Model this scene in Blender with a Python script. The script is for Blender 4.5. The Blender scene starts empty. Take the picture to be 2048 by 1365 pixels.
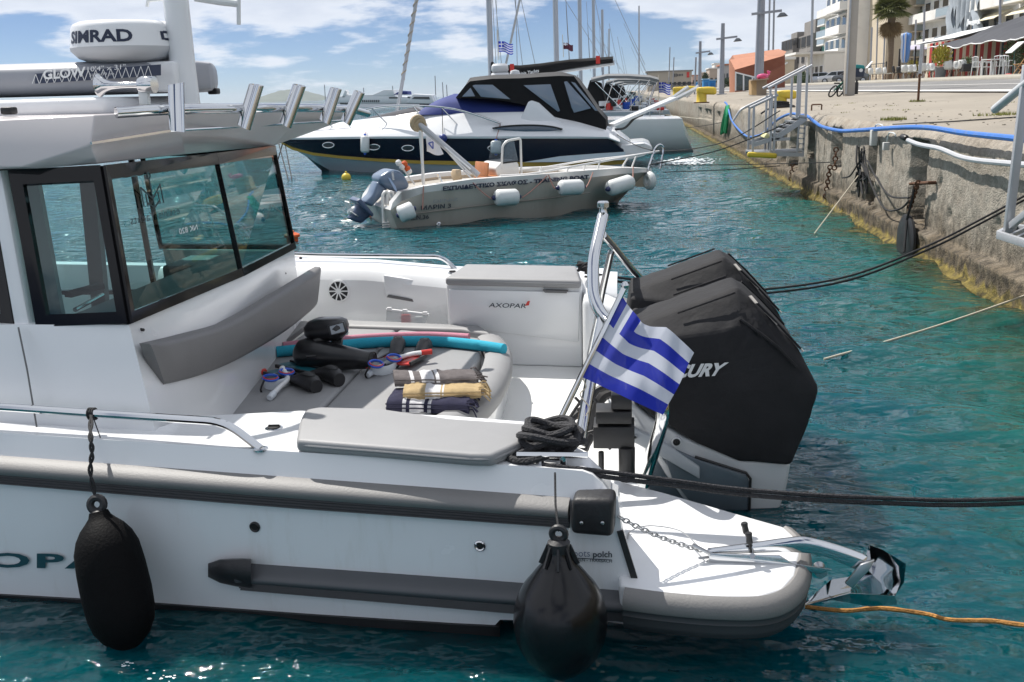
import bpy, bmesh, math, random
import numpy as np
from mathutils import Vector, Matrix, noise as mnoise

random.seed(7)
R = math.radians
S = bpy.context.scene
COL = S.collection

# ------------------------------------------------------------------ camera
# World frame: X runs from the foreground boat's bow to its stern (towards the quay),
# Y runs along the quay away from the camera, Z is up, water at 0.  Camera stands at (0,0,EYE).
EYE = 1.75
FPX, CX, CY = 1991.0, 1024.0, 682.5
PITCH, ROLL, YAW = R(13.915), R(1.718), R(6.698)
cam_d = bpy.data.cameras.new('camera')
cam = bpy.data.objects.new('camera', cam_d)
COL.objects.link(cam)
cam_d.sensor_width = 36.0
cam_d.lens = 36.0 * FPX / 2048.0
cam_d.clip_start = 0.05
cam_d.clip_end = 30000
_fw = Vector((-math.sin(YAW) * math.cos(PITCH), math.cos(YAW) * math.cos(PITCH), -math.sin(PITCH)))
_rt0 = Vector((math.cos(YAW), math.sin(YAW), 0))
_up0 = _rt0.cross(_fw)
_rt = _rt0 * math.cos(ROLL) - _up0 * math.sin(ROLL)
_up = _up0 * math.cos(ROLL) + _rt0 * math.sin(ROLL)
cam.matrix_world = Matrix(((_rt.x, _up.x, -_fw.x, 0), (_rt.y, _up.y, -_fw.y, 0), (_rt.z, _up.z, -_fw.z, EYE), (0, 0, 0, 1)))
S.camera = cam

# ------------------------------------------------------------------ light
SUN_EL, SUN_AZ = R(55), R(-50)          # azimuth measured from +Y towards +X
S.view_settings.view_transform = 'Standard'
S.view_settings.look = 'None'
S.view_settings.exposure = 0.40
S.view_settings.gamma = 1.0
S.view_settings.use_curve_mapping = False
sd = bpy.data.lights.new('sun', 'SUN')
sd.energy = 4.6
sd.angle = R(0.53)
sd.color = (1.0, 0.955, 0.89)
sun = bpy.data.objects.new('sun', sd)
COL.objects.link(sun)
sdir = Vector((math.sin(SUN_AZ) * math.cos(SUN_EL), math.cos(SUN_AZ) * math.cos(SUN_EL), math.sin(SUN_EL)))
sun.rotation_euler = sdir.to_track_quat('Z', 'Y').to_euler()
sun.location = sdir * 60

W = bpy.data.worlds.new('World')
S.world = W
W.use_nodes = True
nt = W.node_tree
nt.nodes.clear()
def _n(t, **k):
    n = nt.nodes.new(t)
    for a, b in k.items():
        setattr(n, a, b)
    return n
def _l(a, b):
    nt.links.new(a, b)
sky = _n('ShaderNodeTexSky', sky_type='NISHITA', sun_disc=False)
sky.sun_elevation = SUN_EL
sky.sun_rotation = SUN_AZ
sky.air_density = 0.5
sky.dust_density = 0.12
sky.ozone_density = 2.0
tc = _n('ShaderNodeTexCoord')
sx = _n('ShaderNodeSeparateXYZ')
_l(tc.outputs['Generated'], sx.inputs[0])
def _m(op, a, b=None, c=None, clamp=False):
    n = _n('ShaderNodeMath', operation=op, use_clamp=clamp)
    for i, v in enumerate((a, b, c)):
        if v is None:
            continue
        if isinstance(v, (int, float)):
            n.inputs[i].default_value = v
        else:
            _l(v, n.inputs[i])
    return n.outputs[0]
zz = _m('MAXIMUM', sx.outputs[2], 0.0)
k = _m('DIVIDE', 1.0, _m('ADD', zz, 0.22))
cv = _n('ShaderNodeCombineXYZ')
_l(_m('MULTIPLY', sx.outputs[0], k), cv.inputs[0])
_l(_m('MULTIPLY', sx.outputs[1], k), cv.inputs[1])
_l(_m('MULTIPLY', _m('MULTIPLY', zz, k), 2.6), cv.inputs[2])
def _noise(vec, scale, detail, rough, off):
    mp = _n('ShaderNodeMapping')
    mp.inputs['Location'].default_value = off
    _l(vec, mp.inputs['Vector'])
    n = _n('ShaderNodeTexNoise')
    n.inputs['Scale'].default_value = scale
    n.inputs['Detail'].default_value = detail
    n.inputs['Roughness'].default_value = rough
    _l(mp.outputs[0], n.inputs['Vector'])
    return n.outputs[0]
n1 = _noise(cv.outputs[0], 1.55, 9, 0.56, (3.1, 0.7, 0.0))
n2 = _noise(cv.outputs[0], 6.0, 7, 0.6, (0.4, 1.0, 0.3))
fac = _m('ADD', n1, _m('MULTIPLY', _m('SUBTRACT', n2, 0.5), 0.16))
rise = _n('ShaderNodeMapRange')
rise.inputs[1].default_value = 0.03
rise.inputs[2].default_value = 0.085
rise.inputs[3].default_value = -0.10
rise.inputs[4].default_value = 0.105
_l(zz, rise.inputs[0])
fac = _m('ADD', fac, rise.outputs[0])
cr = _n('ShaderNodeMapRange', interpolation_type='SMOOTHSTEP')
cr.inputs[1].default_value = 0.475
cr.inputs[2].default_value = 0.585
_l(fac, cr.inputs[0])
dens = _n('ShaderNodeMapRange')
dens.inputs[1].default_value = 0.52
dens.inputs[2].default_value = 0.78
dens.inputs[3].default_value = 0.0
dens.inputs[4].default_value = 1.0
_l(fac, dens.inputs[0])
ccol = _n('ShaderNodeMixRGB')
ccol.inputs[1].default_value = (7.0, 7.25, 7.7, 1)
ccol.inputs[2].default_value = (5.0, 5.4, 6.2, 1)
_l(dens.outputs[0], ccol.inputs[0])
mx = _n('ShaderNodeMixRGB')
_l(_m('MULTIPLY', cr.outputs[0], 0.85), mx.inputs[0])
tint = _n('ShaderNodeMixRGB', blend_type='MULTIPLY')
tint.inputs[0].default_value = 1.0
tint.inputs[2].default_value = (.56, .585, .64, 1)
_l(sky.outputs[0], tint.inputs[1])
_l(tint.outputs[0], mx.inputs[1])
_l(ccol.outputs[0], mx.inputs[2])
bg = _n('ShaderNodeBackground')
bg.inputs[1].default_value = 0.105
_l(mx.outputs[0], bg.inputs[0])
wo = _n('ShaderNodeOutputWorld')
_l(bg.outputs[0], wo.inputs[0])
S.cycles.max_bounces = 10
S.cycles.transparent_max_bounces = 24
S.cycles.use_denoising = True
S.cycles.caustics_reflective = False
S.cycles.caustics_refractive = False
S.cycles.sample_clamp_indirect = 6.0

# ------------------------------------------------------------------ helpers: photo measurements to places
def ray(px, py):
    x, y = (px - CX) / FPX, -(py - CY) / FPX
    return (_fw + _rt * x + _up * y)
EYEV = Vector((0, 0, EYE))
def uz(px, py, z):
    d = ray(px, py)
    return EYEV + d * ((z - EYE) / d.z)
def uy(px, py, y):
    d = ray(px, py)
    return EYEV + d * (y / d.y)
def ux(px, py, x):
    d = ray(px, py)
    return EYEV + d * (x / d.x)
def upl(px, py, p0, n):
    d = ray(px, py)
    return EYEV + d * ((Vector(p0) - EYEV).dot(n) / d.dot(n))
def ground(x):
    return 1.27 + 0.056 * min(max(x - 3.0, 0.0), 10.0)
def ug(px, py):
    d = ray(px, py)
    k = 20.0
    for _ in range(60):
        k = 0.5 * k + 0.5 * min(max((ground(d.x * k) - EYE) / d.z if d.z < -1e-6 else 400, 1), 400)
    return EYEV + d * k
def V(*a):
    return Vector(a)
def lerp(a, b, t):
    return a + (b - a) * t
def poly_at(pts, x, i=0, j=1):
    """piecewise linear lookup"""
    for a, b in zip(pts, pts[1:]):
        if x <= b[i]:
            t = (x - a[i]) / (b[i] - a[i])
            return a[j] + (b[j] - a[j]) * t
    return pts[-1][j]
def catmull(P, n=6, closed=False):
    P = [Vector(p) for p in P]
    out = []
    N = len(P)
    rng = range(N if closed else N - 1)
    for i in rng:
        if closed:
            p0, p1, p2, p3 = P[(i - 1) % N], P[i], P[(i + 1) % N], P[(i + 2) % N]
        else:
            p0, p1, p2, p3 = P[max(i - 1, 0)], P[i], P[i + 1], P[min(i + 2, N - 1)]
        for k in range(n):
            t = k / n
            out.append(0.5 * ((2 * p1) + (p2 - p0) * t + (2 * p0 - 5 * p1 + 4 * p2 - p3) * t * t + (3 * p1 - p0 - 3 * p2 + p3) * t ** 3))
    if not closed:
        out.append(P[-1])
    return out
def fillet(P, r, n=5):
    """polyline with rounded corners"""
    P = [Vector(p) for p in P]
    out = [P[0]]
    for i in range(1, len(P) - 1):
        a, b, c = P[i - 1], P[i], P[i + 1]
        d1, d2 = (a - b), (c - b)
        rr = min(r, d1.length * .49, d2.length * .49)
        p, q = b + d1.normalized() * rr, b + d2.normalized() * rr
        for k in range(n + 1):
            t = k / n
            out.append(p * (1 - t) ** 2 + b * 2 * t * (1 - t) + q * t * t)
    out.append(P[-1])
    return out
def sag(a, b, drop, n=16):
    a, b = Vector(a), Vector(b)
    return [lerp(a, b, i / n) - V(0, 0, drop * 4 * (i / n) * (1 - i / n)) for i in range(n + 1)]

# ------------------------------------------------------------------ helpers: materials
_M = {}
def mat(name, col=(.8, .8, .8), rough=.5, metal=0.0, var=0.0, vs=4.0, bump=0.0, bs=60.0, coat=0.0, spec=.5,
        dirt=None, ds=2.0, damt=.5, dlo=.5, dhi=.7, rvar=0.0, streak=None, det=6):
    if name in _M:
        return _M[name]
    m = bpy.data.materials.new(name)
    _M[name] = m
    m.use_nodes = True
    t = m.node_tree
    b = t.nodes['Principled BSDF']
    b.inputs['Base Color'].default_value = (*col, 1)
    b.inputs['Roughness'].default_value = rough
    b.inputs['Metallic'].default_value = metal
    b.inputs['Coat Weight'].default_value = coat
    b.inputs['Coat Roughness'].default_value = .08
    b.inputs['Specular IOR Level'].default_value = spec
    L = t.links.new
    def N(ty):
        return t.nodes.new(ty)
    tcn = N('ShaderNodeTexCoord')
    vec = tcn.outputs['Object']
    if streak:
        mp = N('ShaderNodeMapping')
        mp.inputs['Scale'].default_value = streak
        L(vec, mp.inputs[0])
        vec = mp.outputs[0]
    out = None
    if var > 0 or dirt:
        nz = N('ShaderNodeTexNoise')
        nz.inputs['Scale'].default_value = vs
        nz.inputs['Detail'].default_value = det
        nz.inputs['Roughness'].default_value = .62
        L(vec, nz.inputs['Vector'])
        mr = N('ShaderNodeMapRange')
        mr.inputs[1].default_value = .25
        mr.inputs[2].default_value = .75
        mr.inputs[3].default_value = 1 - var
        mr.inputs[4].default_value = 1 + var
        L(nz.outputs[0], mr.inputs[0])
        mu = N('ShaderNodeMixRGB')
        mu.blend_type = 'MULTIPLY'
        mu.inputs[0].default_value = 1
        mu.inputs[1].default_value = (*col, 1)
        L(mr.outputs[0], mu.inputs[2])
        out = mu.outputs[0]
        if dirt:
            n2 = N('ShaderNodeTexNoise')
            n2.inputs['Scale'].default_value = ds
            n2.inputs['Detail'].default_value = 9
            n2.inputs['Roughness'].default_value = .68
            L(vec, n2.inputs['Vector'])
            m2 = N('ShaderNodeMapRange')
            m2.inputs[1].default_value = dlo
            m2.inputs[2].default_value = dhi
            m2.inputs[3].default_value = 0
            m2.inputs[4].default_value = damt
            L(n2.outputs[0], m2.inputs[0])
            mm = N('ShaderNodeMixRGB')
            mm.inputs[2].default_value = (*dirt, 1)
            L(m2.outputs[0], mm.inputs[0])
            L(out, mm.inputs[1])
            out = mm.outputs[0]
        L(out, b.inputs['Base Color'])
    if rvar > 0:
        n3 = N('ShaderNodeTexNoise')
        n3.inputs['Scale'].default_value = 3.0
        n3.inputs['Detail'].default_value = 7
        L(tcn.outputs['Object'], n3.inputs['Vector'])
        m3 = N('ShaderNodeMapRange')
        m3.inputs[1].default_value = .3
        m3.inputs[2].default_value = .7
        m3.inputs[3].default_value = max(rough - rvar, .02)
        m3.inputs[4].default_value = rough + rvar
        L(n3.outputs[0], m3.inputs[0])
        L(m3.outputs[0], b.inputs['Roughness'])
    if bump > 0:
        n4 = N('ShaderNodeTexNoise')
        n4.inputs['Scale'].default_value = bs
        n4.inputs['Detail'].default_value = 5
        L(vec, n4.inputs['Vector'])
        bp = N('ShaderNodeBump')
        bp.inputs['Strength'].default_value = bump
        bp.inputs['Distance'].default_value = .01
        L(n4.outputs[0], bp.inputs['Height'])
        L(bp.outputs[0], b.inputs['Normal'])
    return m
def glass(name, tint, refl=1.0, rough=.02, haze=None, hz=.0):
    """thin pane: tinted transmission plus a mirror reflection"""
    if name in _M:
        return _M[name]
    m = bpy.data.materials.new(name)
    _M[name] = m
    m.use_nodes = True
    t = m.node_tree
    t.nodes.clear()
    L = t.links.new
    tr = t.nodes.new('ShaderNodeBsdfTransparent')
    tr.inputs[0].default_value = (*tint, 1)
    gl = t.nodes.new('ShaderNodeBsdfGlossy')
    gl.inputs['Roughness'].default_value = rough
    ge = t.nodes.new('ShaderNodeNewGeometry')
    dt = t.nodes.new('ShaderNodeVectorMath')
    dt.operation = 'DOT_PRODUCT'
    L(ge.outputs['Incoming'], dt.inputs[0])
    L(ge.outputs['Normal'], dt.inputs[1])
    def mm_(op, a, b):
        q = t.nodes.new('ShaderNodeMath')
        q.operation = op
        for i_, x_ in enumerate((a, b)):
            if isinstance(x_, (int, float)):
                q.inputs[i_].default_value = x_
            else:
                L(x_, q.inputs[i_])
        return q.outputs[0]
    ab = mm_('ABSOLUTE', dt.outputs['Value'], 0)
    fr_ = mm_('ADD', mm_('MULTIPLY', mm_('POWER', mm_('SUBTRACT', 1.0, ab), 5.0), .9), .07)
    mu = t.nodes.new('ShaderNodeMath')
    mu.operation = 'MULTIPLY'
    mu.inputs[1].default_value = refl
    mu.use_clamp = True
    L(fr_, mu.inputs[0])
    mx = t.nodes.new('ShaderNodeMixShader')
    L(mu.outputs[0], mx.inputs[0])
    L(tr.outputs[0], mx.inputs[1])
    L(gl.outputs[0], mx.inputs[2])
    last = mx
    if haze:
        df = t.nodes.new('ShaderNodeBsdfDiffuse')
        df.inputs[0].default_value = (*haze, 1)
        m2 = t.nodes.new('ShaderNodeMixShader')
        m2.inputs[0].default_value = hz
        L(mx.outputs[0], m2.inputs[1])
        L(df.outputs[0], m2.inputs[2])
        last = m2
    o = t.nodes.new('ShaderNodeOutputMaterial')
    L(last.outputs[0], o.inputs[0])
    return m

GEL = mat('white_gelcoat', (.78, .79, .80), .22, coat=.35, var=.025, vs=2.5, rvar=.06)
GELW = mat('white_nonslip_deck', (.80, .80, .78), .5, var=.02, vs=3, bump=.25, bs=420)
HULLW = mat('white_hull_gelcoat', (.76, .78, .80), .2, coat=.4, var=.03, vs=2.0, dirt=(.56, .55, .50), ds=5, damt=.4, dlo=.55, dhi=.74, streak=(1.6, 1.6, .3), rvar=.1)
CHROME = mat('polished_steel', (.66, .67, .68), .07, 1.0, rvar=.035)
STEEL = mat('brushed_steel', (.50, .51, .52), .28, 1.0)
BLACK = mat('black_plastic', (.012, .012, .013), .42, var=.2, vs=9)
RUB = mat('black_rubber', (.018, .018, .02), .5, var=.25, vs=14, bump=.15, bs=90)
GREYRUB = mat('grey_rubber', (.20, .195, .19), .55, var=.06, vs=6, bump=.12, bs=140)
DKRUB = mat('dark_grey_rubber', (.055, .056, .06), .5, var=.1, vs=6)
VINYL = mat('grey_vinyl', (.275, .276, .28), .55, var=.04, vs=6, bump=.12, bs=260, dirt=(.21, .21, .212), ds=5, damt=.35, dlo=.55, dhi=.75)
VINYLD = mat('dark_grey_vinyl', (.12, .12, .123), .5, var=.05, vs=6, bump=.12, bs=260)
ROPEB = mat('black_rope', (.022, .022, .024), .8, var=.35, vs=160, bump=.9, bs=240)
ROPEW = mat('pale_rope', (.55, .50, .40), .85, var=.2, vs=120, bump=.6, bs=220)
ROPET = mat('tan_rope', (.38, .30, .19), .9, var=.3, vs=80, bump=.6, bs=200)
GALV = mat('galvanised_steel', (.42, .43, .44), .42, .85, var=.12, vs=8, rvar=.1)
ALU = mat('painted_aluminium', (.44, .45, .47), .38, .3, var=.06, vs=8)
RUST = mat('rusty_iron', (.10, .045, .022), .9, var=.5, vs=22, bump=.8, bs=60)
NAVYTXT = mat('navy_lettering', (.012, .02, .05), .4)
DKTXT = mat('charcoal_lettering', (.02, .03, .045), .4)
WTXT = mat('white_lettering', (.72, .73, .74), .5)
REDP = mat('red_plastic', (.55, .03, .02), .35)
BLUEP = mat('blue_plastic', (.02, .10, .55), .3)
WPLAS = mat('white_plastic', (.74, .75, .75), .4, var=.03)
YELP = mat('yellow_paint', (.68, .50, .04), .5, var=.12, vs=6, dirt=(.25, .18, .08), ds=6, damt=.7, dlo=.52, dhi=.72)
ORANGE = mat('orange_plastic', (.62, .10, .015), .45, var=.1)
DKGLASS = mat('dark_glass', (.012, .016, .02), .05, spec=.8)

# ------------------------------------------------------------------ helpers: objects
def wloc(o):
    p = Vector((0, 0, 0))
    while o is not None:
        p = p + o.location
        o = o.parent
    return p
def tag(o, label=None, cat=None, group=None, kind=None):
    for k_, v_ in (('label', label), ('category', cat), ('group', group), ('kind', kind)):
        if v_:
            o[k_] = v_
    return o
def thing(name, label, cat, loc, group=None):
    o = bpy.data.objects.new(name, None)
    o.empty_display_size = .1
    COL.objects.link(o)
    o.location = loc
    return tag(o, label, cat, group)
def dup(o, loc=None, rotz=None, label=None, parent=None):
    c = o.copy()
    COL.objects.link(c)
    if parent is not None:
        c.parent = parent
    if loc is not None:
        c.location = loc
    if rotz is not None:
        c.rotation_euler.z = rotz
    if label:
        c['label'] = label
    for ch in list(o.children):
        dup(ch, parent=c)
    return c

class MB:
    def __init__(s):
        s.v, s.f, s.m = [], [], []
    def add(s, vs, fs, mi=0):
        o = len(s.v)
        s.v += [tuple(v) for v in vs]
        s.f += [tuple(i + o for i in f) for f in fs]
        s.m += [mi] * len(fs)
        return s
    def hexa(s, p, mi=0):
        """p: four bottom then four top points"""
        return s.add(p, [(0, 3, 2, 1), (4, 5, 6, 7), (0, 1, 5, 4), (1, 2, 6, 5), (2, 3, 7, 6), (3, 0, 4, 7)], mi)
    def box(s, c, d, mi=0, rot=None, rz=0.0):
        c = Vector(c)
        h = Vector(d) / 2
        M = rot if rot is not None else Matrix.Rotation(rz, 3, 'Z')
        P = [c + M @ V(x * h.x, y * h.y, z * h.z) for z in (-1, 1) for x, y in ((-1, -1), (1, -1), (1, 1), (-1, 1))]
        return s.hexa(P, mi)
    def bar(s, a, b, w, h, mi=0, up=(0, 0, 1)):
        """rectangular bar from a to b"""
        a, b = Vector(a), Vector(b)
        d = (b - a).normalized()
        u = Vector(up)
        if abs(d.dot(u)) > .98:
            u = V(1, 0, 0)
        x = d.cross(u).normalized() * (w / 2)
        y = x.cross(d).normalized() * (h / 2)
        return s.hexa([a - x - y, a + x - y, b + x - y, b - x - y, a - x + y, a + x + y, b + x + y, b - x + y], mi)
    def prism(s, poly, off, mi=0):
        poly = [Vector(p) for p in poly]
        off = Vector(off)
        n = len(poly)
        vs = poly + [p + off for p in poly]
        fs = [tuple(range(n - 1, -1, -1)), tuple(range(n, 2 * n))] + [(i, (i + 1) % n, n + (i + 1) % n, n + i) for i in range(n)]
        return s.add(vs, fs, mi)
    def loft(s, rings, cap=True, closed=True, mi=0, loop=False):
        n = len(rings[0])
        vs = [p for r in rings for p in r]
        fs = []
        m = len(rings)
        for i in range(m if loop else m - 1):
            a, b = i * n, ((i + 1) % m) * n
            for j in range(n if closed else n - 1):
                k2 = (j + 1) % n
                fs.append((a + j, a + k2, b + k2, b + j))
        if cap and closed and not loop:
            fs.append(tuple(range(n - 1, -1, -1)))
            fs.append(tuple((m - 1) * n + j for j in range(n)))
        return s.add(vs, fs, mi)
    def tube(s, P, r, n=8, mi=0, cap=True, loop=False):
        P = [Vector(p) for p in P]
        m = len(P)
        rs = r if isinstance(r, (list, tuple)) else [r] * m
        rings = []
        d0 = (P[1] - P[0]).normalized()
        u = d0.cross(V(0, 0, 1))
        if u.length < 1e-3:
            u = V(1, 0, 0)
        u.normalize()
        for i in range(m):
            if loop:
                d = (P[(i + 1) % m] - P[i - 1])
            elif i == 0:
                d = P[1] - P[0]
            elif i == m - 1:
                d = P[-1] - P[-2]
            else:
                d = (P[i] - P[i - 1]).normalized() + (P[i + 1] - P[i]).normalized()
            if d.length < 1e-9:
                d = d0
            d.normalize()
            u = (u - d * u.dot(d))
            if u.length < 1e-6:
                u = d.orthogonal()
            u.normalize()
            w = d.cross(u)
            rings.append([P[i] + (u * math.cos(2 * math.pi * k_ / n) + w * math.sin(2 * math.pi * k_ / n)) * rs[i] for k_ in range(n)])
            d0 = d
        return s.loft(rings, cap=cap, mi=mi, loop=loop)
    def lathe(s, prof, o, axis=(0, 0, 1), n=20, mi=0, cap=True, xdir=None):
        o, a = Vector(o), Vector(axis).normalized()
        u = Vector(xdir) if xdir is not None else a.orthogonal()
        u = (u - a * u.dot(a)).normalized()
        w = a.cross(u)
        rings = [[o + a * h + (u * math.cos(2 * math.pi * k_ / n) + w * math.sin(2 * math.pi * k_ / n)) * max(r_, 1e-4) for k_ in range(n)] for r_, h in prof]
        return s.loft(rings, cap=cap, mi=mi)
    def grid(s, fn, nu, nv, mi=0):
        vs = [fn(i / nu, j / nv) for j in range(nv + 1) for i in range(nu + 1)]
        fs = [(j * (nu + 1) + i, j * (nu + 1) + i + 1, (j + 1) * (nu + 1) + i + 1, (j + 1) * (nu + 1) + i) for j in range(nv) for i in range(nu)]
        return s.add(vs, fs, mi)
    def ball(s, c, r, n=12, mi=0, sc=(1, 1, 1)):
        c = Vector(c)
        rings = []
        for i in range(n // 2 + 1):
            a = math.pi * i / (n // 2)
            rr = max(math.sin(a), 1e-3)
            rings.append([c + V(math.cos(2 * math.pi * k_ / n) * rr * r * sc[0], math.sin(2 * math.pi * k_ / n) * rr * r * sc[1], -math.cos(a) * r * sc[2]) for k_ in range(n)])
        return s.loft(rings, mi=mi)
    def torus(s, c, R0, r, axis=(0, 0, 1), n=24, m=8, mi=0):
        c, a = Vector(c), Vector(axis).normalized()
        u = a.orthogonal().normalized()
        w = a.cross(u)
        return s.tube([c + (u * math.cos(2 * math.pi * i / n) + w * math.sin(2 * math.pi * i / n)) * R0 for i in range(n)], r, m, mi, loop=True)
    def build(s, name, mats, parent=None, bevel=0.0, seg=2, sharp=32, smooth=True, recalc=True, sub=0, label=None, cat=None, group=None, kind=None, origin=None):
        me = bpy.data.meshes.new(name)
        if parent is not None:
            org = wloc(parent)
        elif origin is not None:
            org = Vector(origin)
        elif kind == 'structure':
            org = V(0, 0, 0)
        else:
            a = np.array(s.v)
            org = V((a[:, 0].min() + a[:, 0].max()) / 2, (a[:, 1].min() + a[:, 1].max()) / 2, a[:, 2].min())
        me.from_pydata([(x - org.x, y - org.y, z - org.z) for x, y, z in s.v], [], s.f)
        mats = mats if isinstance(mats, (list, tuple)) else [mats]
        for q in mats:
            me.materials.append(q)
        if len(mats) > 1:
            me.polygons.foreach_set('material_index', s.m)
        bm = bmesh.new()
        bm.from_mesh(me)
        if recalc:
            bmesh.ops.recalc_face_normals(bm, faces=bm.faces)
        if bevel > 0:
            es = [e for e in bm.edges if len(e.link_faces) == 2 and e.calc_face_angle(0) > R(25)]
            bmesh.ops.bevel(bm, geom=es, offset=bevel, segments=seg, profile=.5, affect='EDGES', clamp_overlap=True)
        if smooth:
            for f in bm.faces:
                f.smooth = True
            for e in bm.edges:
                if len(e.link_faces) == 2 and e.calc_face_angle(0) > R(sharp):
                    e.smooth = False
        bm.to_mesh(me)
        bm.free()
        o = bpy.data.objects.new(name, me)
        COL.objects.link(o)
        if parent is not None:
            o.parent = parent
        else:
            o.location = org
        if sub:
            md = o.modifiers.new('subsurf', 'SUBSURF')
            md.levels = md.render_levels = sub
        return tag(o, label, cat, group, kind)

_txt = {}
def text_mesh(body, bold=0.0, shear=0.0, space=1.0):
    key = (body, bold, shear, space)
    if key not in _txt:
        c = bpy.data.curves.new('lettering', 'FONT')
        c.body = body
        c.size = 1.0
        c.offset = bold
        c.shear = shear
        c.space_character = space
        c.resolution_u = 3
        o = bpy.data.objects.new('lettering', c)
        COL.objects.link(o)
        dg = bpy.context.evaluated_depsgraph_get()
        dg.update()
        me = bpy.data.meshes.new_from_object(o.evaluated_get(dg))
        vs = [v.co.copy() for v in me.vertices]
        fs = [tuple(p.vertices) for p in me.polygons]
        bpy.data.objects.remove(o)
        bpy.data.curves.remove(c)
        bpy.data.meshes.remove(me)
        x0, x1 = min(v.x for v in vs), max(v.x for v in vs)
        y0, y1 = min(v.y for v in vs), max(v.y for v in vs)
        _txt[key] = ([((v.x - x0) / (x1 - x0), (v.y - y0) / (y1 - y0)) for v in vs], fs)
    return _txt[key]
def text(body, fn, m, parent, name='lettering', bold=0.0, shear=0.0, space=1.0, **kw):
    """fn maps (u,v) in the unit square of the word to a point on the surface"""
    vs, fs = text_mesh(body, bold, shear, space)
    mb = MB()
    mb.add([fn(u, v) for u, v in vs], fs)
    return mb.build(name, m, parent, smooth=False, recalc=False, **kw)
def quadmap(bl, br, tl, tr, off=(0, 0, 0)):
    bl, br, tl, tr, off = Vector(bl), Vector(br), Vector(tl), Vector(tr), Vector(off)
    return lambda u, v: lerp(lerp(bl, br, u), lerp(tl, tr, u), v) + off

# ------------------------------------------------------------------ the setting
def np_mesh(name, verts, quads, m, kind='structure', smooth=True):
    me = bpy.data.meshes.new(name)
    me.vertices.add(len(verts))
    me.vertices.foreach_set('co', np.asarray(verts, dtype=np.float32).ravel())
    q = np.asarray(quads, dtype=np.int32)
    me.loops.add(q.size)
    me.loops.foreach_set('vertex_index', q.ravel())
    me.polygons.add(len(q))
    me.polygons.foreach_set('loop_start', np.arange(0, q.size, 4, dtype=np.int32))
    me.polygons.foreach_set('loop_total', np.full(len(q), 4, dtype=np.int32))
    if smooth:
        me.polygons.foreach_set('use_smooth', np.ones(len(q), dtype=bool))
    me.materials.append(m)
    me.update(calc_edges=True)
    me.validate()
    o = bpy.data.objects.new(name, me)
    COL.objects.link(o)
    o['kind'] = kind
    return o
def gridquads(nr, nc):
    i = np.arange(nr - 1)[:, None] * nc + np.arange(nc - 1)[None, :]
    return np.stack([i, i + 1, i + nc + 1, i + nc], -1).reshape(-1, 4)

# --- water: one sheet to the horizon, real waves near, finer ripples as relief
def water_material():
    m = bpy.data.materials.new('sea_water')
    m.use_nodes = True
    t = m.node_tree
    b = t.nodes['Principled BSDF']
    L = t.links.new
    def N(ty, **k_):
        n = t.nodes.new(ty)
        for a, v in k_.items():
            setattr(n, a, v)
        return n
    tcn = N('ShaderNodeTexCoord')
    sp = N('ShaderNodeSeparateXYZ')
    L(tcn.outputs['Object'], sp.inputs[0])
    def noise(scale, det, sc=(1, 1, 1), rough=.55):
        mp = N('ShaderNodeMapping')
        mp.inputs['Scale'].default_value = sc
        L(tcn.outputs['Object'], mp.inputs[0])
        n = N('ShaderNodeTexNoise')
        n.inputs['Scale'].default_value = scale
        n.inputs['Detail'].default_value = det
        n.inputs['Roughness'].default_value = rough
        L(mp.outputs[0], n.inputs['Vector'])
        return n.outputs[0]
    def mp(v, a, b_, c, d):
        n = N('ShaderNodeMapRange')
        for i, q in enumerate((a, b_, c, d)):
            n.inputs[i + 1].default_value = q
        L(v, n.inputs[0])
        return n.outputs[0]
    def mixc(f, a, b_):
        n = N('ShaderNodeMixRGB')
        for i, q in ((1, a), (2, b_)):
            if isinstance(q, tuple):
                n.inputs[i].default_value = (*q, 1)
            else:
                L(q, n.inputs[i])
        L(f, n.inputs[0])
        return n.outputs[0]
    def math_(op, a, b_):
        n = N('ShaderNodeMath', operation=op)
        for i, q in enumerate((a, b_)):
            if isinstance(q, (int, float)):
                n.inputs[i].default_value = q
            else:
                L(q, n.inputs[i])
        return n.outputs[0]
    deep = mixc(noise(.9, 3), (.0007, .042, .056), (.0012, .067, .082))
    # shoaling bottom beside the wall: green then weedy brown
    shore = math_('ADD', sp.outputs[0], mp(noise(.7, 5), .2, .8, -.75, .75))
    c = mixc(mp(shore, 1.2, 2.5, 0, .85), deep, (.005, .085, .068))
    rocks = math_('MULTIPLY', mp(shore, 2.2, 3.0, 0, 1), mp(noise(1.6, 6), .42, .6, .15, 1))
    c = mixc(rocks, c, (.032, .034, .011))
    L(c, b.inputs['Base Color'])
    b.inputs['Roughness'].default_value = .03
    b.inputs['IOR'].default_value = 1.333
    b.inputs['Subsurface Weight'].default_value = 1.0
    b.inputs['Subsurface Radius'].default_value = (.25, .8, 1.0)
    b.inputs['Subsurface Scale'].default_value = 2.0
    r1 = noise(4.2, 1.6, (1, 1.5, 1), .6)
    r2 = noise(14.0, 2, (1, 1.2, 1), .55)
    hgt = math_('ADD', r1, math_('MULTIPLY', r2, .16))
    bp = N('ShaderNodeBump')
    bp.inputs['Strength'].default_value = 1.0
    bp.inputs['Distance'].default_value = .105
    L(hgt, bp.inputs['Height'])
    L(bp.outputs[0], b.inputs['Normal'])
    return m
SEA = water_material()
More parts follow.
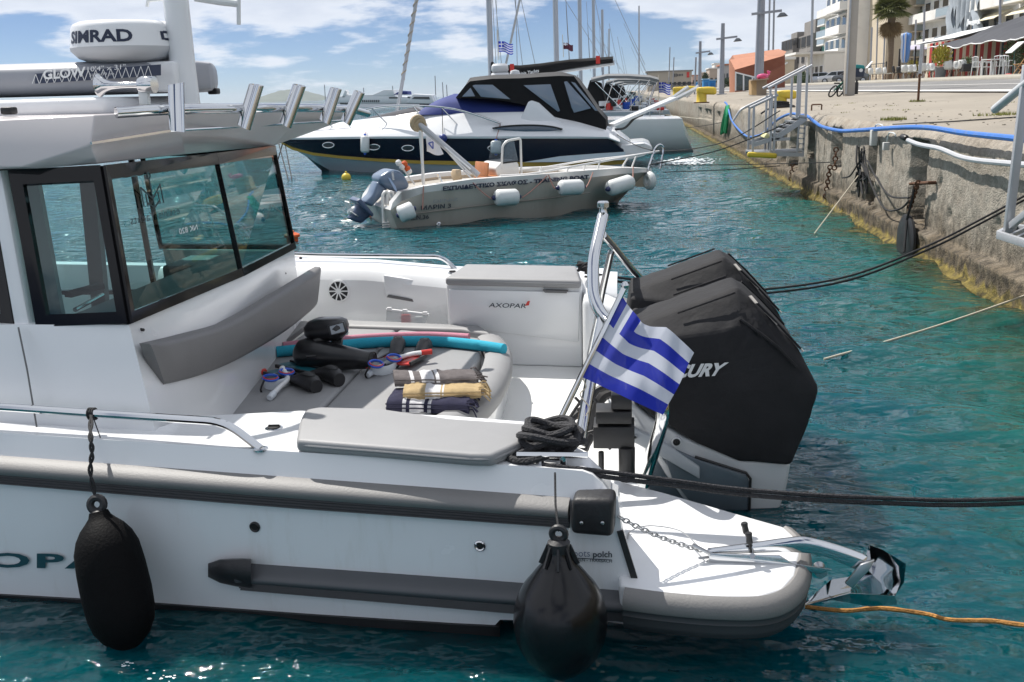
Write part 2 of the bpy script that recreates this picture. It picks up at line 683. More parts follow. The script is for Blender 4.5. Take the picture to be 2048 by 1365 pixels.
def make_water():
    rng = np.random.default_rng(11)
    ang = np.concatenate([np.radians(np.linspace(-46, 34, 470)), np.radians(np.linspace(34, 314, 64))[1:]])
    rad = np.concatenate([[0.02, .4, .8], 1.2 * 1.0115 ** np.arange(0, 360), ])
    rad = np.concatenate([rad, rad[-1] * 1.045 ** np.arange(1, 101)])
    rr, aa = np.meshgrid(rad, ang, indexing='ij')
    x, y = rr * np.sin(aa), rr * np.cos(aa)
    z = np.zeros_like(x)
    sp = np.maximum(rr * .0125, .012)
    for i in range(60):
        lam = .10 * (1.7 / .10) ** rng.random()
        th = rng.normal(math.radians(252), .55)
        kx, ky = 2 * np.pi / lam * np.cos(th), 2 * np.pi / lam * np.sin(th)
        amp = .0062 * lam ** .75 * rng.uniform(.5, 1.3)
        f = np.clip((lam / sp - 2.6) / 2.4, 0, 1)
        ph = rng.random() * 6.28
        s = np.sin(kx * x + ky * y + ph + .7 * np.sin(.23 * kx * y - .2 * ky * x))
        z += amp * f * (s + .35 * s * s)
    z *= .32 + .68 * np.clip((rr - 3.0) / 3.5, 0, 1)
    o = np_mesh('sea_water', np.stack([x, y, z], -1).reshape(-1, 3), gridquads(len(rad), len(ang)), SEA)
    return o
sea = make_water()

# --- quay: weathered concrete wall with niches, ledge and algae
def wall_material():
    m = mat('quay_wall_concrete', (.33, .295, .245), .92, var=.22, vs=3, bump=.75, bs=60, dirt=(.25, .205, .155), ds=1.3, damt=.75, dlo=.46, dhi=.66)
    t = m.node_tree
    b = t.nodes['Principled BSDF']
    L = t.links.new
    base = b.inputs['Base Color'].links[0].from_socket
    tcn = t.nodes.new('ShaderNodeTexCoord')
    sp = t.nodes.new('ShaderNodeSeparateXYZ')
    L(tcn.outputs['Object'], sp.inputs[0])
    nz = t.nodes.new('ShaderNodeTexNoise')
    nz.inputs['Scale'].default_value = 5
    nz.inputs['Detail'].default_value = 8
    L(tcn.outputs['Object'], nz.inputs['Vector'])
    ad = t.nodes.new('ShaderNodeMath')
    ad.operation = 'MULTIPLY_ADD'
    ad.inputs[1].default_value = .34
    L(nz.outputs[0], ad.inputs[0])
    L(sp.outputs[2], ad.inputs[2])
    def layer(prev, lo, hi, col):
        mr = t.nodes.new('ShaderNodeMapRange')
        mr.inputs[1].default_value, mr.inputs[2].default_value = lo, hi
        mr.inputs[3].default_value, mr.inputs[4].default_value = 1, 0
        L(ad.outputs[0], mr.inputs[0])
        mx_ = t.nodes.new('ShaderNodeMixRGB')
        mx_.inputs[2].default_value = (*col, 1)
        L(mr.outputs[0], mx_.inputs[0])
        L(prev, mx_.inputs[1])
        return mx_.outputs[0]
    # pebbles showing in the concrete
    vo = t.nodes.new('ShaderNodeTexVoronoi')
    vo.inputs['Scale'].default_value = 52
    L(tcn.outputs['Object'], vo.inputs['Vector'])
    pm = t.nodes.new('ShaderNodeMapRange')
    pm.inputs[1].default_value, pm.inputs[2].default_value, pm.inputs[3].default_value, pm.inputs[4].default_value = 0, 1, .62, 1.35
    L(vo.outputs['Color'], pm.inputs[0])
    mm = t.nodes.new('ShaderNodeMixRGB')
    mm.blend_type = 'MULTIPLY'
    mm.inputs[0].default_value = .5
    L(base, mm.inputs[1])
    L(pm.outputs[0], mm.inputs[2])
    c = layer(mm.outputs[0], .36, .80, (.115, .088, .055))
    c = layer(c, .23, .29, (.21, .16, .035))
    c = layer(c, .19, .225, (.13, .10, .02))
    c = layer(c, .12, .17, (.04, .04, .015))
    nw = t.nodes.new('ShaderNodeTexNoise')
    nw.inputs['Scale'].default_value = 13
    nw.inputs['Detail'].default_value = 8
    L(tcn.outputs['Object'], nw.inputs['Vector'])
    nm = t.nodes.new('ShaderNodeMapRange')
    for i_, q_ in enumerate((.35, .65, .25, 1.35)):
        nm.inputs[i_ + 1].default_value = q_
    L(nw.outputs[0], nm.inputs[0])
    mw = t.nodes.new('ShaderNodeMixRGB')
    mw.blend_type = 'MULTIPLY'
    mk_ = t.nodes.new('ShaderNodeMapRange')
    for i_, q_ in enumerate((.3, .9, .95, .25)):
        mk_.inputs[i_ + 1].default_value = q_
    L(ad.outputs[0], mk_.inputs[0])
    L(mk_.outputs[0], mw.inputs[0])
    L(c, mw.inputs[1])
    L(nm.outputs[0], mw.inputs[2])
    c = mw.outputs[0]
    for n_ in t.nodes:
        if n_.type == 'BUMP':
            n_.inputs['Distance'].default_value = .022
    L(c, b.inputs['Base Color'])
    return m
WALLM = wall_material()
# niches seen in the face, as photo rectangles (left, right, top, bottom) on the wall plane
NICHES = []
for (l, r, tp, bt, dep) in ((1812, 1858, 284, 470, .42), (1731, 1754, 290, 440, .34), (1660, 1686, 258, 335, .34), (1617, 1630, 262, 314, .5),
                            (1578, 1598, 258, 345, .5), (1560, 1574, 258, 345, .5), (1545, 1555, 258, 320, .5),
                            (1410, 1413, 219, 238, .3), (1418, 1421, 221, 240, .3), (1434, 1438, 224, 243, .3), (1474, 1478, 232, 262, .3), (1398, 1402, 217, 235, .3)):
    a, b2 = ux(r, tp, 3.06), ux(l, bt, 3.06)
    NICHES.append((a.y, b2.y, max(min(b2.z, 1.0), .3), min(a.z, 1.2), dep))
def make_wall():
    ys = np.concatenate([np.arange(-3, 5, .12), np.arange(5, 17, .032), np.arange(17, 28, .07), 28 * 1.02 ** np.arange(0, 120)])
    zs = np.concatenate([[-1.0, -.5, -.2], np.arange(-.08, 1.16, .034), [1.17, 1.2, 1.225, 1.245, 1.258, 1.266, 1.272]])
    ny, nz_ = len(ys), len(zs)
    P = np.zeros((ny, nz_, 3))
    for i, y in enumerate(ys):
        seam = abs(((y - 11.05 + 30) % 5.0)) < .05
        for j, z in enumerate(zs):
            x = 3.06
            if z > 1.12:
                q = (z - 1.12) / .15
                x += .10 * q * q
            n1 = mnoise.fractal((3.1, y * 1.1, z * 1.5), 1.0, 2.0, 5)
            ledge = .27 + .035 * mnoise.noise((y * .8, 4.0, 1.0)) - .004 * (y - 8)
            if z < ledge:
                x -= .085 + .02 * mnoise.noise((y * 2.1, z * 3, 7.0))
                if z < .05:
                    x -= .05 * (1 + mnoise.noise((y * 1.6, 2.0, 5.0)))
            x += .013 * n1 + (.012 * mnoise.noise((y * 9, z * 9, 1.0)) if y < 28 else 0)
            pit = mnoise.noise((y * 3.3, z * 3.3, 9.0))
            if pit > .42 and y < 30:
                x += .06 * (pit - .42) / .3
            for (y0, y1, z0, z1, dep) in NICHES:
                e = .05 * mnoise.noise((y * 5, z * 5, 3.0)) if y < 20 else 0
                if y0 - e < y < y1 + e and z0 - e < z < z1 + e:
                    x += dep * (1 if z > z0 + .12 else .75)
            if seam and z < 1.2:
                x += .05
            P[i, j] = (x, y, z + (.012 * n1 if z > 1.2 else 0))
    return np_mesh('quay_wall', P.reshape(-1, 3), gridquads(ny, nz_)[:, ::-1], WALLM)
qw = make_wall()

QTOP = mat('quay_paving_concrete', (.29, .258, .212), .95, var=.16, vs=1.6, bump=.8, bs=60, dirt=(.20, .178, .15), ds=.8, damt=.75, dlo=.44, dhi=.66, streak=(1, .45, 1), det=10)
ASPH = mat('worn_road_asphalt', (.17, .167, .165), .95, var=.12, vs=3, bump=.5, bs=120, dirt=(.32, .30, .27), ds=.35, damt=.6)
PAINT = mat('road_paint', (.60, .59, .56), .8, var=.08, vs=5, dirt=(.42, .40, .37), ds=3, damt=.6)
SIDEW = mat('terrace_paving', (.30, .28, .23), .9, var=.12, vs=2, bump=.4, bs=60)
def make_quay():
    xs = np.concatenate([[3.155], np.linspace(3.2, 7.2, 34), np.linspace(7.5, 13, 12), [16, 22, 30, 60, 140]])
    ys = np.concatenate([np.arange(-14, 4, 1.0), np.arange(4, 26, .16), 26 * 1.022 ** np.arange(0, 150)])
    P = np.zeros((len(ys), len(xs), 3))
    for i, y in enumerate(ys):
        for j, x in enumerate(xs):
            z = ground(x) + .014 * mnoise.fractal((x * .5, y * .35, 0), 1, 2, 4) * (1 if x < 7.2 else 0)
            crack = abs((x - 4.05) + .05 * mnoise.noise((y * .8, 3, 0)))
            if crack < .07:
                z -= .03
            if x < 3.16:
                z = 1.262
            P[i, j] = (x, y, z)
    o = np_mesh('quay_paving', P.reshape(-1, 3), gridquads(len(ys), len(xs)), QTOP)
    return o
make_quay()
def sheet(name, x0, x1, y0, y1, dz, m):
    mb = MB()
    n = 40
    def fn(u, v):
        x, y = lerp(x0, x1, u), y0 + (y1 - y0) * v ** 2
        return V(x, y, ground(x) + dz)
    mb.grid(fn, 6, n)
    return mb.build(name, m, kind='structure', recalc=False)
sheet('road', 7.15, 11.4, -14, 300, .022, ASPH)
sheet('road_edge_marking', 7.2, 7.62, -14, 300, .028, PAINT)
sheet('road_lane_marking', 9.2, 9.34, -14, 120, .028, PAINT)
k_ = MB()
for y0, y1 in ((-14, 30), (30, 90), (90, 300)):
    k_.box((11.5, (y0 + y1) / 2, ground(11.5) + .05), (.22, y1 - y0, .12))
k_.build('kerb', mat('kerb_stone', (.46, .43, .37), .9, var=.1), kind='structure', bevel=.02)
sheet('terrace_pavement', 11.62, 24, -14, 110, .10, SIDEW)
mb = MB()
mb.grid(lambda u, v: V(lerp(3.2, 900, u), lerp(300, 3000, v), 1.2 + 2 * u), 4, 8)
mb.build('far_ground', QTOP, kind='structure')

# --- distant island
def make_hill():
    base = ray(588, 203)
    base = Vector((base.x, base.y, 0)).normalized() * 4200
    side = Vector((base.y, -base.x, 0)).normalized()
    mb = MB()
    def fn(u, v):
        a = (u - .5) * 2
        prof = max(0, 1 - abs(a + .05) ** 1.6) * (1 + .12 * mnoise.fractal((u * 7, v * 3, 0), 1, 2, 4))
        ridge = math.sin(v * math.pi)
        return base + side * a * 176 + base.normalized() * (v - .5) * 500 + V(0, 0, -.9 + 48 * prof * ridge)
    mb.grid(fn, 60, 16)
    return mb.build('distant_island', mat('scrub_hillside', (.10, .12, .08), .95, var=.3, vs=.02), kind='structure')
make_hill()
# --- sea air between the camera and the far shore
mb = MB()
mb.box((0, 0, 24), (13000, 13000, 51.2))
hz = mb.build('haze', bpy.data.materials.new('sea_haze'), kind='stuff', smooth=False, origin=(0, 0, 0))
hm = hz.data.materials[0]
hm.use_nodes = True
ht = hm.node_tree
ht.nodes.clear()
pvn = ht.nodes.new('ShaderNodeVolumePrincipled')
pvn.inputs['Color'].default_value = (.80, .88, 1.0, 1)
pvn.inputs['Density'].default_value = .00011
hto = ht.nodes.new('ShaderNodeOutputMaterial')
ht.links.new(pvn.outputs[0], hto.inputs['Volume'])

# ------------------------------------------------------------------ foreground motor boat
NN = V(.081, 1, 0)
def un(px, py, off=0.0):
    """photo point on the boat's near topside, off metres outboard of it"""
    return upl(px, py, V(0, 2.924 - off, 0), NN)
boat = thing('motor_boat', 'white sports motor boat in the foreground with grey sunbed cushions and twin outboards', 'boat', (-2.0, 4.6, 0))

GX = [-700, -160, 0, 150, 300, 450, 600, 750, 900, 1000, 1100, 1140]
def ln(pts):
    return lambda x: poly_at(pts, x)
def ext(p0, p1):
    s = (p1[1] - p0[1]) / (p1[0] - p0[0])
    return [(-800, p0[1] + s * (-800 - p0[0])), p0, p1, (1500, p1[1] + s * (1500 - p1[0]))]
y_railtop = ln([(-800, 852), (0, 912), (537, 952), (1140, 996), (1300, 1008)])
y_railbot = ln([(-800, 896), (0, 966), (537, 1011), (1140, 1054), (1300, 1067)])
y_cham = ln([(-800, 814), (0, 866), (537, 901), (1100, 936), (1180, 944), (1300, 956)])
y_boot = ln([(-800, 1150), (0, 1192), (300, 1209), (600, 1231), (985, 1256), (1000, 1240), (1300, 1246)])
# hull side: strip from below the water to the rubbing rail, with thickness
GXH = sorted(GX + [986, 1200, 1238])
mb = MB()
rows = []
for x in GXH:
    b_ = un(x, y_boot(x))
    bot = V(b_.x, b_.y, -.25) if x < 990 else V(b_.x, b_.y + .25, b_.z - .01)
    chine = un(x, lerp(y_railbot(x), y_boot(x), .72), .012)
    top = un(x, y_railbot(x) - 6, .0)
    up_ = un(x, y_cham(x) + 14, -.03)
    rows.append([bot, b_, chine, top, up_, up_ + V(0, .12, 0), V(bot.x, bot.y + .45, -.3 if x < 990 else b_.z)])
mb.loft(rows[:13], cap=True)
# stern end of the topside slants aft as it goes down
q0 = rows[12]
end = [un(1262, 1228) + V(0, .25, 0), un(1262, 1225), un(1268, 1180, .012), un(1243, 1062), un(1236, 1000, -.03)]
end2 = end + [end[4] + V(0, .12, 0), end[0] + V(0, .2, 0)]
mb.loft([q0, end2], cap=True)
hull = mb.build('hull', HULLW, boat, sharp=40)
# far topside and transom close the hull
FN = lambda x: 6.62 - .13 * (x + 1)
mb = MB()
P_ = []
for x in (-5.0, -3.5, -2.0, -1.0, -.1):
    y = FN(x)
    P_.append([V(x, y - .5, -.3), V(x, y + .02, 0), V(x, y + .06, .45), V(x, y, .62), V(x, y - .12, .62), V(x, y - .3, -.2)])
mb.loft(P_, cap=True)
# bow sections narrow to the stem, out of frame to the left
SEC = []
for x, w0, zz_ in ((-2.6, 1.75, .68), (-4.4, 1.7, .74), (-6.0, 1.35, .82), (-7.4, .75, .9), (-8.4, .06, .98)):
    cy = 4.82 - .1 * (x + 2.4)
    SEC.append([V(x, cy - w0 * .3, -.3), V(x, cy - w0 * .92, 0), V(x, cy - w0, zz_ - .1), V(x, cy - w0 * .97, zz_), V(x, cy + w0 * .97, zz_), V(x, cy + w0, zz_ - .1), V(x, cy + w0 * .92, 0), V(x, cy + w0 * .3, -.3)])
mb.loft(SEC[1:], cap=True)
mb.build('hull', HULLW, boat, sharp=40)
# black waterline stripe, grey-green underbody just showing
mb = MB()
A_ = [un(x, y_boot(min(x, 975)) - 1, .012) for x in GX[1:10] + [978]]
B_ = [un(x, y_boot(min(x, 975)) + 44, .012) for x in GX[1:10] + [978]]
mb.loft([[a, b, b + V(0, .08, 0), a + V(0, .08, 0)] for a, b in zip(A_, B_)])
mb.build('boot_stripe', BLACK, boat)

# grey rubbing rail: half-round lip over a ribbed dark skirt
def drail(name, xs, ytop, ybot, m_top, m_bot, bulge, split=.52, base=.0):
    o_ = None
    for nm, ra, rb, mm, prof in ((name, 0, split, m_top, 1), (name + '_skirt', split, 1, m_bot, 0)):
        mb = MB()
        rings = []
        for x in xs:
            yt, yb = ytop(x), ybot(x)
            t_ = un(x, lerp(yt, yb, ra), base)
            b__ = un(x, lerp(yt, yb, rb), base)
            ring = []
            for k in range(9):
                q = k / 8
                if prof:
                    o2 = bulge * math.sin(min(q, .62) / .62 * math.pi / 2) ** .7
                    if q > .62:
                        o2 = bulge * (1 - .18 * ((q - .62) / .38) ** 2)
                else:
                    o2 = bulge * .78 * (1 - .62 * q) + .004 * (1 if k % 2 else -1)
                p = lerp(t_, b__, q)
                ring.append(p - NN.normalized() * o2)
            ring.append(b__ + NN * .03)
            ring.append(t_ + NN * .03)
            rings.append(ring)
        mb.loft(rings, cap=True)
        ob = mb.build(nm, mm, boat if o_ is None else o_, sharp=50)
        o_ = o_ or ob
    return o_
rail = drail('rubbing_rail', GX, y_railtop, y_railbot, GREYRUB, DKRUB, .055)
# black end cap of the rail
mb = MB()
c = [un(x, y, .065) for x, y in ((1143, 999), (1228, 1000), (1226, 1077), (1141, 1070))]
bk = [p + NN * .1 for p in c]
mb.hexa([c[3], c[2], bk[2], bk[3], c[0], c[1], bk[1], bk[0]])
cap_ = mb.build('rail_end_cap', RUB, boat, bevel=.018, seg=3)
for px_ in (1163, 1205):
    m2 = MB()
    p = un(px_, 1046, .068)
    m2.lathe([(.006, 0), (.006, .003), (.003, .005)], p, (0, -1, 0), 8)
    m2.build('screw', STEEL, cap_)

# sheer: chamfer above the rail and lit side deck
y_deckin = ln([(-800, 806), (0, 846), (230, 859), (300, 861), (390, 833), (600, 822), (900, 832), (1075, 846), (1110, 872), (1165, 902)])
mb = MB()
xs_ = [-700, -160, 0, 120, 230, 310, 345, 390, 450, 520, 600, 700, 800, 900, 1000, 1075, 1110, 1140, 1165]
def deckz(x):
    return un(x, y_cham(x), -.035).z
rings = []
for x in xs_:
    e = un(x, y_cham(x), -.035)
    r_ = un(x, y_railtop(x) + 4, .0)
    inn = uz(x, y_deckin(x), e.z)
    inn = V(inn.x, max(inn.y, e.y + .06), inn.z)
    rings.append([r_, e, inn, V(inn.x, inn.y + .015, inn.z - .02), V(inn.x, inn.y + .04, .08), V(r_.x, r_.y + .08, .08)])
# rounded quarter end dropping to the swim platform
for x, yr, ye, yi, dz in ((1185, 999, 950, 921, .015), (1205, 1000, 967, 940, .03), (1222, 1002, 988, 962, .07)):
    e = un(x, ye, -.035)
    r_ = un(x, yr + 3, 0)
    inn = uz(x, yi, e.z)
    rings.append([r_, e, inn, V(inn.x, inn.y + .01, inn.z - .02), V(inn.x, inn.y + .04, .08), V(r_.x, r_.y + .08, .08)])
mb.loft(rings, cap=True)
gun = mb.build('side_deck', GEL, boat, sharp=30)
ZD = deckz(600)

# cockpit floor, far coaming and far side deck
FZ = .10
mb = MB()
mb.prism([V(-2.1, 3.3, FZ), V(-.20, 3.3, FZ), V(-.06, 4.0, FZ), V(-.12, 6.4, FZ), V(-2.1, 6.6, FZ)], (0, 0, -.08))
mb.build('cockpit_floor', GELW, boat)
far_top = [uz(x, y, .62) for x, y in ((560, 527), (640, 534), (760, 545), (890, 556))]
far_out = [uz(x, y, .62) for x, y in ((560, 517), (640, 523), (760, 527), (890, 533), (1165, 548), (1230, 590))]
mb = MB()
prof = []
cx_ = [(-3.2, 6.42, 6.95), (-2.2, 6.38, 6.85), (-1.7, 6.31, 6.72), (-1.15, 6.2, 6.62), (-.75, 6.12, 6.52), (-.3, 6.05, 6.42), (-.05, 5.98, 6.34)]
rings = []
for x, yi, yo in cx_:
    dz = .035 * min(1, max(0, (-1.2 - x) / .5))
    rings.append([V(x, yi + .06, FZ - .05), V(x, yi + .02, .55 + dz), V(x, yi + .05, .60 + dz), V(x, yi + .09, .625 + dz), V(x, yo, .625 + dz), V(x, yo + .03, .5), V(x, yo + .01, .3)])
mb.loft(rings, cap=True)
coam = mb.build('coaming', GEL, boat, sharp=30)
# round loudspeaker in the far coaming
cs = uy(678, 582, 6.36)
mb = MB()
mb.lathe([(.075, .0), (.075, .012), (.068, .016), (.062, .012)], cs, (0, -1, 0), 28)
spk = mb.build('loudspeaker', WPLAS, boat)
mb = MB()
mb.lathe([(.001, .013), (.064, .013), (.064, .0135)], cs, (0, -1, 0), 24)
mb.build('speaker_cone', BLACK, spk)
mb = MB()
for k in range(10):
    a = 2 * math.pi * k / 10
    d = V(math.cos(a), 0, math.sin(a))
    mb.bar(cs + d * .014 + V(0, -.017, 0), cs + d * .066 + V(0, -.015, 0), .008, .005, up=(0, 1, 0))
mb.lathe([(.018, .012), (.018, .02), (.001, .022)], cs, (0, -1, 0), 16)
mb.build('speaker_grille', WPLAS, spk)
# hatch panel with a slot and the far storage box
def yplate(name, pts, y, th, m, parent, bevel=.006):
    P = [uy(px, py, y) for px, py in pts]
    mb = MB()
    mb.prism(P, (0, th, 0))
    return mb.build(name, m, parent, bevel=bevel)
h = yplate('locker_hatch', [(767, 551), (869, 567), (868, 612), (771, 595)], 6.28, .03, GEL, boat)
yplate('hatch_slot', [(777, 590), (861, 605), (864, 611), (773, 595)], 6.274, .01, VINYLD, h, 0)
bx = [uy(893, 580, 6.0), uy(1162, 585, 5.9)]
box_f = []
mb = MB()
l_t, r_t = uy(892, 568, 6.0), uy(1163, 573, 5.92)
l_b, r_b = V(l_t.x, 6.02, FZ), V(r_t.x - .0, 5.94, FZ)
bk = .42
mb.hexa([l_b, r_b, r_b + V(0, bk, 0), l_b + V(0, bk, 0), l_t, r_t, r_t + V(0, bk, .0), l_t + V(0, bk, 0)])
sbox = mb.build('storage_box', GEL, boat, bevel=.015, seg=3)
# its door, a slightly proud panel, with finger slot and name
dl = [uy(898, 579, 5.993), uy(1160, 584, 5.913), uy(1157, 684, 5.935), uy(900, 652, 6.01)]
mb = MB()
mb.prism([p + V(0, -.012, 0) for p in dl], (0, .02, 0))
door = mb.build('box_door', GEL, sbox, bevel=.006)
s_ = [uy(x, y, 5.90) for x, y in ((1085, 581), (1136, 582), (1133, 587), (1090, 586))]
mb = MB(); mb.prism(s_, (0, .03, 0)); mb.build('finger_slot', VINYLD, sbox)
fm = quadmap(uy(977, 615, 5.94), uy(1052, 617, 5.91), uy(977, 606, 5.94), uy(1052, 608, 5.91))
text('AXOPAR', fm, DKTXT, sbox, bold=.012, shear=.18)
rd = [uy(x, y, 5.905) for x, y in ((1050, 612), (1058, 611), (1060, 602), (1055, 603))]
mb = MB(); mb.prism(rd, (0, -.003, 0)); mb.build('emblem', REDP, sbox)

def cushion(name, top, th, m, parent=boat, bev=.02, pipe=True, label=None):
    """pad from its top outline"""
    mb = MB()
    c0 = sum((Vector(p) for p in top), V(0, 0, 0)) / len(top)
    mb.prism(top, (0, 0, -th))
    o = mb.build(name, m, parent, bevel=bev, seg=4, sharp=60)
    if pipe:
        m2 = MB()
        P = fillet([Vector(p) for p in top] + [Vector(top[0]), Vector(top[1])], .05, 4)[1:-1]
        P = [c0 + (p - c0) * 1.0 + V(0, 0, -th * .42) for p in P]
        P = [V(p.x, p.y, p.z) + ((p - c0) * V(1, 1, 0)).normalized() * .001 for p in P] if False else P
        m2.tube(P[:-1], .0045, 6, loop=True)
        m2.build('piping', m, o)
    if label:
        o['label'] = label
    return o
# far box cushion
zt = .625
cushion('box_cushion', [uz(x, y, zt + .015) for x, y in ((905, 563), (893, 571))][:0] + [V(l_t.x + .0, 5.97, .665), V(r_t.x - .0, 5.88, .655), V(r_t.x - .05, 6.36, .665), V(l_t.x + .06, 6.42, .675)], .05, VINYL, bev=.018)
# near quarter cushion
zc = ZD + .045
ctop = [uz(x, y, zc - (ZD - deckz(x)) * .95) for x, y in ((592, 880), (601, 838), (609, 818), (640, 813), (760, 816), (900, 836), (1060, 847), (1078, 856), (1040, 885), (985, 909), (940, 908), (760, 893))]
cushion('quarter_cushion', ctop, .045, VINYL, bev=.016)

# sunbed: white plinth, front pad, aft bolster, far backrest strip
BZ = .345
bed = [uz(x, y, BZ) for x, y in ((372, 842), (640, 645), (1000, 655))]
X0, X1 = -2.05, -.62
mb = MB()
outl = [V(-2.0, 4.05, 0), V(-.86, 4.02, 0), V(-.74, 4.14, 0), V(-.635, 4.6, 0), V(-.655, 5.3, 0), V(-.76, 5.72, 0), V(-.95, 5.98, 0), V(-2.0, 6.2, 0)]
mb.prism([V(p.x, p.y, BZ - .08) for p in outl], (0, 0, -.2))
mb.build('sunbed_base', GEL, boat, bevel=.02, seg=3)
def pad(name, pts, m, th=.085, z=BZ, bev=.025):
    return cushion(name, [V(x, y, z) for x, y in pts], th, m, bev=bev, pipe=False)
pad('sunbed_cushion', [(-2.0, 4.0), (-1.42, 4.0), (-1.42, 5.98), (-2.0, 6.12)], VINYL)
pad('sunbed_cushion', [(-1.412, 4.0), (-.96, 3.99), (-.80, 4.55), (-.80, 5.3), (-.86, 5.72), (-1.412, 5.96)], VINYL)
# aft bolster, rising round the rear edge of the bed
mb = MB()
bp_ = catmull([V(-.93, 3.98, 0), V(-.78, 4.2, 0), V(-.69, 4.62, 0), V(-.675, 5.1, 0), V(-.72, 5.5, 0), V(-.80, 5.76, 0)], 5)
rings = []
for i, p in enumerate(bp_):
    a = bp_[max(i - 1, 0)]; b_ = bp_[min(i + 1, len(bp_) - 1)]
    d = (b_ - a).normalized()
    nrm = V(d.y, -d.x, 0)
    ring = []
    for (o_, z_) in ((-.085, -.07), (-.085, .0), (-.06, .012), (.0, .014), (.05, -.004), (.068, -.04), (.064, -.085)):
        ring.append(p + nrm * o_ + V(0, 0, BZ + z_))
    rings.append(ring)
mb.loft(rings, cap=True)
mb.build('bolster_cushion', VINYL, boat, sharp=60)
# far corner bolster block
mb = MB()
mb.prism([V(-.80, 5.78, BZ + .01), V(-.90, 5.97, BZ + .02), V(-1.9, 6.16, BZ + .02), V(-1.9, 5.99, BZ + .02), V(-1.0, 5.86, BZ + .02)], (0, 0, -.09))
mb.build('backrest_cushion', VINYL, boat, bevel=.02, seg=3)
# clear plastic case leaning at the coaming
# ---- cabin
def cp(px, py, y):
    return uy(px, py, y)
base1 = uz(311, 862, deckz(311))
c1s = cp(258, 650, base1.y + .2)          # near aft corner at sill
c1t = cp(203, 332, base1.y + .42)
c2s = cp(588, 499, 6.0)
c2t = cp(547, 292, 5.88)
c2b = cp(606, 655, 6.1)
# lower body
def yb(z):
    return base1.y + (z - base1.z) * (.2 / (c1s.z - base1.z))
mb = MB()
midw = lerp(c1s, c2s, .5) + V(.045, 0, 0)
low = [V(-5.0, base1.y + .45, .3), V(base1.x - .9, base1.y + .0, .3), V(base1.x, base1.y, .3), V(midw.x + .02, midw.y, .3), V(c2b.x, c2b.y, .3), V(-3.2, 6.2, .3), V(-5.0, 6.2, .3)]
z1 = c1s.z
sill = [V(-5.0, c1s.y + .45, z1 + .0), V(c1s.x - .9, c1s.y + .02, z1), c1s, V(midw.x, midw.y, lerp(c1s.z, c2s.z, .5)), c2s, V(-3.2, 6.1, z1), V(-5.0, 6.1, z1)]
dk = [lerp(a, b_, (base1.z - .3) / (z1 - .3)) for a, b_ in zip(low, sill)]
dk[2] = base1
def inset(r_, d):
    c = V(-3.2, 4.6, 0)
    return [V(p.x + (d if p.x < c.x else -d), p.y + (d if p.y < c.y else -d), p.z) for p in r_]
K_ = [0, 1, 2, 3, 4]
ro = [low, dk, sill]
ri = [inset(r_, .05) for r_ in ro]
vs_ = [ro[l][k] for l in range(3) for k in K_] + [ri[l][k] for l in range(3) for k in K_]
fs_ = []
for l in range(2):
    for k in range(4):
        a_ = l * 5 + k
        fs_ += [(a_, a_ + 1, a_ + 6, a_ + 5), (15 + a_ + 1, 15 + a_, 15 + a_ + 5, 15 + a_ + 6)]
for k in range(4):
    fs_.append((10 + k, 11 + k, 26 + k, 25 + k))
fs_ += [(4, 19, 24, 9), (9, 24, 29, 14)]
mb.add(vs_, fs_)
# far wall stands from the aft corner to the door opening
mb.hexa([c2b * 1.0, V(-2.95, 6.24, .3), V(-2.95, 6.18, .3), V(c2b.x, c2b.y - .06, .3), c2s * 1.0, V(-2.95, 6.12, c2s.z), V(-2.95, 6.06, c2s.z), c2s + V(0, -.06, 0)])
cabin = mb.build('cabin_body', GEL, boat, sharp=35)
# door seam down the near side
sm = [cp(75, 858, base1.y + .0), cp(56, 740, base1.y + .1), cp(38, 655, base1.y + .185), cp(0, 420, base1.y + .36)]
# interior floor, dark lining, dash and far side
mb = MB()
mb.box((-3.2, 4.75, .36), (2.4, 2.6, .03))
mb.build('cabin_floor', VINYLD, boat)
LIN = mat('dark_cabin_lining', (.03, .031, .033), .7, var=.15)
LIN2 = mat('grey_cabin_lining', (.25, .26, .27), .6, var=.05)
mb = MB()
mb.box((-2.25, 4.75, c1s.z - .12), (.36, 2.1, .05))
mb.build('aft_shelf', LIN2, boat, bevel=.02)
mb = MB()
mb.box((-2.5, 5.8, .62), (.5, .4, .4))
mb.build('side_locker', LIN2, boat, bevel=.02)
mb = MB()
mb.box((-3.05, 4.35, .80), (.42, .42, .12)); mb.box((-3.02, 4.35, 1.12), (.10, .40, .55))
mb.build('helm_seat', LIN, boat, bevel=.04, seg=3)
mb = MB()
mb.box((-3.6, 4.9, 1.0), (.5, 1.2, 1.0))
mb.build('dashboard', LIN, boat, bevel=.04, seg=3)
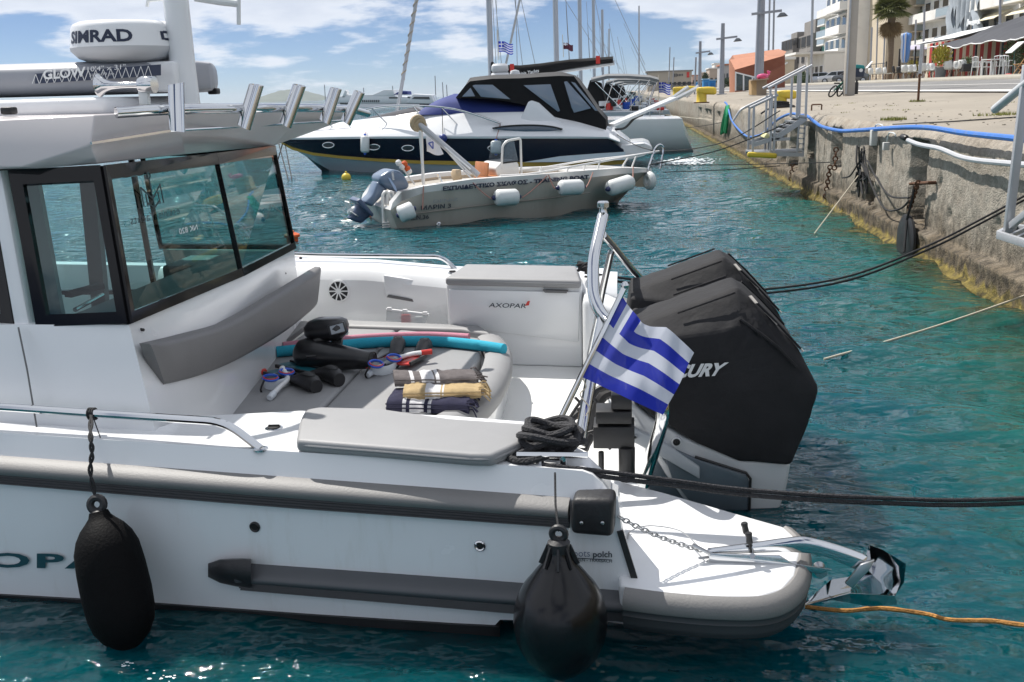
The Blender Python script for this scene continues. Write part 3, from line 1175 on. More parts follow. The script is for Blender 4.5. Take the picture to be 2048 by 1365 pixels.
# window frames and panes: near side pane, aft pane, far side panes
PANE = glass('tinted_cabin_glass', (.40, .66, .64), 1.15)
PANE2 = glass('tinted_side_glass', (.45, .55, .55), .95)
FRAME = mat('black_window_frame', (.005, .005, .006), .08, spec=.3)
def pane(name, pts, m, th, parent):
    mb = MB()
    mb.add(pts, [tuple(range(len(pts)))])
    return mb.build(name, m, parent, smooth=False)
def frame(pts, w, th, parent, name='window_frame', widths=None):
    """flat frame round a quad, w wide inside its outline"""
    pts = [Vector(p) for p in pts]
    n = len(pts)
    nrm = (pts[1] - pts[0]).cross(pts[-1] - pts[0]).normalized()
    ws = widths or [w] * n
    inner = []
    for i in range(n):
        a, b_, c_ = pts[i - 1], pts[i], pts[(i + 1) % n]
        e1, e2 = (b_ - a).normalized(), (c_ - b_).normalized()
        n1, n2 = nrm.cross(e1), nrm.cross(e2)
        w1, w2 = ws[i - 1], ws[i]
        # intersection of the two inset edges
        p1, p2 = b_ + n1 * w1, b_ + n2 * w2
        dn = e1.cross(e2).dot(nrm)
        t = (p2 - p1).cross(e2).dot(nrm) / dn if abs(dn) > 1e-4 else 0
        inner.append(p1 + e1 * t)
    mb = MB()
    off = nrm * th
    vs = [p + off for p in pts] + [p + off for p in inner] + [p - off for p in pts] + [p - off for p in inner]
    fs = []
    for i in range(n):
        j = (i + 1) % n
        fs += [(i, j, n + j, n + i), (2 * n + i, 3 * n + i, 3 * n + j, 2 * n + j), (i, 2 * n + i, 2 * n + j, j), (n + i, n + j, 3 * n + j, 3 * n + i)]
    mb.add(vs, fs)
    o = mb.build(name, FRAME, parent, smooth=False)
    return o, inner
n1s, n1t = cp(76, 655, c1s.y + .02), cp(20, 342, c1t.y + .02)
near_q = [n1s, c1s + V(0, 0, .004), c1t, n1t]
fr, inn = frame(near_q, .03, .012, boat, widths=[.045, .035, .06, .05])
pane('pane', inn, PANE, 0, fr)
# curved aft window in two facets
mt = lerp(c1t, c2t, .5) + V(.04, 0, .0)
ms = V(midw.x + .004, midw.y, lerp(c1s.z, c2s.z, .5) + .004)
aft_q1 = [c1s + V(.004, 0, .004), ms, mt, c1t + V(.004, 0, 0)]
aft_q2 = [ms, c2s + V(.004, 0, .004), c2t, mt]
fr, inn = frame(aft_q1, .03, .012, boat, widths=[.04, .0015, .055, .03])
pane('pane', inn, PANE, 0, fr)
fr, inn2 = frame(aft_q2, .03, .012, boat, widths=[.04, .015, .055, .0015])
pane('pane', inn2, PANE, 0, fr)
# far corner return pane
f3 = [c2s, V(-3.0, 6.12, c2s.z), V(-3.0, 6.0, c2t.z), c2t]
fr, inn = frame(f3, .03, .012, boat, widths=[.03, .02, .05, .02])
pane('pane', inn, PANE, 0, fr)
f4 = [V(-3.05, 6.12, c2s.z - .3), V(-4.6, 6.12, c2s.z - .3), V(-4.6, 6.0, c2t.z), V(-3.05, 6.0, c2t.z)]
fr, inn = frame(f4, .03, .012, boat)
# near side: white pillar and forward side window
pl = [cp(33, 655, c1s.y + .03), cp(76, 655, c1s.y + .025), cp(22, 342, c1t.y + .02), cp(-22, 342, c1t.y + .03)]
mb = MB(); mb.prism([pl[0] + V(0, -.012, 0), pl[0] + V(.06, -.012, 0), pl[3] + V(.055, -.012, 0), pl[3] + V(0, -.012, 0)], (0, .05, 0))
mb.build('door_pillar', GEL, boat, bevel=.006)
f5 = [cp(-260, 655, c1s.y + .2), cp(33, 655, c1s.y + .03), cp(-20, 342, c1t.y + .03), cp(-300, 342, c1t.y + .2)]
fr, inn = frame(f5, .05, .012, boat)
pane('pane', inn, PANE2, 0, fr)
mb = MB()
mb.bar(sm[0] + V(0, -.003, 0), sm[1] + V(0, -.005, 0), .006, .006)
mb.bar(sm[1] + V(0, -.005, 0), sm[2] + V(0, -.004, 0), .006, .006)
mb.build('door_seam', VINYLD, boat)
# steering wheel, chart display and interior posts seen through the glass
mb = MB()
mb.bar(cp(135, 590, 4.6), cp(203, 572, 4.8), .05, .03)
mb.build('chart_display', LIN, boat, bevel=.004)
mb = MB()
mb.tube([cp(150, 620, 4.6), cp(205, 590, 4.9)], .012, 8)
mb.build('grab_tube', CHROME, boat)
mb = MB()
mb.bar(cp(205, 650, 5.55), cp(178, 360, 5.42), .09, .05, up=(0, 1, 0))
mb.build('cabin_post', LIN2, boat)
mb = MB()
mb.bar(cp(118, 640, 4.5), cp(66, 360, 4.3), .06, .03, up=(0, 1, 0))
mb.build('cabin_post', mat('pale_cabin_lining', (.5, .52, .53), .5), boat)
# logo sticker, mirrored number and emblem on the aft pane
om = aft_q1
def onpane(u, v):
    return lerp(lerp(om[0], om[1], u), lerp(om[3], om[2], u), v) + V(.016, -.004, 0)
LOGOG = mat('frosted_sticker', (.02, .05, .055), .5)
text('essinia Yachts', lambda u, v: onpane(.10 + .40 * (1 - u), .60 + .055 * v), LOGOG, boat)
text('NK 820', lambda u, v: onpane(.46 + .17 * (1 - u), .46 + .04 * v), WPLAS, boat)
mb = MB()
for (a, b_) in (((.22, .70), (.22, .83)), ((.22, .83), (.30, .74)), ((.30, .74), (.38, .83)), ((.38, .83), (.38, .70)), ((.25, .70), (.25, .78)), ((.35, .70), (.35, .78)), ((.30, .88), (.30, .68)), ((.25, .72), (.30, .68)), ((.30, .68), (.35, .72))):
    mb.bar(onpane(*a), onpane(*b_), .006, .003, up=(1, 0, 0))
mb.torus(onpane(.30, .90), .014, .003, (1, 0, 0), 12, 5)
mb.build('emblem', LOGOG, boat)

# backrest cushion along the aft bulkhead
bx_ = lambda q: [upl(x, y, V(-1.73, 3.4, 0), V(1, .07, 0)) for x, y in q]
tp = catmull(bx_([(297, 688), (380, 668), (460, 642), (560, 584), (640, 534)]), 5)
bt = catmull(bx_([(326, 770), (400, 750), (478, 716), (570, 661), (632, 610)]), 5)
mb = MB()
rings = []
for i, (a, b_) in enumerate(zip(tp, bt)):
    dn = V(.055, -.01, 0)
    endc = min(i, len(tp) - 1 - i)
    k = (.35, .85, 1)[min(endc, 2)]
    e = (b_ - a) * .06
    rings.append([a - dn * .7, a + dn * .05 * k, a + e * .5 + dn * .35 * k, a + e * 2 + dn * .5 * k, lerp(a, b_, .5) + dn * .55 * k, b_ - e * 2 + dn * .5 * k, b_ - e * .5 + dn * .35 * k, b_ + dn * .05 * k, b_ - dn * .7])
mb.loft(rings, cap=True)
bc = mb.build('bulkhead_cushion', mat('taupe_vinyl', (.15, .147, .147), .5, var=.05, vs=6, bump=.12, bs=260), boat, sharp=50)
for x, y in ((285, 660), (420, 619), (511, 580), (570, 547), (602, 517)):
    p = cp(x, y, lerp(3.48, 6.05, (x - 285) / 330))
    m2 = MB(); m2.lathe([(.006, -.01), (.006, .006), (.001, .007)], p, (1, -.4, 0), 8)
    m2.build('snap_stud', BLACK, boat)
for x, y in ((276, 689), (296, 762)):
    p = cp(x, y, 3.44)
    m2 = MB(); m2.lathe([(.008, -.01), (.008, .008), (.001, .009)], p, (1, -.8, 0), 8)
    m2.build('snap_stud', STEEL, boat)

# roof: bottom, crease, shoulder and crown outlines
def ol(pts, z):
    return [V(x, y, z_ if isinstance(z, (list, tuple)) else z) for (x, y), z_ in zip(pts, z if isinstance(z, (list, tuple)) else [z] * len(pts))]
ROOFM = mat('roof_gelcoat', (.56, .53, .53), .3, coat=.25, var=.03, vs=3)
r0 = [V(-5.2, 4.1, 1.52), cp(75, 338, 3.62), cp(196, 328, 3.65), cp(370, 309, 4.6), cp(546, 292, 5.84), cp(585, 277, 6.1), V(-5.2, 6.1, 1.52)]
r1 = [V(-5.2, 4.05, 1.57), cp(40, 335, 3.58), cp(182, 289, 3.62), cp(360, 262, 4.5), cp(590, 247, 5.75), cp(690, 241, 6.15), V(-5.2, 6.15, 1.6)]
r2 = [V(-5.2, 4.1, 1.70), cp(-20, 241, 3.66), cp(190, 230, 3.70), cp(378, 221, 4.55), cp(600, 217, 5.7), cp(690, 223, 6.05), V(-5.2, 6.1, 1.7)]
r3 = [V(-5.2, 4.3, 1.725), V(-2.7, 3.9, 1.725), V(-2.25, 3.9, 1.72), V(-2.0, 4.6, 1.715), V(-1.95, 5.4, 1.715), V(-1.98, 5.8, 1.71), V(-5.2, 5.8, 1.72)]
mb = MB()
mb.loft([r0, r1, r2, r3], cap=True)
roof = mb.build('roof', ROOFM, boat, bevel=.012, seg=3, sharp=75)
mb = MB()
mb.prism(ol([(-5.0, 4.5), (-2.5, 4.2), (-2.25, 4.25), (-2.15, 4.7), (-2.2, 5.1), (-5.0, 5.1)], 1.79), (0, 0, -.08))
mb.build('roof_hatch', GEL, roof, bevel=.03, seg=3)
mb = MB()
a_, b_ = cp(182, 287, 3.60), cp(340, 262, 4.3)
mb.bar(a_, b_, .008, .01)
mb.build('drip_strip', CHROME, roof)
mb = MB()
mb.tube(catmull([cp(340, 262, 4.3), cp(480, 254, 5.1), cp(590, 247, 5.7), cp(690, 241, 6.1)], 5), .006, 6)
mb.build('drip_strip', CHROME, roof)
for px_, py_, y_ in ((428, 183, 4.9), (18, 222, 3.9)):
    m2 = MB(); m2.box(cp(px_, py_, y_), (.05, .05, .03)); m2.build('roof_latch', BLACK, roof, bevel=.008)

# rod rack
bar_ = catmull([cp(232, 226, 3.66), cp(353, 219, 3.86), cp(503, 217, 4.38), cp(580, 216, 4.85), cp(655, 217, 5.35), cp(700, 219, 5.7), cp(735, 228, 5.95)], 6)
mb = MB()
mb.tube(bar_, .021, 12)
rack = mb.build('rod_rack_bar', CHROME, boat)
RODT = mat('dark_bore', (.004, .004, .004), .6)
for (xt, yt, xb, yb_, yy) in ((352, 168, 354, 262, 3.82), (513, 170, 488, 254, 4.32), (599, 171, 571, 250, 4.77), (672, 177, 650, 244, 5.27), (719, 184, 692, 245, 5.6)):
    a, b_ = cp(xt, yt, yy), cp(xb, yb_, yy - .05)
    d = (a - b_).normalized()
    mb = MB()
    # slash-cut open tube
    rings = []
    for rr, rev in ((.031, 0), (.027, 1)):
        u = d.cross(V(0, 1, 0)).normalized()
        w = d.cross(u)
        R_ = []
        for k in range(20):
            an = 2 * math.pi * k / 20
            r_ = u * math.cos(an) + w * math.sin(an)
            R_.append((r_ * rr, r_))
        bot_ = [b_ + r_ - d * (.25 * (r_.dot(V(1, -1, 0)))) for r_, _ in R_]
        top_ = [a + r_ - d * (-.35 * (r_.dot(V(.3, 1, 0)))) for r_, _ in R_]
        rings.append((bot_, top_))
    mb.loft([rings[0][0], rings[0][1], rings[1][1], [lerp(p, q, .7) for p, q in zip(rings[1][1], rings[1][0])]], cap=False)
    mb.add(rings[0][0], [tuple(range(20))])
    rh = mb.build('rod_holder', CHROME, rack, sharp=50)
    m2 = MB()
    m2.tube([b_ + d * .02, a - d * .035], .0265, 16)
    m2.build('holder_bore', RODT, rack)

# horn
hb = cp(285, 178, 4.05)
mb = MB()
ax = Vector((-1, .05, .02)).normalized()
P0 = cp(300, 170, 4.05)
mb.lathe([(.034, -.02), (.036, 0), (.036, .03), (.030, .045), (.013, .048), (.012, .09), (.013, .13), (.017, .17), (.026, .20), (.042, .222), (.048, .226), (.040, .222), (.012, .19)], P0, ax, 24)
horn = mb.build('horn', CHROME, boat, sharp=50)
mb = MB()
mb.box(P0 + V(-.03, 0, -.05), (.04, .03, .06))
mb.build('horn_bracket', WPLAS, horn, bevel=.005)

# radar, its bracket and mast
RY = 4.55
rc = cp(250, 84, RY)
rr_ = (cp(349, 80, RY) - cp(151, 80, RY)).length / 2
zt_, zl_, zb_ = cp(250, 37, RY).z, cp(250, 97, RY).z, cp(250, 128, RY).z
ctr = V(rc.x, RY, 0)
mb = MB()
mb.lathe([(.001, zt_ - .012), (rr_ * .55, zt_ - .013), (rr_ * .80, zt_ - .018), (rr_ * .90, zt_ - .028), (rr_ * .945, zt_ - .045), (rr_ * .96, zt_ - .07), (rr_, zl_)], ctr, (0, 0, 1), 48)
radar = mb.build('radar_dome', GEL, boat, sharp=60)
mb = MB()
mb.lathe([(rr_ * .992, zl_ + .004), (rr_ * .992, zl_ - .012), (rr_ * .86, zl_ - .045), (rr_ * .6, zb_), (.001, zb_)], ctr, (0, 0, 1), 48)
mb.build('radar_base', mat('grey_radar_base', (.52, .53, .55), .45), radar, sharp=60)
def cyl(a0, a1, z0, z1, rad):
    def fn(u, v):
        a = lerp(a0, a1, u)
        z = lerp(z0, z1, v)
        rz_ = rad * (1.0 - .04 * min(max(0, (z - zl_)) / (zt_ - .07 - zl_), 1.3)) + .0015
        return ctr + V(math.sin(a) * rz_, -math.cos(a) * rz_, z)
    return fn
text('SIMRAD', cyl(R(-46), R(35), zl_ + .016, zl_ + .070, rr_), NAVYTXT, radar, bold=.035)
mb = MB()
for s_ in (0, 1):
    f_ = cyl(R(68), R(97), zl_ + .022, zl_ + .068, rr_)
    for (u0, u1, v0, v1) in ([(0, .16, .1, .9), (.16, .38, .72, .95), (.16, .38, .05, .28)] if not s_ else [(.84, 1, .1, .9), (.62, .84, .72, .95), (.62, .84, .05, .28)]):
        mb.grid(lambda u, v, u0=u0, u1=u1, v0=v0, v1=v1: f_(lerp(u0, u1, u), lerp(v0, v1, v)), 4, 1)
mb.build('emblem', NAVYTXT, radar, smooth=False)
mb = MB()
mtop = cp(300, 128, RY)
mb.prism([cp(255, 126, RY - .1), cp(348, 122, RY - .1), cp(352, 185, RY - .1), cp(305, 185, RY - .1), cp(300, 152, RY - .1), cp(262, 148, RY - .1)], (0, .2, 0))
mb.build('radar_bracket', GEL, boat, bevel=.015, seg=3)
mz = cp(370, 186, RY).z
mp0 = cp(371, 186, RY)
mb = MB()
mb.lathe([(.062, mz - .05), (.058, mz + .1), (.055, mz + .75), (.05, mz + .8)], V(mp0.x, RY, 0), (0, 0, 1), 20)
mast = mb.build('mast', GEL, boat)
mb = MB()
a = cp(390, -4, RY); b_ = cp(478, 8, RY)
mb.tube([a, cp(440, 4, RY), b_], .016, 8)
mb.tube([b_ + V(0, 0, .02), b_ + V(-.01, 0, -.09)], .01, 8)
mb.tube([cp(350, -4, RY), cp(296, 2, RY), cp(294, 14, RY)], .008, 8)
mb.build('light_arm', WPLAS, mast)

# near and far handrails
def rail_(pts, r=.0145, name='handrail', foot=True):
    mb = MB()
    mb.tube(pts, r, 10)
    o = mb.build(name, CHROME, boat)
    if foot:
        m2 = MB()
        m2.lathe([(.026, 0), (.026, .006), (.017, .009)], pts[-1] + V(0, 0, -.004), (0, 0, 1), 14)
        m2.build('rail_foot', CHROME, o)
    return o
ft = uz(521, 898, deckz(520))
yk = ft.y
pp = fillet([V(-4.3, yk + .3, .7), V(-4.2, yk + .28, .86), uy(-420, 797, yk + .17), uy(0, 814, yk + .12), uy(200, 828, yk + .09), uy(451, 844, yk + .03), ft], .07, 6)
rail_(pp)
yf = 6.55
pp = fillet([uy(560, 508, yf + .15), uy(640, 511, yf + .12), uy(885, 514, yf), uy(912, 540, yf - .02)], .06, 6)
rail_(pp)
# filler caps
for (x, y, zz_) in ((548, 858, ZD), (905, 546, .63)):
    p = uz(x, y, zz_)
    mb = MB()
    mb.lathe([(.032, 0), (.032, .004), (.024, .006), (.024, .003)], p, (0, 0, 1), 20)
    fc = mb.build('filler_cap', CHROME, boat)
    mb = MB(); mb.lathe([(.023, .003), (.023, .009), (.001, .010)], p, (0, 0, 1), 18); mb.bar(p + V(-.02, 0, .012), p + V(.02, .004, .012), .006, .006)
    mb.build('cap_lid', BLACK, fc)
# through-hull fittings and rust spot
for (x, y, m_) in ((510, 1054, BLACK), (960, 1092, CHROME)):
    p = un(x, y, .004)
    mb = MB(); mb.lathe([(.019, -.01), (.019, .004), (.015, .007), (.011, .003)], p, (-.08, -1, 0), 18)
    th = mb.build('through_hull', m_, boat)
    mb = MB(); mb.lathe([(.011, .001), (.011, .004)], p, (-.08, -1, 0), 14); mb.build('outlet_bore', RODT, th)
# lower fender strake and its pointed cap
y_st = ln([(400, 1116), (490, 1123), (1020, 1160), (1262, 1178)])
y_sb = ln([(400, 1166), (490, 1176), (1020, 1222), (1262, 1240)])
st = drail('fender_strake', [488, 560, 640, 720, 800, 900, 1000, 1100, 1180, 1262], y_st, y_sb, mat('slate_rubber', (.085, .088, .095), .5, var=.05), DKRUB, .075, split=.5)
mb = MB()
rings = []
for t in (0, .35, .7, 1.0, 1.25):
    x = lerp(416, 502, t / 1.25)
    hgt = {0: .5, .35: .86, .7: .98, 1.0: 1.06, 1.25: 1.08}[t]
    yc = lerp(1141, 1148, t / 1.25)
    hh = 28 * hgt
    b_ = .085 * hgt
    rings.append([un(x, yc - hh, 0), un(x, yc - hh * .9, b_ * .75), un(x, yc - hh * .3, b_), un(x, yc + hh * .4, b_ * .95), un(x, yc + hh * .9, b_ * .6), un(x, yc + hh, 0), un(x, yc, -.02)])
mb.loft(rings, cap=True)
mb.build('strake_cap', RUB, st, sharp=60)
# lettering on the topside
fm = lambda u, v: un(lerp(-205, 290, u), lerp(1136, 1106, v) + .045 * lerp(-205, 290, u) * .35, .02)
text('AXOPAR', fm, mat('teal_lettering', (.015, .07, .09), .3), boat, bold=.03, space=1.15)
fm = lambda u, v: un(lerp(1186, 1224, u), lerp(1119, 1103, v), .016)
text('polch', fm, DKTXT, boat, bold=.02)
fm = lambda u, v: un(lerp(1137, 1180, u), lerp(1114, 1100, v), .016)
text('boots', fm, mat('grey_lettering', (.16, .19, .26), .4), boat)
fm = lambda u, v: un(lerp(1137, 1224, u), lerp(1122, 1116, v) + 4 * u, .016)
text('TRABEN - TRARBACH', fm, DKTXT, boat, bold=.01)
mb = MB()
mb.bar(un(1137, 1116, .016), un(1224, 1120.5, .016), .002, .002)
mb.build('underline', DKTXT, boat)
# black slanting stern edge
mb = MB()
mb.bar(un(1240, 1062, .004), un(1275, 1177, .016), .02, .012, up=(0, 1, 0))
mb.build('stern_trim', BLACK, boat)

# swim platform with rubber nose
PZ = .25
plat = [uz(x, y, PZ) for x, y in ((1200, 952), (1330, 985), (1475, 1027), (1568, 1053), (1592, 1075), (1600, 1105), (1590, 1150), (1565, 1178), (1520, 1192), (1420, 1192), (1310, 1184), (1240, 1170))]
mb = MB()
mb.prism([p + V(0, 0, 0) for p in plat], (0, 0, -.10))
pf = mb.build('swim_platform', GEL, boat, bevel=.012, seg=3)
mb = MB()
nose = [uz(x, y, PZ) for x, y in ((1250, 1174), (1330, 1184), (1430, 1192), (1515, 1192), (1562, 1179), (1591, 1150), (1601, 1106), (1594, 1075), (1570, 1052))]
nose = catmull(nose, 4)
rings = []
for i, p in enumerate(nose):
    a = nose[max(i - 1, 0)]; b_ = nose[min(i + 1, len(nose) - 1)]
    d = (b_ - a).normalized()
    nr = V(d.y, -d.x, 0)
    rings.append([p + nr * o_ + V(0, 0, z_) for o_, z_ in ((-.02, -.012), (.002, .0), (.022, -.008), (.036, -.028), (.040, -.055), (.034, -.062), (.030, -.068), (.034, -.082), (.029, -.088), (.031, -.105), (.022, -.122), (.01, -.138), (-.02, -.138))])
mb.loft(rings, cap=True)
for fi in range(len(mb.f) - 2):
    mb.m[fi] = 1 if 5 <= fi % 13 <= 11 else 0
mb.build('platform_bumper', [GREYRUB, DKRUB], pf, sharp=50)
mb = MB()
und = [uz(x, y, PZ) for x, y in ((1230, 1166), (1330, 1180), (1510, 1188), (1560, 1172), (1585, 1140), (1560, 1070), (1230, 980))]
mb.loft([[p + V(0, .03, -.11) for p in und], [V(p.x - .10, p.y + (.24 if p.y < 3.0 else .02), -.02) for p in und], [V(p.x - .14, p.y + (.3 if p.y < 3.0 else .0), -.2) for p in und]], cap=True)
mb.build('platform_underside', GEL, pf, sharp=40)
# transom block and motor well
mb = MB()
mb.hexa([V(-.1, 3.85, -.3), V(.12, 3.7, -.3), V(.12, 5.6, -.3), V(-.1, 5.9, -.3), V(-.1, 3.85, FZ + .004), V(.10, 3.7, FZ + .004), V(.10, 5.6, FZ + .004), V(-.1, 5.9, FZ + .004)])
mb.build('transom', GEL, boat, bevel=.02)
mb = MB()
mb.hexa([V(-.25, 5.65, FZ), V(.55, 5.62, FZ - .2), V(.55, 6.15, FZ - .2), V(-.25, 6.3, FZ), V(-.25, 5.68, .60), V(.12, 5.7, .45), V(.12, 6.15, .45), V(-.25, 6.25, .60)])
mb.build('far_quarter', GEL, boat, bevel=.05, seg=3)

# stainless tow arch: pylon, hoop legs and braces
mb = MB()
T_ = uy(1206, 432, 4.6)
P1 = fillet([T_, uy(1186, 520, 4.35), uy(1187, 600, 4.05), uy(1212, 648, 3.86), uy(1300, 700, 3.7), uy(1331, 822, 3.52), uz(1287, 968, .19)], .10, 6)
mb.tube(P1, [.026] * len(P1), 14)
arch = mb.build('tow_arch', CHROME, boat)
mb = MB()
mb.lathe([(.026, -.03), (.022, 0), (.018, .02), (.018, .03), (.027, .035), (.027, .055), (.022, .062), (.001, .063)], T_ + V(0, 0, .005), (.02, 0, 1), 16)
mb.build('tow_post', CHROME, arch)
for pts, rr in (([uy(1206, 640, 3.9), uy(1185, 740, 3.72), uz(1158, 893, .45)], .024),
                ([uy(1207, 470, 4.62), uy(1226, 492, 4.75), uy(1262, 537, 5.0), uy(1300, 576, 5.3), uy(1310, 680, 5.5), V(.08, 5.6, .2)], .017),
                ([uy(1222, 505, 4.74), uy(1205, 580, 4.85), uy(1192, 650, 4.95), uy(1178, 720, 5.1), V(-.08, 5.2, .1)], .017)):
    m2 = MB(); m2.tube(fillet(pts, .05, 4), rr, 12); m2.build('arch_tube', CHROME, arch)

# rigging in the motor well: hydraulic unit, hoses, cables
mb = MB()
hu = uy(1228, 932, 3.70)
mb.box(hu + V(.0, .05, .12), (.16, .13, .09)); mb.box(hu + V(.0, .05, .2), (.14, .12, .05)); mb.box(hu + V(.03, .04, .26), (.08, .08, .06))
mb.tube([hu + V(.05, 0, .08), hu + V(.05, 0, -.06)], .033, 12)
mb.tube([hu + V(-.05, 0, .06), hu + V(-.05, 0, -.04)], .012, 8)
mb.build('hydraulic_unit', BLACK, boat, bevel=.008)
HOSE = mat('corrugated_black_hose', (.02, .02, .022), .55)
hs = [([(1165, 900), (1185, 855), (1200, 800), (1225, 785), (1262, 782)], .024, 4.15), ([(1120, 872), (1150, 858), (1170, 835), (1160, 815)], .017, 3.85),
      ([(1130, 850), (1175, 810), (1195, 780), (1240, 770)], .016, 4.1), ([(1190, 830), (1230, 832), (1250, 815), (1245, 800)], .007, 3.9),
      ([(1185, 850), (1210, 848), (1235, 828), (1238, 805)], .006, 3.85), ([(1165, 870), (1195, 862), (1215, 880), (1220, 900)], .006, 3.8), ([(1140, 835), (1165, 800), (1185, 795), (1200, 815)], .007, 4.0),
      ([(1150, 795), (1170, 820), (1165, 850), (1190, 870)], .006, 3.9)]
for pts, rr, y0 in hs:
    P = catmull([uy(x, y, y0 - .0 + .0008 * (880 - y)) for x, y in pts], 6)
    n_ = len(P)
    m2 = MB()
    m2.tube(P, [rr * (1 + (.10 if k % 2 else 0) * (1 if rr > .012 else 0)) for k in range(n_)], 8)
    m2.build('rigging_hose', HOSE, boat, smooth=True)

# ------------------------------------------------------------------ outboard motors
COVER = mat('black_canvas_cover', (.02, .02, .022), .8, var=.22, vs=5, bump=.35, bs=30, spec=.25, rvar=.1)
COVERS = mat('reflective_seam_tape', (.45, .42, .38), .5, .3, var=.3, vs=20)
GREYP = mat('grey_motor_panel', (.16, .19, .22), .3, .4, var=.05)
WHP = mat('white_motor_paint', (.62, .63, .64), .22, coat=.5)
def outboard(label):
    Y0, Y1 = 4.0, 4.52
    yc = (Y0 + Y1) / 2
    t = thing('outboard_motor', label, 'outboard motor', (.35, yc, 0.0), 'outboard motors on the white boat')
    def s(px, py, d=0.0):
        return uy(px, py, Y0 + d)
    def mir(p):
        return V(p.x, 2 * yc - p.y, p.z)
    # cover: crease outline on the flank, inset ridge on top
    flank = [s(1257, 797), s(1252, 740, .01), s(1262, 668, .02), s(1345, 676, 0), s(1420, 668, 0), s(1474, 655, 0), s(1512, 662, 0), s(1552, 690, .0), s(1605, 738, .0), s(1641, 781, .0), s(1620, 850, 0), s(1583, 931, .0), s(1480, 927, 0), s(1368, 874, 0), s(1300, 832, 0)]
    ridge = [s(1262, 650, .10), s(1300, 640, .12), s(1400, 603, .12), s(1474, 575, .12), s(1497, 592, .10), s(1545, 640, .07), s(1600, 700, .05)]
    n = len(flank)
    mb = MB()
    vs = flank + [mir(p) for p in flank]
    rg = len(vs)
    vs += ridge + [mir(p) for p in ridge]
    m_ = len(ridge)
    def F(i): return i
    def Fm(i): return n + i
    def Rg(i): return rg + i
    def Rm(i): return rg + m_ + i
    cen = len(vs)
    vs += [s(1420, 790, -.022), mir(s(1420, 790, -.022))]
    fs = []
    for i in range(n):
        j = (i + 1) % n
        fs += [(i, j, cen), (n + j, n + i, cen + 1)]
    link = [(2, 0), (3, 1), (4, 2), (5, 3), (6, 4), (7, 5), (8, 6)]
    for (f0, r0_), (f1, r1_) in zip(link, link[1:]):
        fs += [(F(f0), F(f1), Rg(r1_), Rg(r0_)), (Fm(f1), Fm(f0), Rm(r0_), Rm(r1_))]
    for i in range(m_ - 1):
        fs.append((Rg(i), Rg(i + 1), Rm(i + 1), Rm(i)))
    fs += [(F(8), F(9), Rg(6)), (Fm(9), Fm(8), Rm(6)), (F(9), Fm(9), Rm(6), Rg(6))]
    fs += [(F(2), Rg(0), Rm(0), Fm(2)), (F(1), F(2), Fm(2), Fm(1)), (F(0), F(1), Fm(1), Fm(0))]
    for a, b_ in ((9, 10), (10, 11), (11, 12), (12, 13), (13, 14), (14, 0)):
        fs.append((F(a), F(b_), Fm(b_), Fm(a)))
    mb.add(vs, fs)
    # subdivide and ruffle the cloth
    me = bpy.data.meshes.new('cover')
    bm = bmesh.new()
    bv = [bm.verts.new(Vector(v) - Vector(t.location)) for v in mb.v]
    for f in mb.f:
        try:
            bm.faces.new([bv[i] for i in f])
        except ValueError:
            pass
    bmesh.ops.recalc_face_normals(bm, faces=bm.faces)
    es = [e for e in bm.edges if len(e.link_faces) == 2 and e.calc_face_angle(0) > R(22)]
    bmesh.ops.bevel(bm, geom=es, offset=.026, segments=3, profile=.5, affect='EDGES', clamp_overlap=True)
    bmesh.ops.triangulate(bm, faces=[f for f in bm.faces if len(f.verts) > 4])
    bmesh.ops.subdivide_edges(bm, edges=bm.edges, cuts=3, use_grid_fill=True)
    gather = s(1520, 660, 0) - Vector(t.location)
    for v in bm.verts:
        p = v.co
        w_ = mnoise.fractal((p.x * 8, p.y * 3, p.z * 6 + 4), 1, 2, 4) * .0075
        g_ = max(0, 1 - ((p - gather) * V(1, .3, 1)).length / .16)
        w_ += g_ * .012 * math.sin((p.x * .8 + p.z * .5) * 210)
        v.co = p + v.normal * w_
    for f in bm.faces:
        f.smooth = True
    bm.to_mesh(me)
    bm.free()
    me.materials.append(COVER)
    cov = bpy.data.objects.new('cover', me)
    COL.objects.link(cov)
    cov.parent = t
    # seams: flaps with stitched welts, and worn reflective tape on the rear edge
    for k in (0, 1):
        q = (lambda p: p) if not k else mir
        for o_, r_, ps in ((V(0, -.004, .006), .0045, (s(1355, 629, .075), s(1420, 606, .075), s(1470, 588, .075))), (V(0, -.006, .003), .007, (s(1480, 640, .02), s(1520, 668, 0), s(1556, 696, 0), s(1592, 735, 0))), (V(.003, 0, .004), .005, (s(1500, 596, .09), s(1545, 640, .06), s(1600, 700, .04)))):
            m2 = MB(); m2.tube([q(p + o_) for p in ps], r_, 6); m2.build('cover_seam', COVER, t)
    for a, b_ in (((1497, 595), (1510, 610)), ((1528, 627), (1552, 652)), ((1562, 662), (1604, 706))):
        P = [s(*a, .083), s(*b_, .055)]
        m2 = MB(); m2.bar(P[0] + V(.006, 0, .006), P[1] + V(.006, 0, .006), .016, .003); m2.build('seam_tape', COVERS, t)
    fm = quadmap(s(1283, 762, -.026), s(1440, 752, -.026), s(1289, 733, -.026), s(1458, 725, -.026))
    text('MERCURY', fm, WTXT, cov, bold=.045, shear=.0)
    # white cowl band, leg and grey panel
    mb = MB()
    band = [s(1250, 792, .02), s(1300, 835, .02), s(1368, 874, .02), s(1480, 920, .02), s(1583, 927, .02), s(1573, 985, .03), s(1545, 1060, .05), s(1500, 1140, .08), s(1420, 1140, .08), s(1395, 1040, .05), s(1330, 950, .03), s(1290, 880, .02), s(1247, 830, .02)]
    mb.prism(band, (0, 2 * (yc - Y0) - .04, 0))
    mb.build('cowl', WHP, t, bevel=.02, seg=3)
    mb = MB()
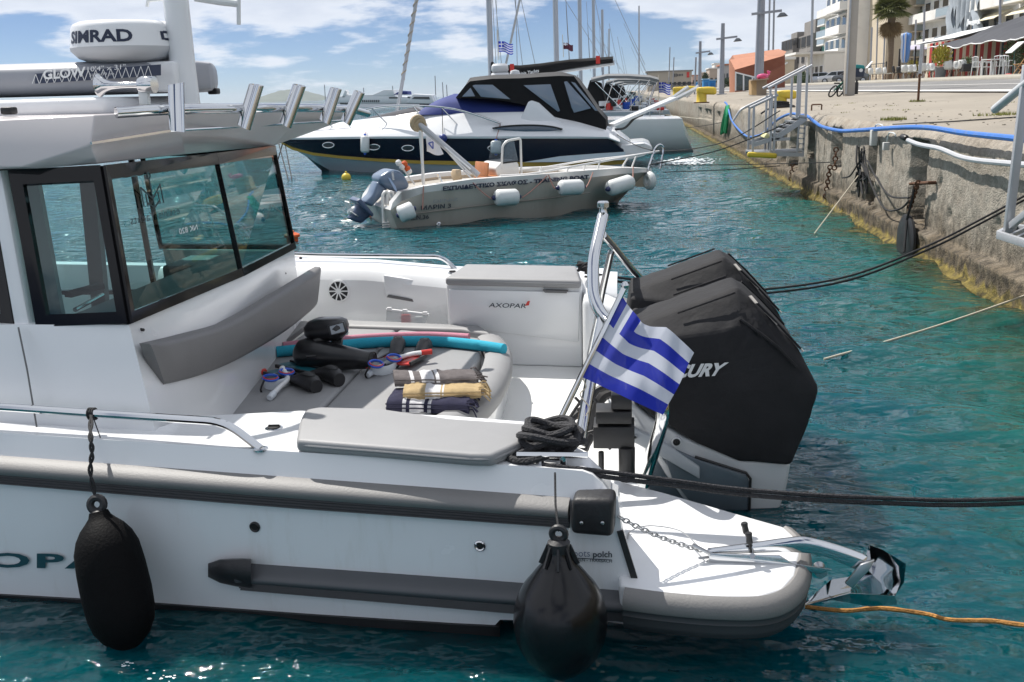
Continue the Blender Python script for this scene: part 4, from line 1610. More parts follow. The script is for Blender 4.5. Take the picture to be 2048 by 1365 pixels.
    pn = [s(1318, 886, .012), s(1390, 918, .008), s(1493, 951, .008), s(1499, 965, .008), s(1497, 1040, .03), s(1400, 1030, .03), s(1345, 960, .016)]
    mb.prism(pn, (0, .03, 0))
    mb.build('side_panel', GREYP, t, bevel=.006)
    mb = MB()
    mb.tube([s(1390, 914, .006), s(1492, 946, .004), s(1501, 958, .004), s(1498, 1045, .03)], .006, 6)
    mb.build('panel_seal', BLACK, t)
    bt = MB()
    p = s(1353, 884, .015)
    bt.lathe([(.022, -.01), (.022, .004), (.016, .006), (.016, .002)], p, (0, -1, 0), 20)
    ring = bt.build('latch_ring', WHP, t)
    m2 = MB(); m2.lathe([(.015, .0), (.015, .006), (.006, .007), (.005, .004)], p, (0, -1, 0), 18)
    m2.build('latch_button', BLACK, ring)
    # swivel bracket arm
    mb = MB()
    arm = [s(1255, 872, -.0), s(1262, 862, 0), s(1275, 862, 0), s(1330, 888, 0), s(1400, 935, 0), s(1400, 960, 0), s(1340, 925, 0), s(1275, 890, 0), s(1260, 884, 0)]
    mb.prism(arm, (0, .10, 0))
    ar = mb.build('swivel_bracket', GALV if False else mat('light_grey_paint', (.42, .45, .48), .3, coat=.3), t, bevel=.008)
    p = s(1269, 874, -.004)
    m2 = MB(); m2.lathe([(.011, 0), (.011, .004), (.007, .005), (.006, 0)], p, (0, -1, 0), 14)
    m2.build('bolt', STEEL, ar)
    # clamp bracket down to the transom and gearcase under water
    mb = MB()
    for dy in (.06, .40):
        mb.prism([V(.08, Y0 + dy, .55), V(.25, Y0 + dy, .42), V(.28, Y0 + dy, -.05), V(.10, Y0 + dy, -.1)], (0, .06, 0))
    mb.build('clamp_bracket', GREYP, t, bevel=.01)
    mb = MB()
    mb.prism([V(.42, yc - .06, .05), V(.66, yc - .06, .05), V(.72, yc - .06, -.45), V(.55, yc - .06, -.6), V(.40, yc - .06, -.45)], (0, .12, 0))
    mb.build('gearcase', BLACK, t, bevel=.02)
    return t
ob1 = outboard('twin outboard nearer the camera, black cover lettered in white, behind the striped flag')
ob2 = dup(ob1, Vector(ob1.location) + V(.0, .60, .03), label='twin outboard farther from the camera, its black cover mostly hidden by the lettered one')

# ------------------------------------------------------------------ flag on its raked staff
FLB = mat('flag_blue', (.006, .018, .36), .75, var=.06)
FLW = mat('flag_white', (.60, .63, .72), .75, var=.03)
for q in (FLB, FLW):
    b_ = q.node_tree.nodes['Principled BSDF']
    tr = q.node_tree.nodes.new('ShaderNodeBsdfTranslucent')
    tr.inputs[0].default_value = (.012, .04, .5, 1) if q is FLB else (.6, .63, .7, 1)
    ts = q.node_tree.nodes.new('ShaderNodeBsdfTransparent')
    m1 = q.node_tree.nodes.new('ShaderNodeMixShader')
    m1.inputs[0].default_value = .35
    m2_ = q.node_tree.nodes.new('ShaderNodeMixShader')
    m2_.inputs[0].default_value = .03
    o_ = q.node_tree.nodes['Material Output']
    L = q.node_tree.links.new
    L(b_.outputs[0], m1.inputs[1]); L(tr.outputs[0], m1.inputs[2])
    L(m1.outputs[0], m2_.inputs[1]); L(ts.outputs[0], m2_.inputs[2])
    L(m2_.outputs[0], o_.inputs[0])
GU = .185
def greek(u, v):
    """u from hoist, v from top; 1 = blue"""
    i = int(min(v, .9999) * 9)
    if u < GU * 2 and i < 5:
        if abs(u - GU) < .04 or i == 2:
            return 0
        return 1
    return 1 if i % 2 == 0 else 0
def flag_cloth(fn, parent, nu=54, nv=36, name='cloth', pat=greek, mats=None):
    mb = MB()
    P = [[fn(i / nu, j / nv) for i in range(nu + 1)] for j in range(nv + 1)]
    vs = [p for r_ in P for p in r_]
    mb.v = [tuple(p) for p in vs]
    for j in range(nv):
        for i in range(nu):
            mb.f.append((j * (nu + 1) + i, j * (nu + 1) + i + 1, (j + 1) * (nu + 1) + i + 1, (j + 1) * (nu + 1) + i))
            mb.m.append(pat((i + .5) / nu, (j + .5) / nv))
    return mb.build(name, mats or [FLW, FLB], parent, recalc=False, sharp=180)
YF = 3.42
st_b, st_t = uz(1104, 872, .55), uy(1250, 574, 3.58)
st_b = V(st_b.x, st_b.y, st_b.z)
flg = thing('stern_flag', 'blue and white striped flag on the raked steel staff at the white boat stern', 'flag', st_b)
mb = MB()
mb.tube([st_b, st_t], .011, 10)
stf = mb.build('staff', CHROME, flg)
mb = MB(); mb.lathe([(.006, -.012), (.013, -.005), (.015, .006), (.009, .017), (.001, .02)], st_t, (0, 0, 1), 14)
mb.build('finial', CHROME, stf)
TL, BL, BR, TR = uy(1243, 590, 3.57), uy(1159, 752, 3.47), uy(1329, 832, 3.33), uy(1388, 706, 3.40)
TM = uy(1262, 640, 3.5)
def fcl(u, v):
    a = lerp(TL, BL, v)
    b_ = lerp(TR, BR, v)
    p = lerp(a, b_, u)
    p += V(-.004, 0, -.045) * math.sin(math.pi * min(u * 1.6, 1)) * (1 - v) ** 1.3 * .9
    p += V(0, 0, .012) * math.sin(math.pi * max(u - .3, 0) / .7) * (1 - v) ** .7
    w_ = .006 * math.sin(u * 9 + v * 2.2) * min(u * 3, 1) + .004 * math.sin(u * 21 - v * 5) * min(u * 2, 1) + .007 * math.sin(v * 7 + u * 4) * u
    fold = .03 * math.exp(-((u - .2) / .07) ** 2) * (1 - v)
    return p + V(.3, -1, .1) * (w_ + fold)
def gathered(u, v):
    """top of the cloth is wrapped round the staff, so its first stripes do not show"""
    v = .335 + .665 * v
    i = int(min(v, .9999) * 9)
    if u < .27 and i < 5:
        return 0 if abs(u - .11) < .035 else 1
    return 1 if i % 2 == 0 else 0
flag_cloth(fcl, flg, 75, 60, pat=gathered)
mb = MB()
mb.tube(catmull([uy(1165, 757, 3.46), uy(1172, 775, 3.45), uy(1160, 790, 3.47), uy(1178, 815, 3.45), uy(1172, 832, 3.46)], 5), .0025, 5)
mb.build('lashing', ROPEW, flg)

# ------------------------------------------------------------------ fenders
fo = un(215, 1150, .13)
f1 = thing('fender', 'long black cylindrical fender hanging on a twisted cord from the near handrail', 'fender', un(262, 1312, .19))
top, bot = un(190, 992, .12), un(263, 1315, .25)
ax = (top - bot)
Ln = ax.length
ax.normalize()
FEND = mat('black_fender_vinyl', (.004, .004, .0045), .75, var=.25, vs=4, bump=.25, bs=120, rvar=.1, spec=.12)
mb = MB()
prof = [(.001, 0), (.028, .0), (.032, .03), (.048, .05), (.075, .075), (.098, .12), (.108, .17), (.112, .24), (.110, .34), (.104, .42), (.090, .465), (.07, .50), (.048, .525), (.036, .54), (.030, .56)]
k_ = Ln / .62
mb.lathe([(r * 1.0, h * k_) for r, h in prof], bot, ax, 32)
mb.build('body', FEND, f1, sharp=60)
mb = MB()
up = bot + ax * .555 * k_
xd = V(1, .08, 0)
xd = (xd - ax * xd.dot(ax)).normalized()
mb.torus(up + ax * .028, .023, .013, xd.cross(ax), 18, 8)
mb.lathe([(.034, -.02), (.030, .0), (.018, .01)], up, ax, 16)
mb.build('eye', RUB, f1)
tie = pp  # handrail path
hr = uy(183, 826, yk + .095)
mb = MB()
e_ = up + ax * .045
mids = [hr, un(181, 868, .05), un(184, 905, .08), un(181, 945, .10), e_]
for ph in (0, math.pi):
    P = catmull(mids, 10)
    mb.tube([p + V(math.cos(i * .55 + ph), .3 * math.sin(i * .55 + ph), 0) * .0055 for i, p in enumerate(P)], .0045, 6)
for dx in (-.006, .003, .011):
    mb.torus(hr + V(dx, 0, -.004), .019, .0045, (1, 0, .1), 16, 6)
mb.tube([hr, hr + V(.05, -.05, -.075)], .002, 5)
mb.build('cord', ROPEB, f1)

bc_ = un(1120, 1212, .26)
bc_.z = .222
f2 = thing('buoy_fender', 'round shiny black inflated buoy fender hanging at the stern quarter', 'fender', V(bc_.x, bc_.y, -.04))
mb = MB()
Rb = .141
tpz = uy(1111, 1082, bc_.y).z
prof = [(.001, -Rb * 1.12), (.022, -Rb * 1.12), (.03, -Rb * 1.06), (.062, -Rb * .95)]
for i in range(3, 15):
    a = -math.pi / 2 + math.pi * i / 18
    prof.append((Rb * math.cos(a), Rb * 1.04 * math.sin(a)))
prof += [(.074, Rb * .93), (.058, Rb * 1.05), (.045, Rb * 1.16), (.036, Rb * 1.27), (.031, Rb * 1.37), (.030, Rb * 1.50)]
mb.lathe([(r, h * 1.2) for r, h in prof], bc_, (0, 0, 1), 40)
SHB = mat('glossy_black_vinyl', (.005, .005, .006), .2, var=.2, vs=6, spec=.4)
bd = mb.build('body', SHB, f2, sharp=70)
mb = MB()
zt2 = Rb * 1.73
for k in range(8):
    a = 2 * math.pi * k / 8
    d = V(math.cos(a), math.sin(a), 0)
    mb.bar(bc_ + d * .030 + V(0, 0, zt2), bc_ + d * .055 + V(0, 0, Rb * 1.32), .007, .012, up=d)
mb.torus(bc_ + V(0, 0, zt2 + .035), .020, .010, (.1, 1, 0), 16, 8)
mb.lathe([(.033, -.02), (.033, .01), (.02, .02)], bc_ + V(0, 0, zt2), (0, 0, 1), 18)
mb.build('eye', RUB, f2)
mb = MB()
mb.tube([un(1110, 946, .03), un(1111, 1010, .12), bc_ + V(0, 0, zt2 + .045)], .0034, 6)
mb.build('cord', ROPEB, f2)

# ------------------------------------------------------------------ mooring ropes
clz = deckz(1100)
pc = uz(1100, 915, clz)
mb = MB()
random.seed(4)
loops = []
for k in range(9):
    cx_, cy_ = random.uniform(-.02, .02), random.uniform(-.02, .03)
    rx, ry = random.uniform(.05, .105), random.uniform(.03, .075)
    th0 = random.uniform(-.6, .6)
    for i in range(14):
        a = 2 * math.pi * i / 14
        x_, y_ = rx * math.cos(a), ry * math.sin(a)
        loops.append(pc + V(cx_ + x_ * math.cos(th0) - y_ * math.sin(th0), cy_ + .05 + x_ * math.sin(th0) + y_ * math.cos(th0), .014 + .009 * k + .012 * math.sin(a * 2 + k)))
loops += [pc + V(-.11, -.02, .01), pc + V(-.125, -.05, .012), pc + V(-.07, -.075, .014), pc + V(.02, -.045, .03)]
mb.tube(catmull(loops, 3), .0125, 7)
ROPEBR = mat('braided_black_rope', (.026, .026, .03), .75, var=.65, vs=110, bump=1.0, bs=150)
coil = mb.build('rope_coil', ROPEBR, None, label='tangled coil of thick black rope on the cleat beside the grey quarter cushion', cat='rope')
mb = MB()
cl = uz(1105, 928, clz)
mb.tube([cl + V(-.115, 0, .03), cl + V(.115, 0, .03)], .011, 10)
mb.tube([cl + V(-.035, 0, 0), cl + V(-.035, 0, .03)], .012, 8); mb.tube([cl + V(.035, 0, 0), cl + V(.035, 0, .03)], .012, 8)
mb.build('cleat', CHROME, boat)
for nm, off, lab in (('mooring_rope', .0, 'upper strand of the doubled thick black rope running from stern cleat across the platform'), ('mooring_rope', 1.0, 'lower strand of the doubled thick black rope running from stern cleat across the platform')):
    P = []
    for x, y, yy in ((1085, 930, 3.0), (1120, 934, 2.99), (1210, 944, 3.0), (1350, 962, 3.05), (1500, 981, 3.12), (1750, 996, 3.25), (2048, 997, 3.45), (2600, 960, 4.4)):
        P.append(uy(x, y + off * (10 if x > 1120 else 5), yy - .004 * off))
    mb = MB()
    mb.tube(catmull(P, 8), .0082, 8)
    mb.build(nm, ROPEBR, None, label=lab, cat='rope', group='doubled stern line')
for off, lab in ((0, 'upper of two thin black lines sagging from the far quarter to the quay ladder'), (1, 'lower of two thin black lines sagging from the far quarter to the quay ladder')):
    P = [uy(x, y + off * 8, yy) for x, y, yy in ((1170, 546, 6.15), (1240, 556, 6.3), (1400, 577, 6.6), (1530, 579, 6.9), (1700, 552, 7.25), (1860, 490, 7.6), (1960, 440, 7.8), (2075, 378, 8.05))]
    mb = MB(); mb.tube(catmull(P, 8), .0085, 7)
    mb.build('mooring_rope', ROPEB, None, label=lab, cat='rope', group='far quarter lines')
mb = MB()
q = uy(1168, 542, 6.12)
random.seed(9)
mb.tube(catmull([q + V(random.uniform(-.05, .05), random.uniform(-.04, .04), random.uniform(0, .06)) for _ in range(16)], 4), .011, 7)
mb.build('rope_coil', ROPEB, None, label='small knot of black rope on the far quarter cleat', cat='rope')
P = [uz(1648, 719, 0.03)] + [lerp(uz(1648, 719, 0.03), ux(2060, 588, 2.99), t) - V(0, 0, .02 * math.sin(math.pi * t)) for t in (.15, .3, .5, .7, .85)] + [ux(2060, 588, 2.99)]
mb = MB(); mb.tube(catmull(P, 5), .008, 6)
mb.build('mooring_rope', ROPEW, None, label='thin pale rope rising out of the water to the near end of the quay wall', cat='rope')
P = [uz(x, y, z_) for x, y, z_ in ((1610, 1214, .03), (1690, 1222, .035), (1760, 1217, .035), (1850, 1228, .03), (1900, 1240, .035), (1990, 1243, .03), (2080, 1254, .035), (2500, 1290, .03))]
mb = MB(); P = catmull(P, 10); mb.tube(P, [.007 + .0035 * abs(mnoise.noise((p.x * 14, 0, 3))) for p in P], 6)
mb.build('floating_rope', mat('weedy_orange_rope', (.40, .19, .05), .9, var=.6, vs=9, bump=.8, bs=90), None, label='frayed orange brown rope floating at the surface under the anchor', cat='rope')

# ------------------------------------------------------------------ anchor on its roller
AN = thing('anchor', 'polished steel plough anchor stowed on the stern roller over the platform edge', 'anchor', uz(1500, 1120, PZ))
YA = uz(1500, 1120, PZ).y
def an(px, py, dy=0.0):
    return uy(px, py, YA + dy)
MIR = mat('mirror_steel', (.70, .71, .72), .035, 1.0, rvar=.02)
mb = MB()
sh_top = catmull([an(1415, 1098), an(1500, 1087), an(1570, 1077), an(1612, 1075), (an(1680, 1092)), an(1735, 1112)], 4)
sh_bot = catmull([an(1415, 1108), an(1500, 1104), an(1580, 1102), an(1640, 1108), an(1690, 1128), an(1722, 1140)], 4)
rings = []
for a, b_ in zip(sh_top, sh_bot):
    rings.append([a + V(0, -.005, 0), a + V(0, .005, 0), lerp(a, b_, .3) + V(0, .013, 0), b_ + V(0, .013, 0), b_ + V(0, -.013, 0), lerp(a, b_, .3) + V(0, -.013, 0)])
mb.loft(rings)
mb.build('shank', MIR, AN, bevel=.002, sharp=40)
tip = an(1600, 1214, .0)
hl, hr_ = an(1812, 1128, -.05), an(1790, 1192, .0)
ridge_t = an(1738, 1088, .10)
kn = an(1700, 1172, 0.0)
fl_pts = [tip, an(1662, 1160, .0), an(1720, 1150, .0), an(1738, 1090, .0), an(1765, 1100, -.02), hl, an(1808, 1165, -.03), hr_, an(1700, 1186, .0)]
mb = MB()
cz = an(1745, 1150, .085)
th = V(.004, .012, -.006)
n = len(fl_pts)
mb.add(fl_pts + [cz] + [p + th for p in fl_pts] + [cz + th], [(i, (i + 1) % n, n) for i in range(n)] + [(n + 1 + (i + 1) % n, n + 1 + i, 2 * n + 1) for i in range(n)] + [(i, n + 1 + i, n + 1 + (i + 1) % n, (i + 1) % n) for i in range(n)])
mb.build('fluke', MIR, AN, sharp=75)
mb = MB()
low = [tip, an(1700, 1187, .0), hr_, an(1795, 1210, .04), an(1740, 1214, .06), an(1665, 1200, .04)]
mb.prism(low, (0, .008, .002))
mb.build('fluke', MIR, AN, sharp=20)
mb = MB()
mb.prism([an(1690, 1168, -.03), an(1722, 1130, -.03), an(1750, 1120, -.02), an(1740, 1140, -.03), an(1705, 1178, -.035)], (0, .012, 0))
mb.build('fluke_plate', STEEL, AN, bevel=.003)
# roller cheeks and drop-nose pin
mb = MB()
for dy in (-.028, .022):
    mb.prism([an(1418, 1108, dy), an(1560, 1112, dy), an(1585, 1128, dy), an(1665, 1140, dy), an(1640, 1150, dy), an(1585, 1140, dy), an(1418, 1125, dy)], (0, .006, 0))
mb.build('roller_bracket', CHROME, AN, bevel=.002)
mb = MB()
mb.tube([an(1505, 1112, -.05), an(1505, 1112, .05)], .009, 10)
mb.build('roller_pin', STEEL, AN)
mb = MB()
mb.lathe([(.020, -.02), (.014, 0), (.020, .02)], an(1640, 1140), (0, 1, 0), 14)
mb.build('roller', STEEL, AN)
for a, b_ in (((1500, 1100), (1490, 1055)), ((1502, 1105), (1498, 1075))):
    A0, B0 = an(*a, -.03 if a[0] == 1502 else .03), an(*b_, -.03 if a[0] == 1502 else .03)
    d = (B0 - A0).normalized()
    mb = MB(); mb.tube([A0, B0], .005, 6)
    mb.lathe([(.009, -.022), (.011, -.016), (.010, 0), (.012, .012), (.010, .016)], B0, d, 10); mb.build('pin_knob', BLACK, AN)
# chain, each link its own piece
ch = thing('anchor_chain', 'short galvanised chain from the hull side to the anchor shank', 'chain', un(1240, 1036, -.01))
a, b_ = un(1238, 1034, .0), an(1412, 1103)
NLK = 19
def mk_link(i):
    t0 = (i + .5) / NLK
    c = lerp(a, b_, t0) - V(0, 0, .028 * 4 * t0 * (1 - t0) * .5)
    d = (b_ - a).normalized()
    s1 = d.cross(V(0, 1, 0)).normalized()
    s2 = d.cross(s1)
    w_ = (s1 if i % 2 else s2)
    P = []
    for k in range(12):
        an_ = 2 * math.pi * k / 12
        P.append(c + d * (math.cos(an_) * .0135) + w_ * (math.sin(an_) * .0075))
    m2 = MB(); m2.tube(P, .0024, 5, loop=True)
    m2.build('link', GALV, ch)
for i in range(NLK):
    mk_link(i)
mb = MB()
mb.bar(an(1385, 1090, -.02), an(1424, 1110, -.02), .016, .008); mb.bar(an(1385, 1090, .02), an(1424, 1110, .02), .016, .008)
mb.build('swivel', STEEL, AN, bevel=.002)
mb = MB()
mb.tube(catmull([uz(1255, 1078, PZ + .004), uz(1262, 1062, PZ + .01), uz(1300, 1052, PZ + .03), uz(1360, 1062, PZ + .04), an(1395, 1092)], 6), .0022, 5)
mb.build('safety_wire', STEEL, AN)

# ------------------------------------------------------------------ things lying on the sunbed
def bedp(px, py, h=0.0):
    return uz(px, py, BZ + h)
NOOD = mat('blue_foam', (.025, .36, .50), .9, var=.06, vs=30, bump=.35, bs=160)
NOODP = mat('pink_foam', (.52, .22, .29), .9, var=.06, vs=30, bump=.35, bs=160)
for nm, m_, pts, r, lab in (('pool_noodle', NOODP, [(566, 688), (640, 680), (740, 671), (850, 667), (938, 671)], .022, 'pink foam pool noodle lying behind the blue one'),
                           ('pool_noodle', NOOD, [(553, 700), (640, 692), (740, 682), (850, 679), (930, 684), (1008, 695)], .031, 'blue foam pool noodle lying across the sunbed')):
    mb = MB(); mb.tube(catmull([bedp(x, y + 4, r) for x, y in pts], 6), r, 14)
    mb.build(nm, m_, None, label=lab, cat='pool noodle', sharp=60)
# sea scooter
sc = thing('sea_scooter', 'black diving sea scooter with a grey display on its handle pod', 'sea scooter', bedp(670, 722))
SCB = mat('satin_black_plastic', (.013, .013, .015), .3, var=.15, vs=10, coat=.2)
ax0, ax1 = bedp(592, 706, .085), bedp(748, 722, .06)
d = (ax1 - ax0)
Lh = d.length
d.normalize()
mb = MB()
mb.lathe([(.001, -.005), (.04, .0), (.075, .025), (.092, .07), (.088, .13), (.078, .2), (.066, .28), (.055, .36), (.045, Lh - .02), (.036, Lh), (.001, Lh)], ax0, d, 24)
bdy = mb.build('body', SCB, sc, sharp=50)
mb = MB()
for k in range(5):
    mb.torus(ax0 + d * (Lh - .005 - k * .012), .046 - .001 * k, .004, d, 18, 5)
mb.build('nozzle_grille', BLACK, bdy)
hp = bedp(650, 690, .17)
mb = MB()
Lp = [bedp(610, 700, .165), bedp(640, 701, .165), bedp(690, 697, .165), bedp(690, 690, .165), bedp(650, 680, .165), bedp(620, 684, .165)]
p0_ = uy(652, 660, ax0.y + .03)
rx = V(1, -.12, .03).normalized()
ry = V(.12, 1, 0).normalized()
rings = []
for h, sx_, sy_, ox in ((-.05, .085, .05, 0), (-.02, .115, .075, 0), (.02, .118, .08, .004), (.05, .105, .065, .012), (.065, .07, .04, .02)):
    rings.append([p0_ + rx * (sx_ * math.copysign(abs(math.cos(a)) ** .6, math.cos(a)) + ox) + ry * sy_ * math.copysign(abs(math.sin(a)) ** .6, math.sin(a)) + V(0, 0, h) for a in [2 * math.pi * k / 20 for k in range(20)]])
mb.loft(rings)
pod = mb.build('handle_pod', SCB, sc, sharp=60)
mb = MB()
mb.bar(ax0 + d * .1 + V(0, 0, .07), p0_ + V(0, 0, -.045), .09, .05); mb.bar(ax0 + d * .24 + V(0, 0, .05), p0_ + V(.06, 0, -.045), .06, .04)
mb.build('pod_neck', BLACK, sc, bevel=.01)
scr = [uy(655, 652, p0_.y - .082), uy(688, 643, p0_.y - .05), uy(694, 664, p0_.y - .06), uy(660, 673, p0_.y - .088)]
sn = (scr[1] - scr[0]).cross(scr[3] - scr[0]).normalized()
if sn.y > 0: sn = -sn
mb = MB(); mb.prism([p + sn * .004 for p in scr], -sn * .03); dsp = mb.build('display_bezel', SCB, pod, bevel=.004)
mb = MB(); c_ = sum(scr, V(0, 0, 0)) / 4
mb.prism([c_ + (p - c_) * .78 + sn * .0055 for p in scr], -sn * .003); mb.build('screen', mat('grey_display', (.30, .33, .36), .2), dsp)
mb = MB(); mb.bar(bedp(622, 712, .1), bedp(624, 730, .002), .05, .01); mb.build('strap', BLACK, sc)

# fins: foot pocket with an opening plus a ribbed blade
def fin(label, heel, toe, tipp, w, m_, m_b, group, lift=.0):
    h0, t0, e0 = bedp(*heel, lift), bedp(*toe, lift), bedp(*tipp, lift)
    f = thing('swim_fin', label, 'swim fin', h0, group)
    d = (t0 - h0); L_ = d.length; d.normalize()
    s_ = d.cross(V(0, 0, 1)).normalized()
    rings = []
    for q, ww, hh, zc_ in ((0, .72, .07, .03), (.15, .95, .085, .042), (.4, 1.0, .09, .045), (.7, .92, .06, .032), (1.0, .85, .03, .02)):
        c = h0 + d * (L_ * q) + V(0, 0, zc_)
        rings.append([c + s_ * (math.cos(a) * w * ww) + V(0, 0, math.sin(a) * hh * .5) for a in [2 * math.pi * k / 16 for k in range(16)]])
    mb = MB(); mb.loft(rings)
    fp = mb.build('foot_pocket', m_, f, sharp=60)
    mb = MB(); c = h0 + d * L_ * .3 + V(0, 0, .083)
    mb.add([c + d * (math.cos(a) * L_ * .2) + s_ * (math.sin(a) * w * .62) + V(0, 0, -.004 + .006 * abs(math.sin(a))) for a in [2 * math.pi * k / 16 for k in range(16)]], [tuple(range(16))])
    mb.torus(c, .001, .0005, n=4, m=4)
    mb.build('foot_opening', RODT, fp)
    d2 = (e0 - t0); L2 = d2.length; d2.normalize()
    s2 = d2.cross(V(0, 0, 1)).normalized()
    mb = MB()
    b0 = t0 - d2 * .03 + V(0, 0, .015)
    mb.prism([b0 - s2 * w * .9, b0 + s2 * w * .9, b0 + d2 * L2 + s2 * w * 1.15 + V(0, 0, .01), b0 + d2 * (L2 + .02) + V(0, 0, .01), b0 + d2 * L2 - s2 * w * 1.15 + V(0, 0, .01)], (0, 0, .008))
    bl = mb.build('blade', m_b, f, bevel=.002)
    mb = MB()
    for k in (-1, 1):
        mb.bar(b0 + s2 * w * k * .92 + V(0, 0, .008), b0 + d2 * L2 + s2 * w * 1.13 * k + V(0, 0, .018), .012, .018)
    mb.build('blade_rib', m_, bl)
    return f
TEALP = mat('teal_plastic', (.01, .12, .16), .4)
fin('black swim fin with an open foot pocket, the one nearer the camera of its pair', (634, 786), (585, 765), (540, 752), .048, RUB, TEALP, 'black fins on the sunbed')
fin('black swim fin with an open foot pocket, the one tucked behind its pair', (680, 772), (630, 752), (560, 738), .046, RUB, TEALP, 'black fins on the sunbed', .004)
fin('red bladed swim fin with its heel by the blue noodle', (800, 698), (790, 718), (742, 750), .042, RUB, REDP, 'red fins on the sunbed')
fin('red bladed swim fin lying under the snorkel mask by the towels', (856, 702), (835, 722), (800, 742), .04, RUB, REDP, 'red fins on the sunbed', .003)
# masks and snorkels
SKIRT = mat('clear_silicone', (.62, .66, .70), .25)
LENS = glass('mask_lens', (.75, .8, .8), 1.2)
def mask(label, c1, c2, h, group):
    a, b_ = bedp(*c1, h), bedp(*c2, h)
    m_ = thing('diving_mask', label, 'diving mask', V((a.x + b_.x) / 2, (a.y + b_.y) / 2, BZ), group)
    d = (b_ - a).normalized()
    fw = V(-.15, -.75, .62)
    fw = (fw - d * fw.dot(d)).normalized()
    u2 = d.cross(fw)
    for c in (a, b_):
        ring = [c + d * (.040 * math.cos(q)) + u2 * (.033 * math.sin(q)) for q in [2 * math.pi * k / 20 for k in range(20)]]
        m2 = MB(); m2.tube(ring, .007, 6, loop=True); rim = m2.build('lens_rim', BLUEP, m_)
        m2 = MB(); m2.tube([p + fw * .007 for p in ring[3:13]], .0035, 5); m2.build('rim_accent', REDP, rim)
        m2 = MB(); m2.add([p - fw * .002 for p in ring], [tuple(range(20))]); m2.build('lens', LENS, rim)
    m2 = MB()
    cc = (a + b_) / 2
    rings = [[cc - fw * dd + d * (rx_ * math.cos(q)) + u2 * (ry_ * math.sin(q)) for q in [2 * math.pi * k / 20 for k in range(20)]] for dd, rx_, ry_ in ((.006, .084, .036), (.03, .088, .045), (.055, .085, .05))]
    m2.loft(rings, cap=False)
    m2.build('skirt', SKIRT, m_)
    m2 = MB(); m2.tube(catmull([a - d * .045, a - d * .06 - fw * .06, cc - fw * .12, b_ + d * .06 - fw * .06, b_ + d * .045], 5), .005, 6); m2.build('strap', BLACK, m_)
    return m_
mask('blue and red diving mask by the black fins', (541, 756), (573, 744), .06, 'diving masks on the sunbed')
mask('blue diving mask leaning on the red fins beside the towels', (752, 728), (788, 716), .07, 'diving masks on the sunbed')
def snorkel(label, pts, group, mouth, tip_):
    f = thing('snorkel', label, 'snorkel', bedp(*pts[0][:2]), group)
    P = catmull([bedp(x, y, h) for x, y, h in pts], 6)
    m2 = MB(); m2.tube(P, .0125, 10); m2.build('tube', WPLAS, f)
    m2 = MB(); m2.tube([P[-1], P[-1] + (P[-1] - P[-3]).normalized() * .06], [.014, .016], 10); m2.build('top_cap', tip_, f)
    m2 = MB(); m2.lathe([(.016, -.02), (.018, .0), (.016, .035), (.012, .04)], P[0], (P[0] - P[2]).normalized(), 12); m2.build('purge_valve', SKIRT, f)
    return f
snorkel('white snorkel bent in front of the mask by the black fins', [(545, 790, .02), (558, 776, .03), (575, 760, .035), (571, 748, .05)], 'snorkels on the sunbed', None, WPLAS)
snorkel('white snorkel with a red tip lying over the red fins', [(742, 746, .02), (760, 733, .03), (785, 720, .05), (822, 709, .06), (842, 706, .06)], 'snorkels on the sunbed', None, REDP)
m2 = MB(); m2.tube([bedp(512, 749, .02), bedp(530, 742, .02)], [.018, .014], 10)
m2.build('snorkel_tip', REDP, None, label='orange red snorkel tip sticking out beside the mask by the black fins', cat='snorkel')
# towels
def towel(label, c, h0, th, cols, stripes, seed, fringe=True):
    """c: bl br tr tl pixel corners on the bed; folded pad with stripes across its length"""
    P = [bedp(*q, h0) for q in c]
    base = tag(thing('towel', label, 'towel', P[0], 'towels on the sunbed'))
    mb = MB()
    nu = 46
    rings = []
    for i in range(nu + 1):
        u = i / nu
        a, b_ = lerp(P[0], P[1], u), lerp(P[3], P[2], u)
        wob = .006 * mnoise.noise((u * 5, seed, 1)) + .004 * mnoise.noise((u * 17, seed, 2))
        e = th * (.86 + .2 * mnoise.noise((u * 3, seed, 5)))
        n_ = 16
        ring = []
        for k in range(n_ + 1):
            v = k / n_
            zf = e * (1 - (abs(2 * v - 1)) ** 5) ** .5
            ring.append(lerp(a, b_, v) + V(0, 0, zf + wob + .005 * mnoise.noise((u * 8, v * 7, seed))))
        ring += [lerp(a, b_, v) + V(0, 0, -.002) for v in (.9, .5, .1)]
        rings.append(ring)
    o_ = MB()
    o_.loft(rings, cap=True)
    n = len(rings[0])
    for fi in range(nu * n):
        u = (fi // n + .5) / nu
        mi = 0
        for (s0, s1, q) in stripes:
            if s0 < u < s1:
                mi = q
        o_.m[fi] = mi
    ob = o_.build('folded_cloth', cols, base, sharp=70)
    # loose fold edge on the front
    mb = MB()
    for lv in (.33, .66):
        mb.tube([lerp(P[0], P[1], u) + V(0, -.001, th * lv + .004 * mnoise.noise((u * 6, seed, lv))) for u in [i / 14 for i in range(15)]], .0035, 5)
    mb.build('fold_edge', cols[0], ob)
    if fringe:
        random.seed(seed)
        for k in range(20):
            v = random.random()
            q = lerp(P[1], P[2], v) + V(-.01, 0, random.uniform(.1, .95) * th)
            dd = (P[1] - P[0]).normalized()
            m2 = MB()
            m2.tube(catmull([q, q + dd * .025 + V(0, random.uniform(-.02, .02), .004), q + dd * .05 + V(0, random.uniform(-.03, .03), random.uniform(-.045, -.005))], 3), [.0035] * 7, 4)
            m2.build('fringe', cols[0], ob)
    return base
TNV = mat('navy_towel', (.022, .022, .055), .95, var=.2, vs=30, bump=.6, bs=400)
TBG = mat('sand_towel', (.46, .34, .18), .95, var=.12, vs=30, bump=.6, bs=400)
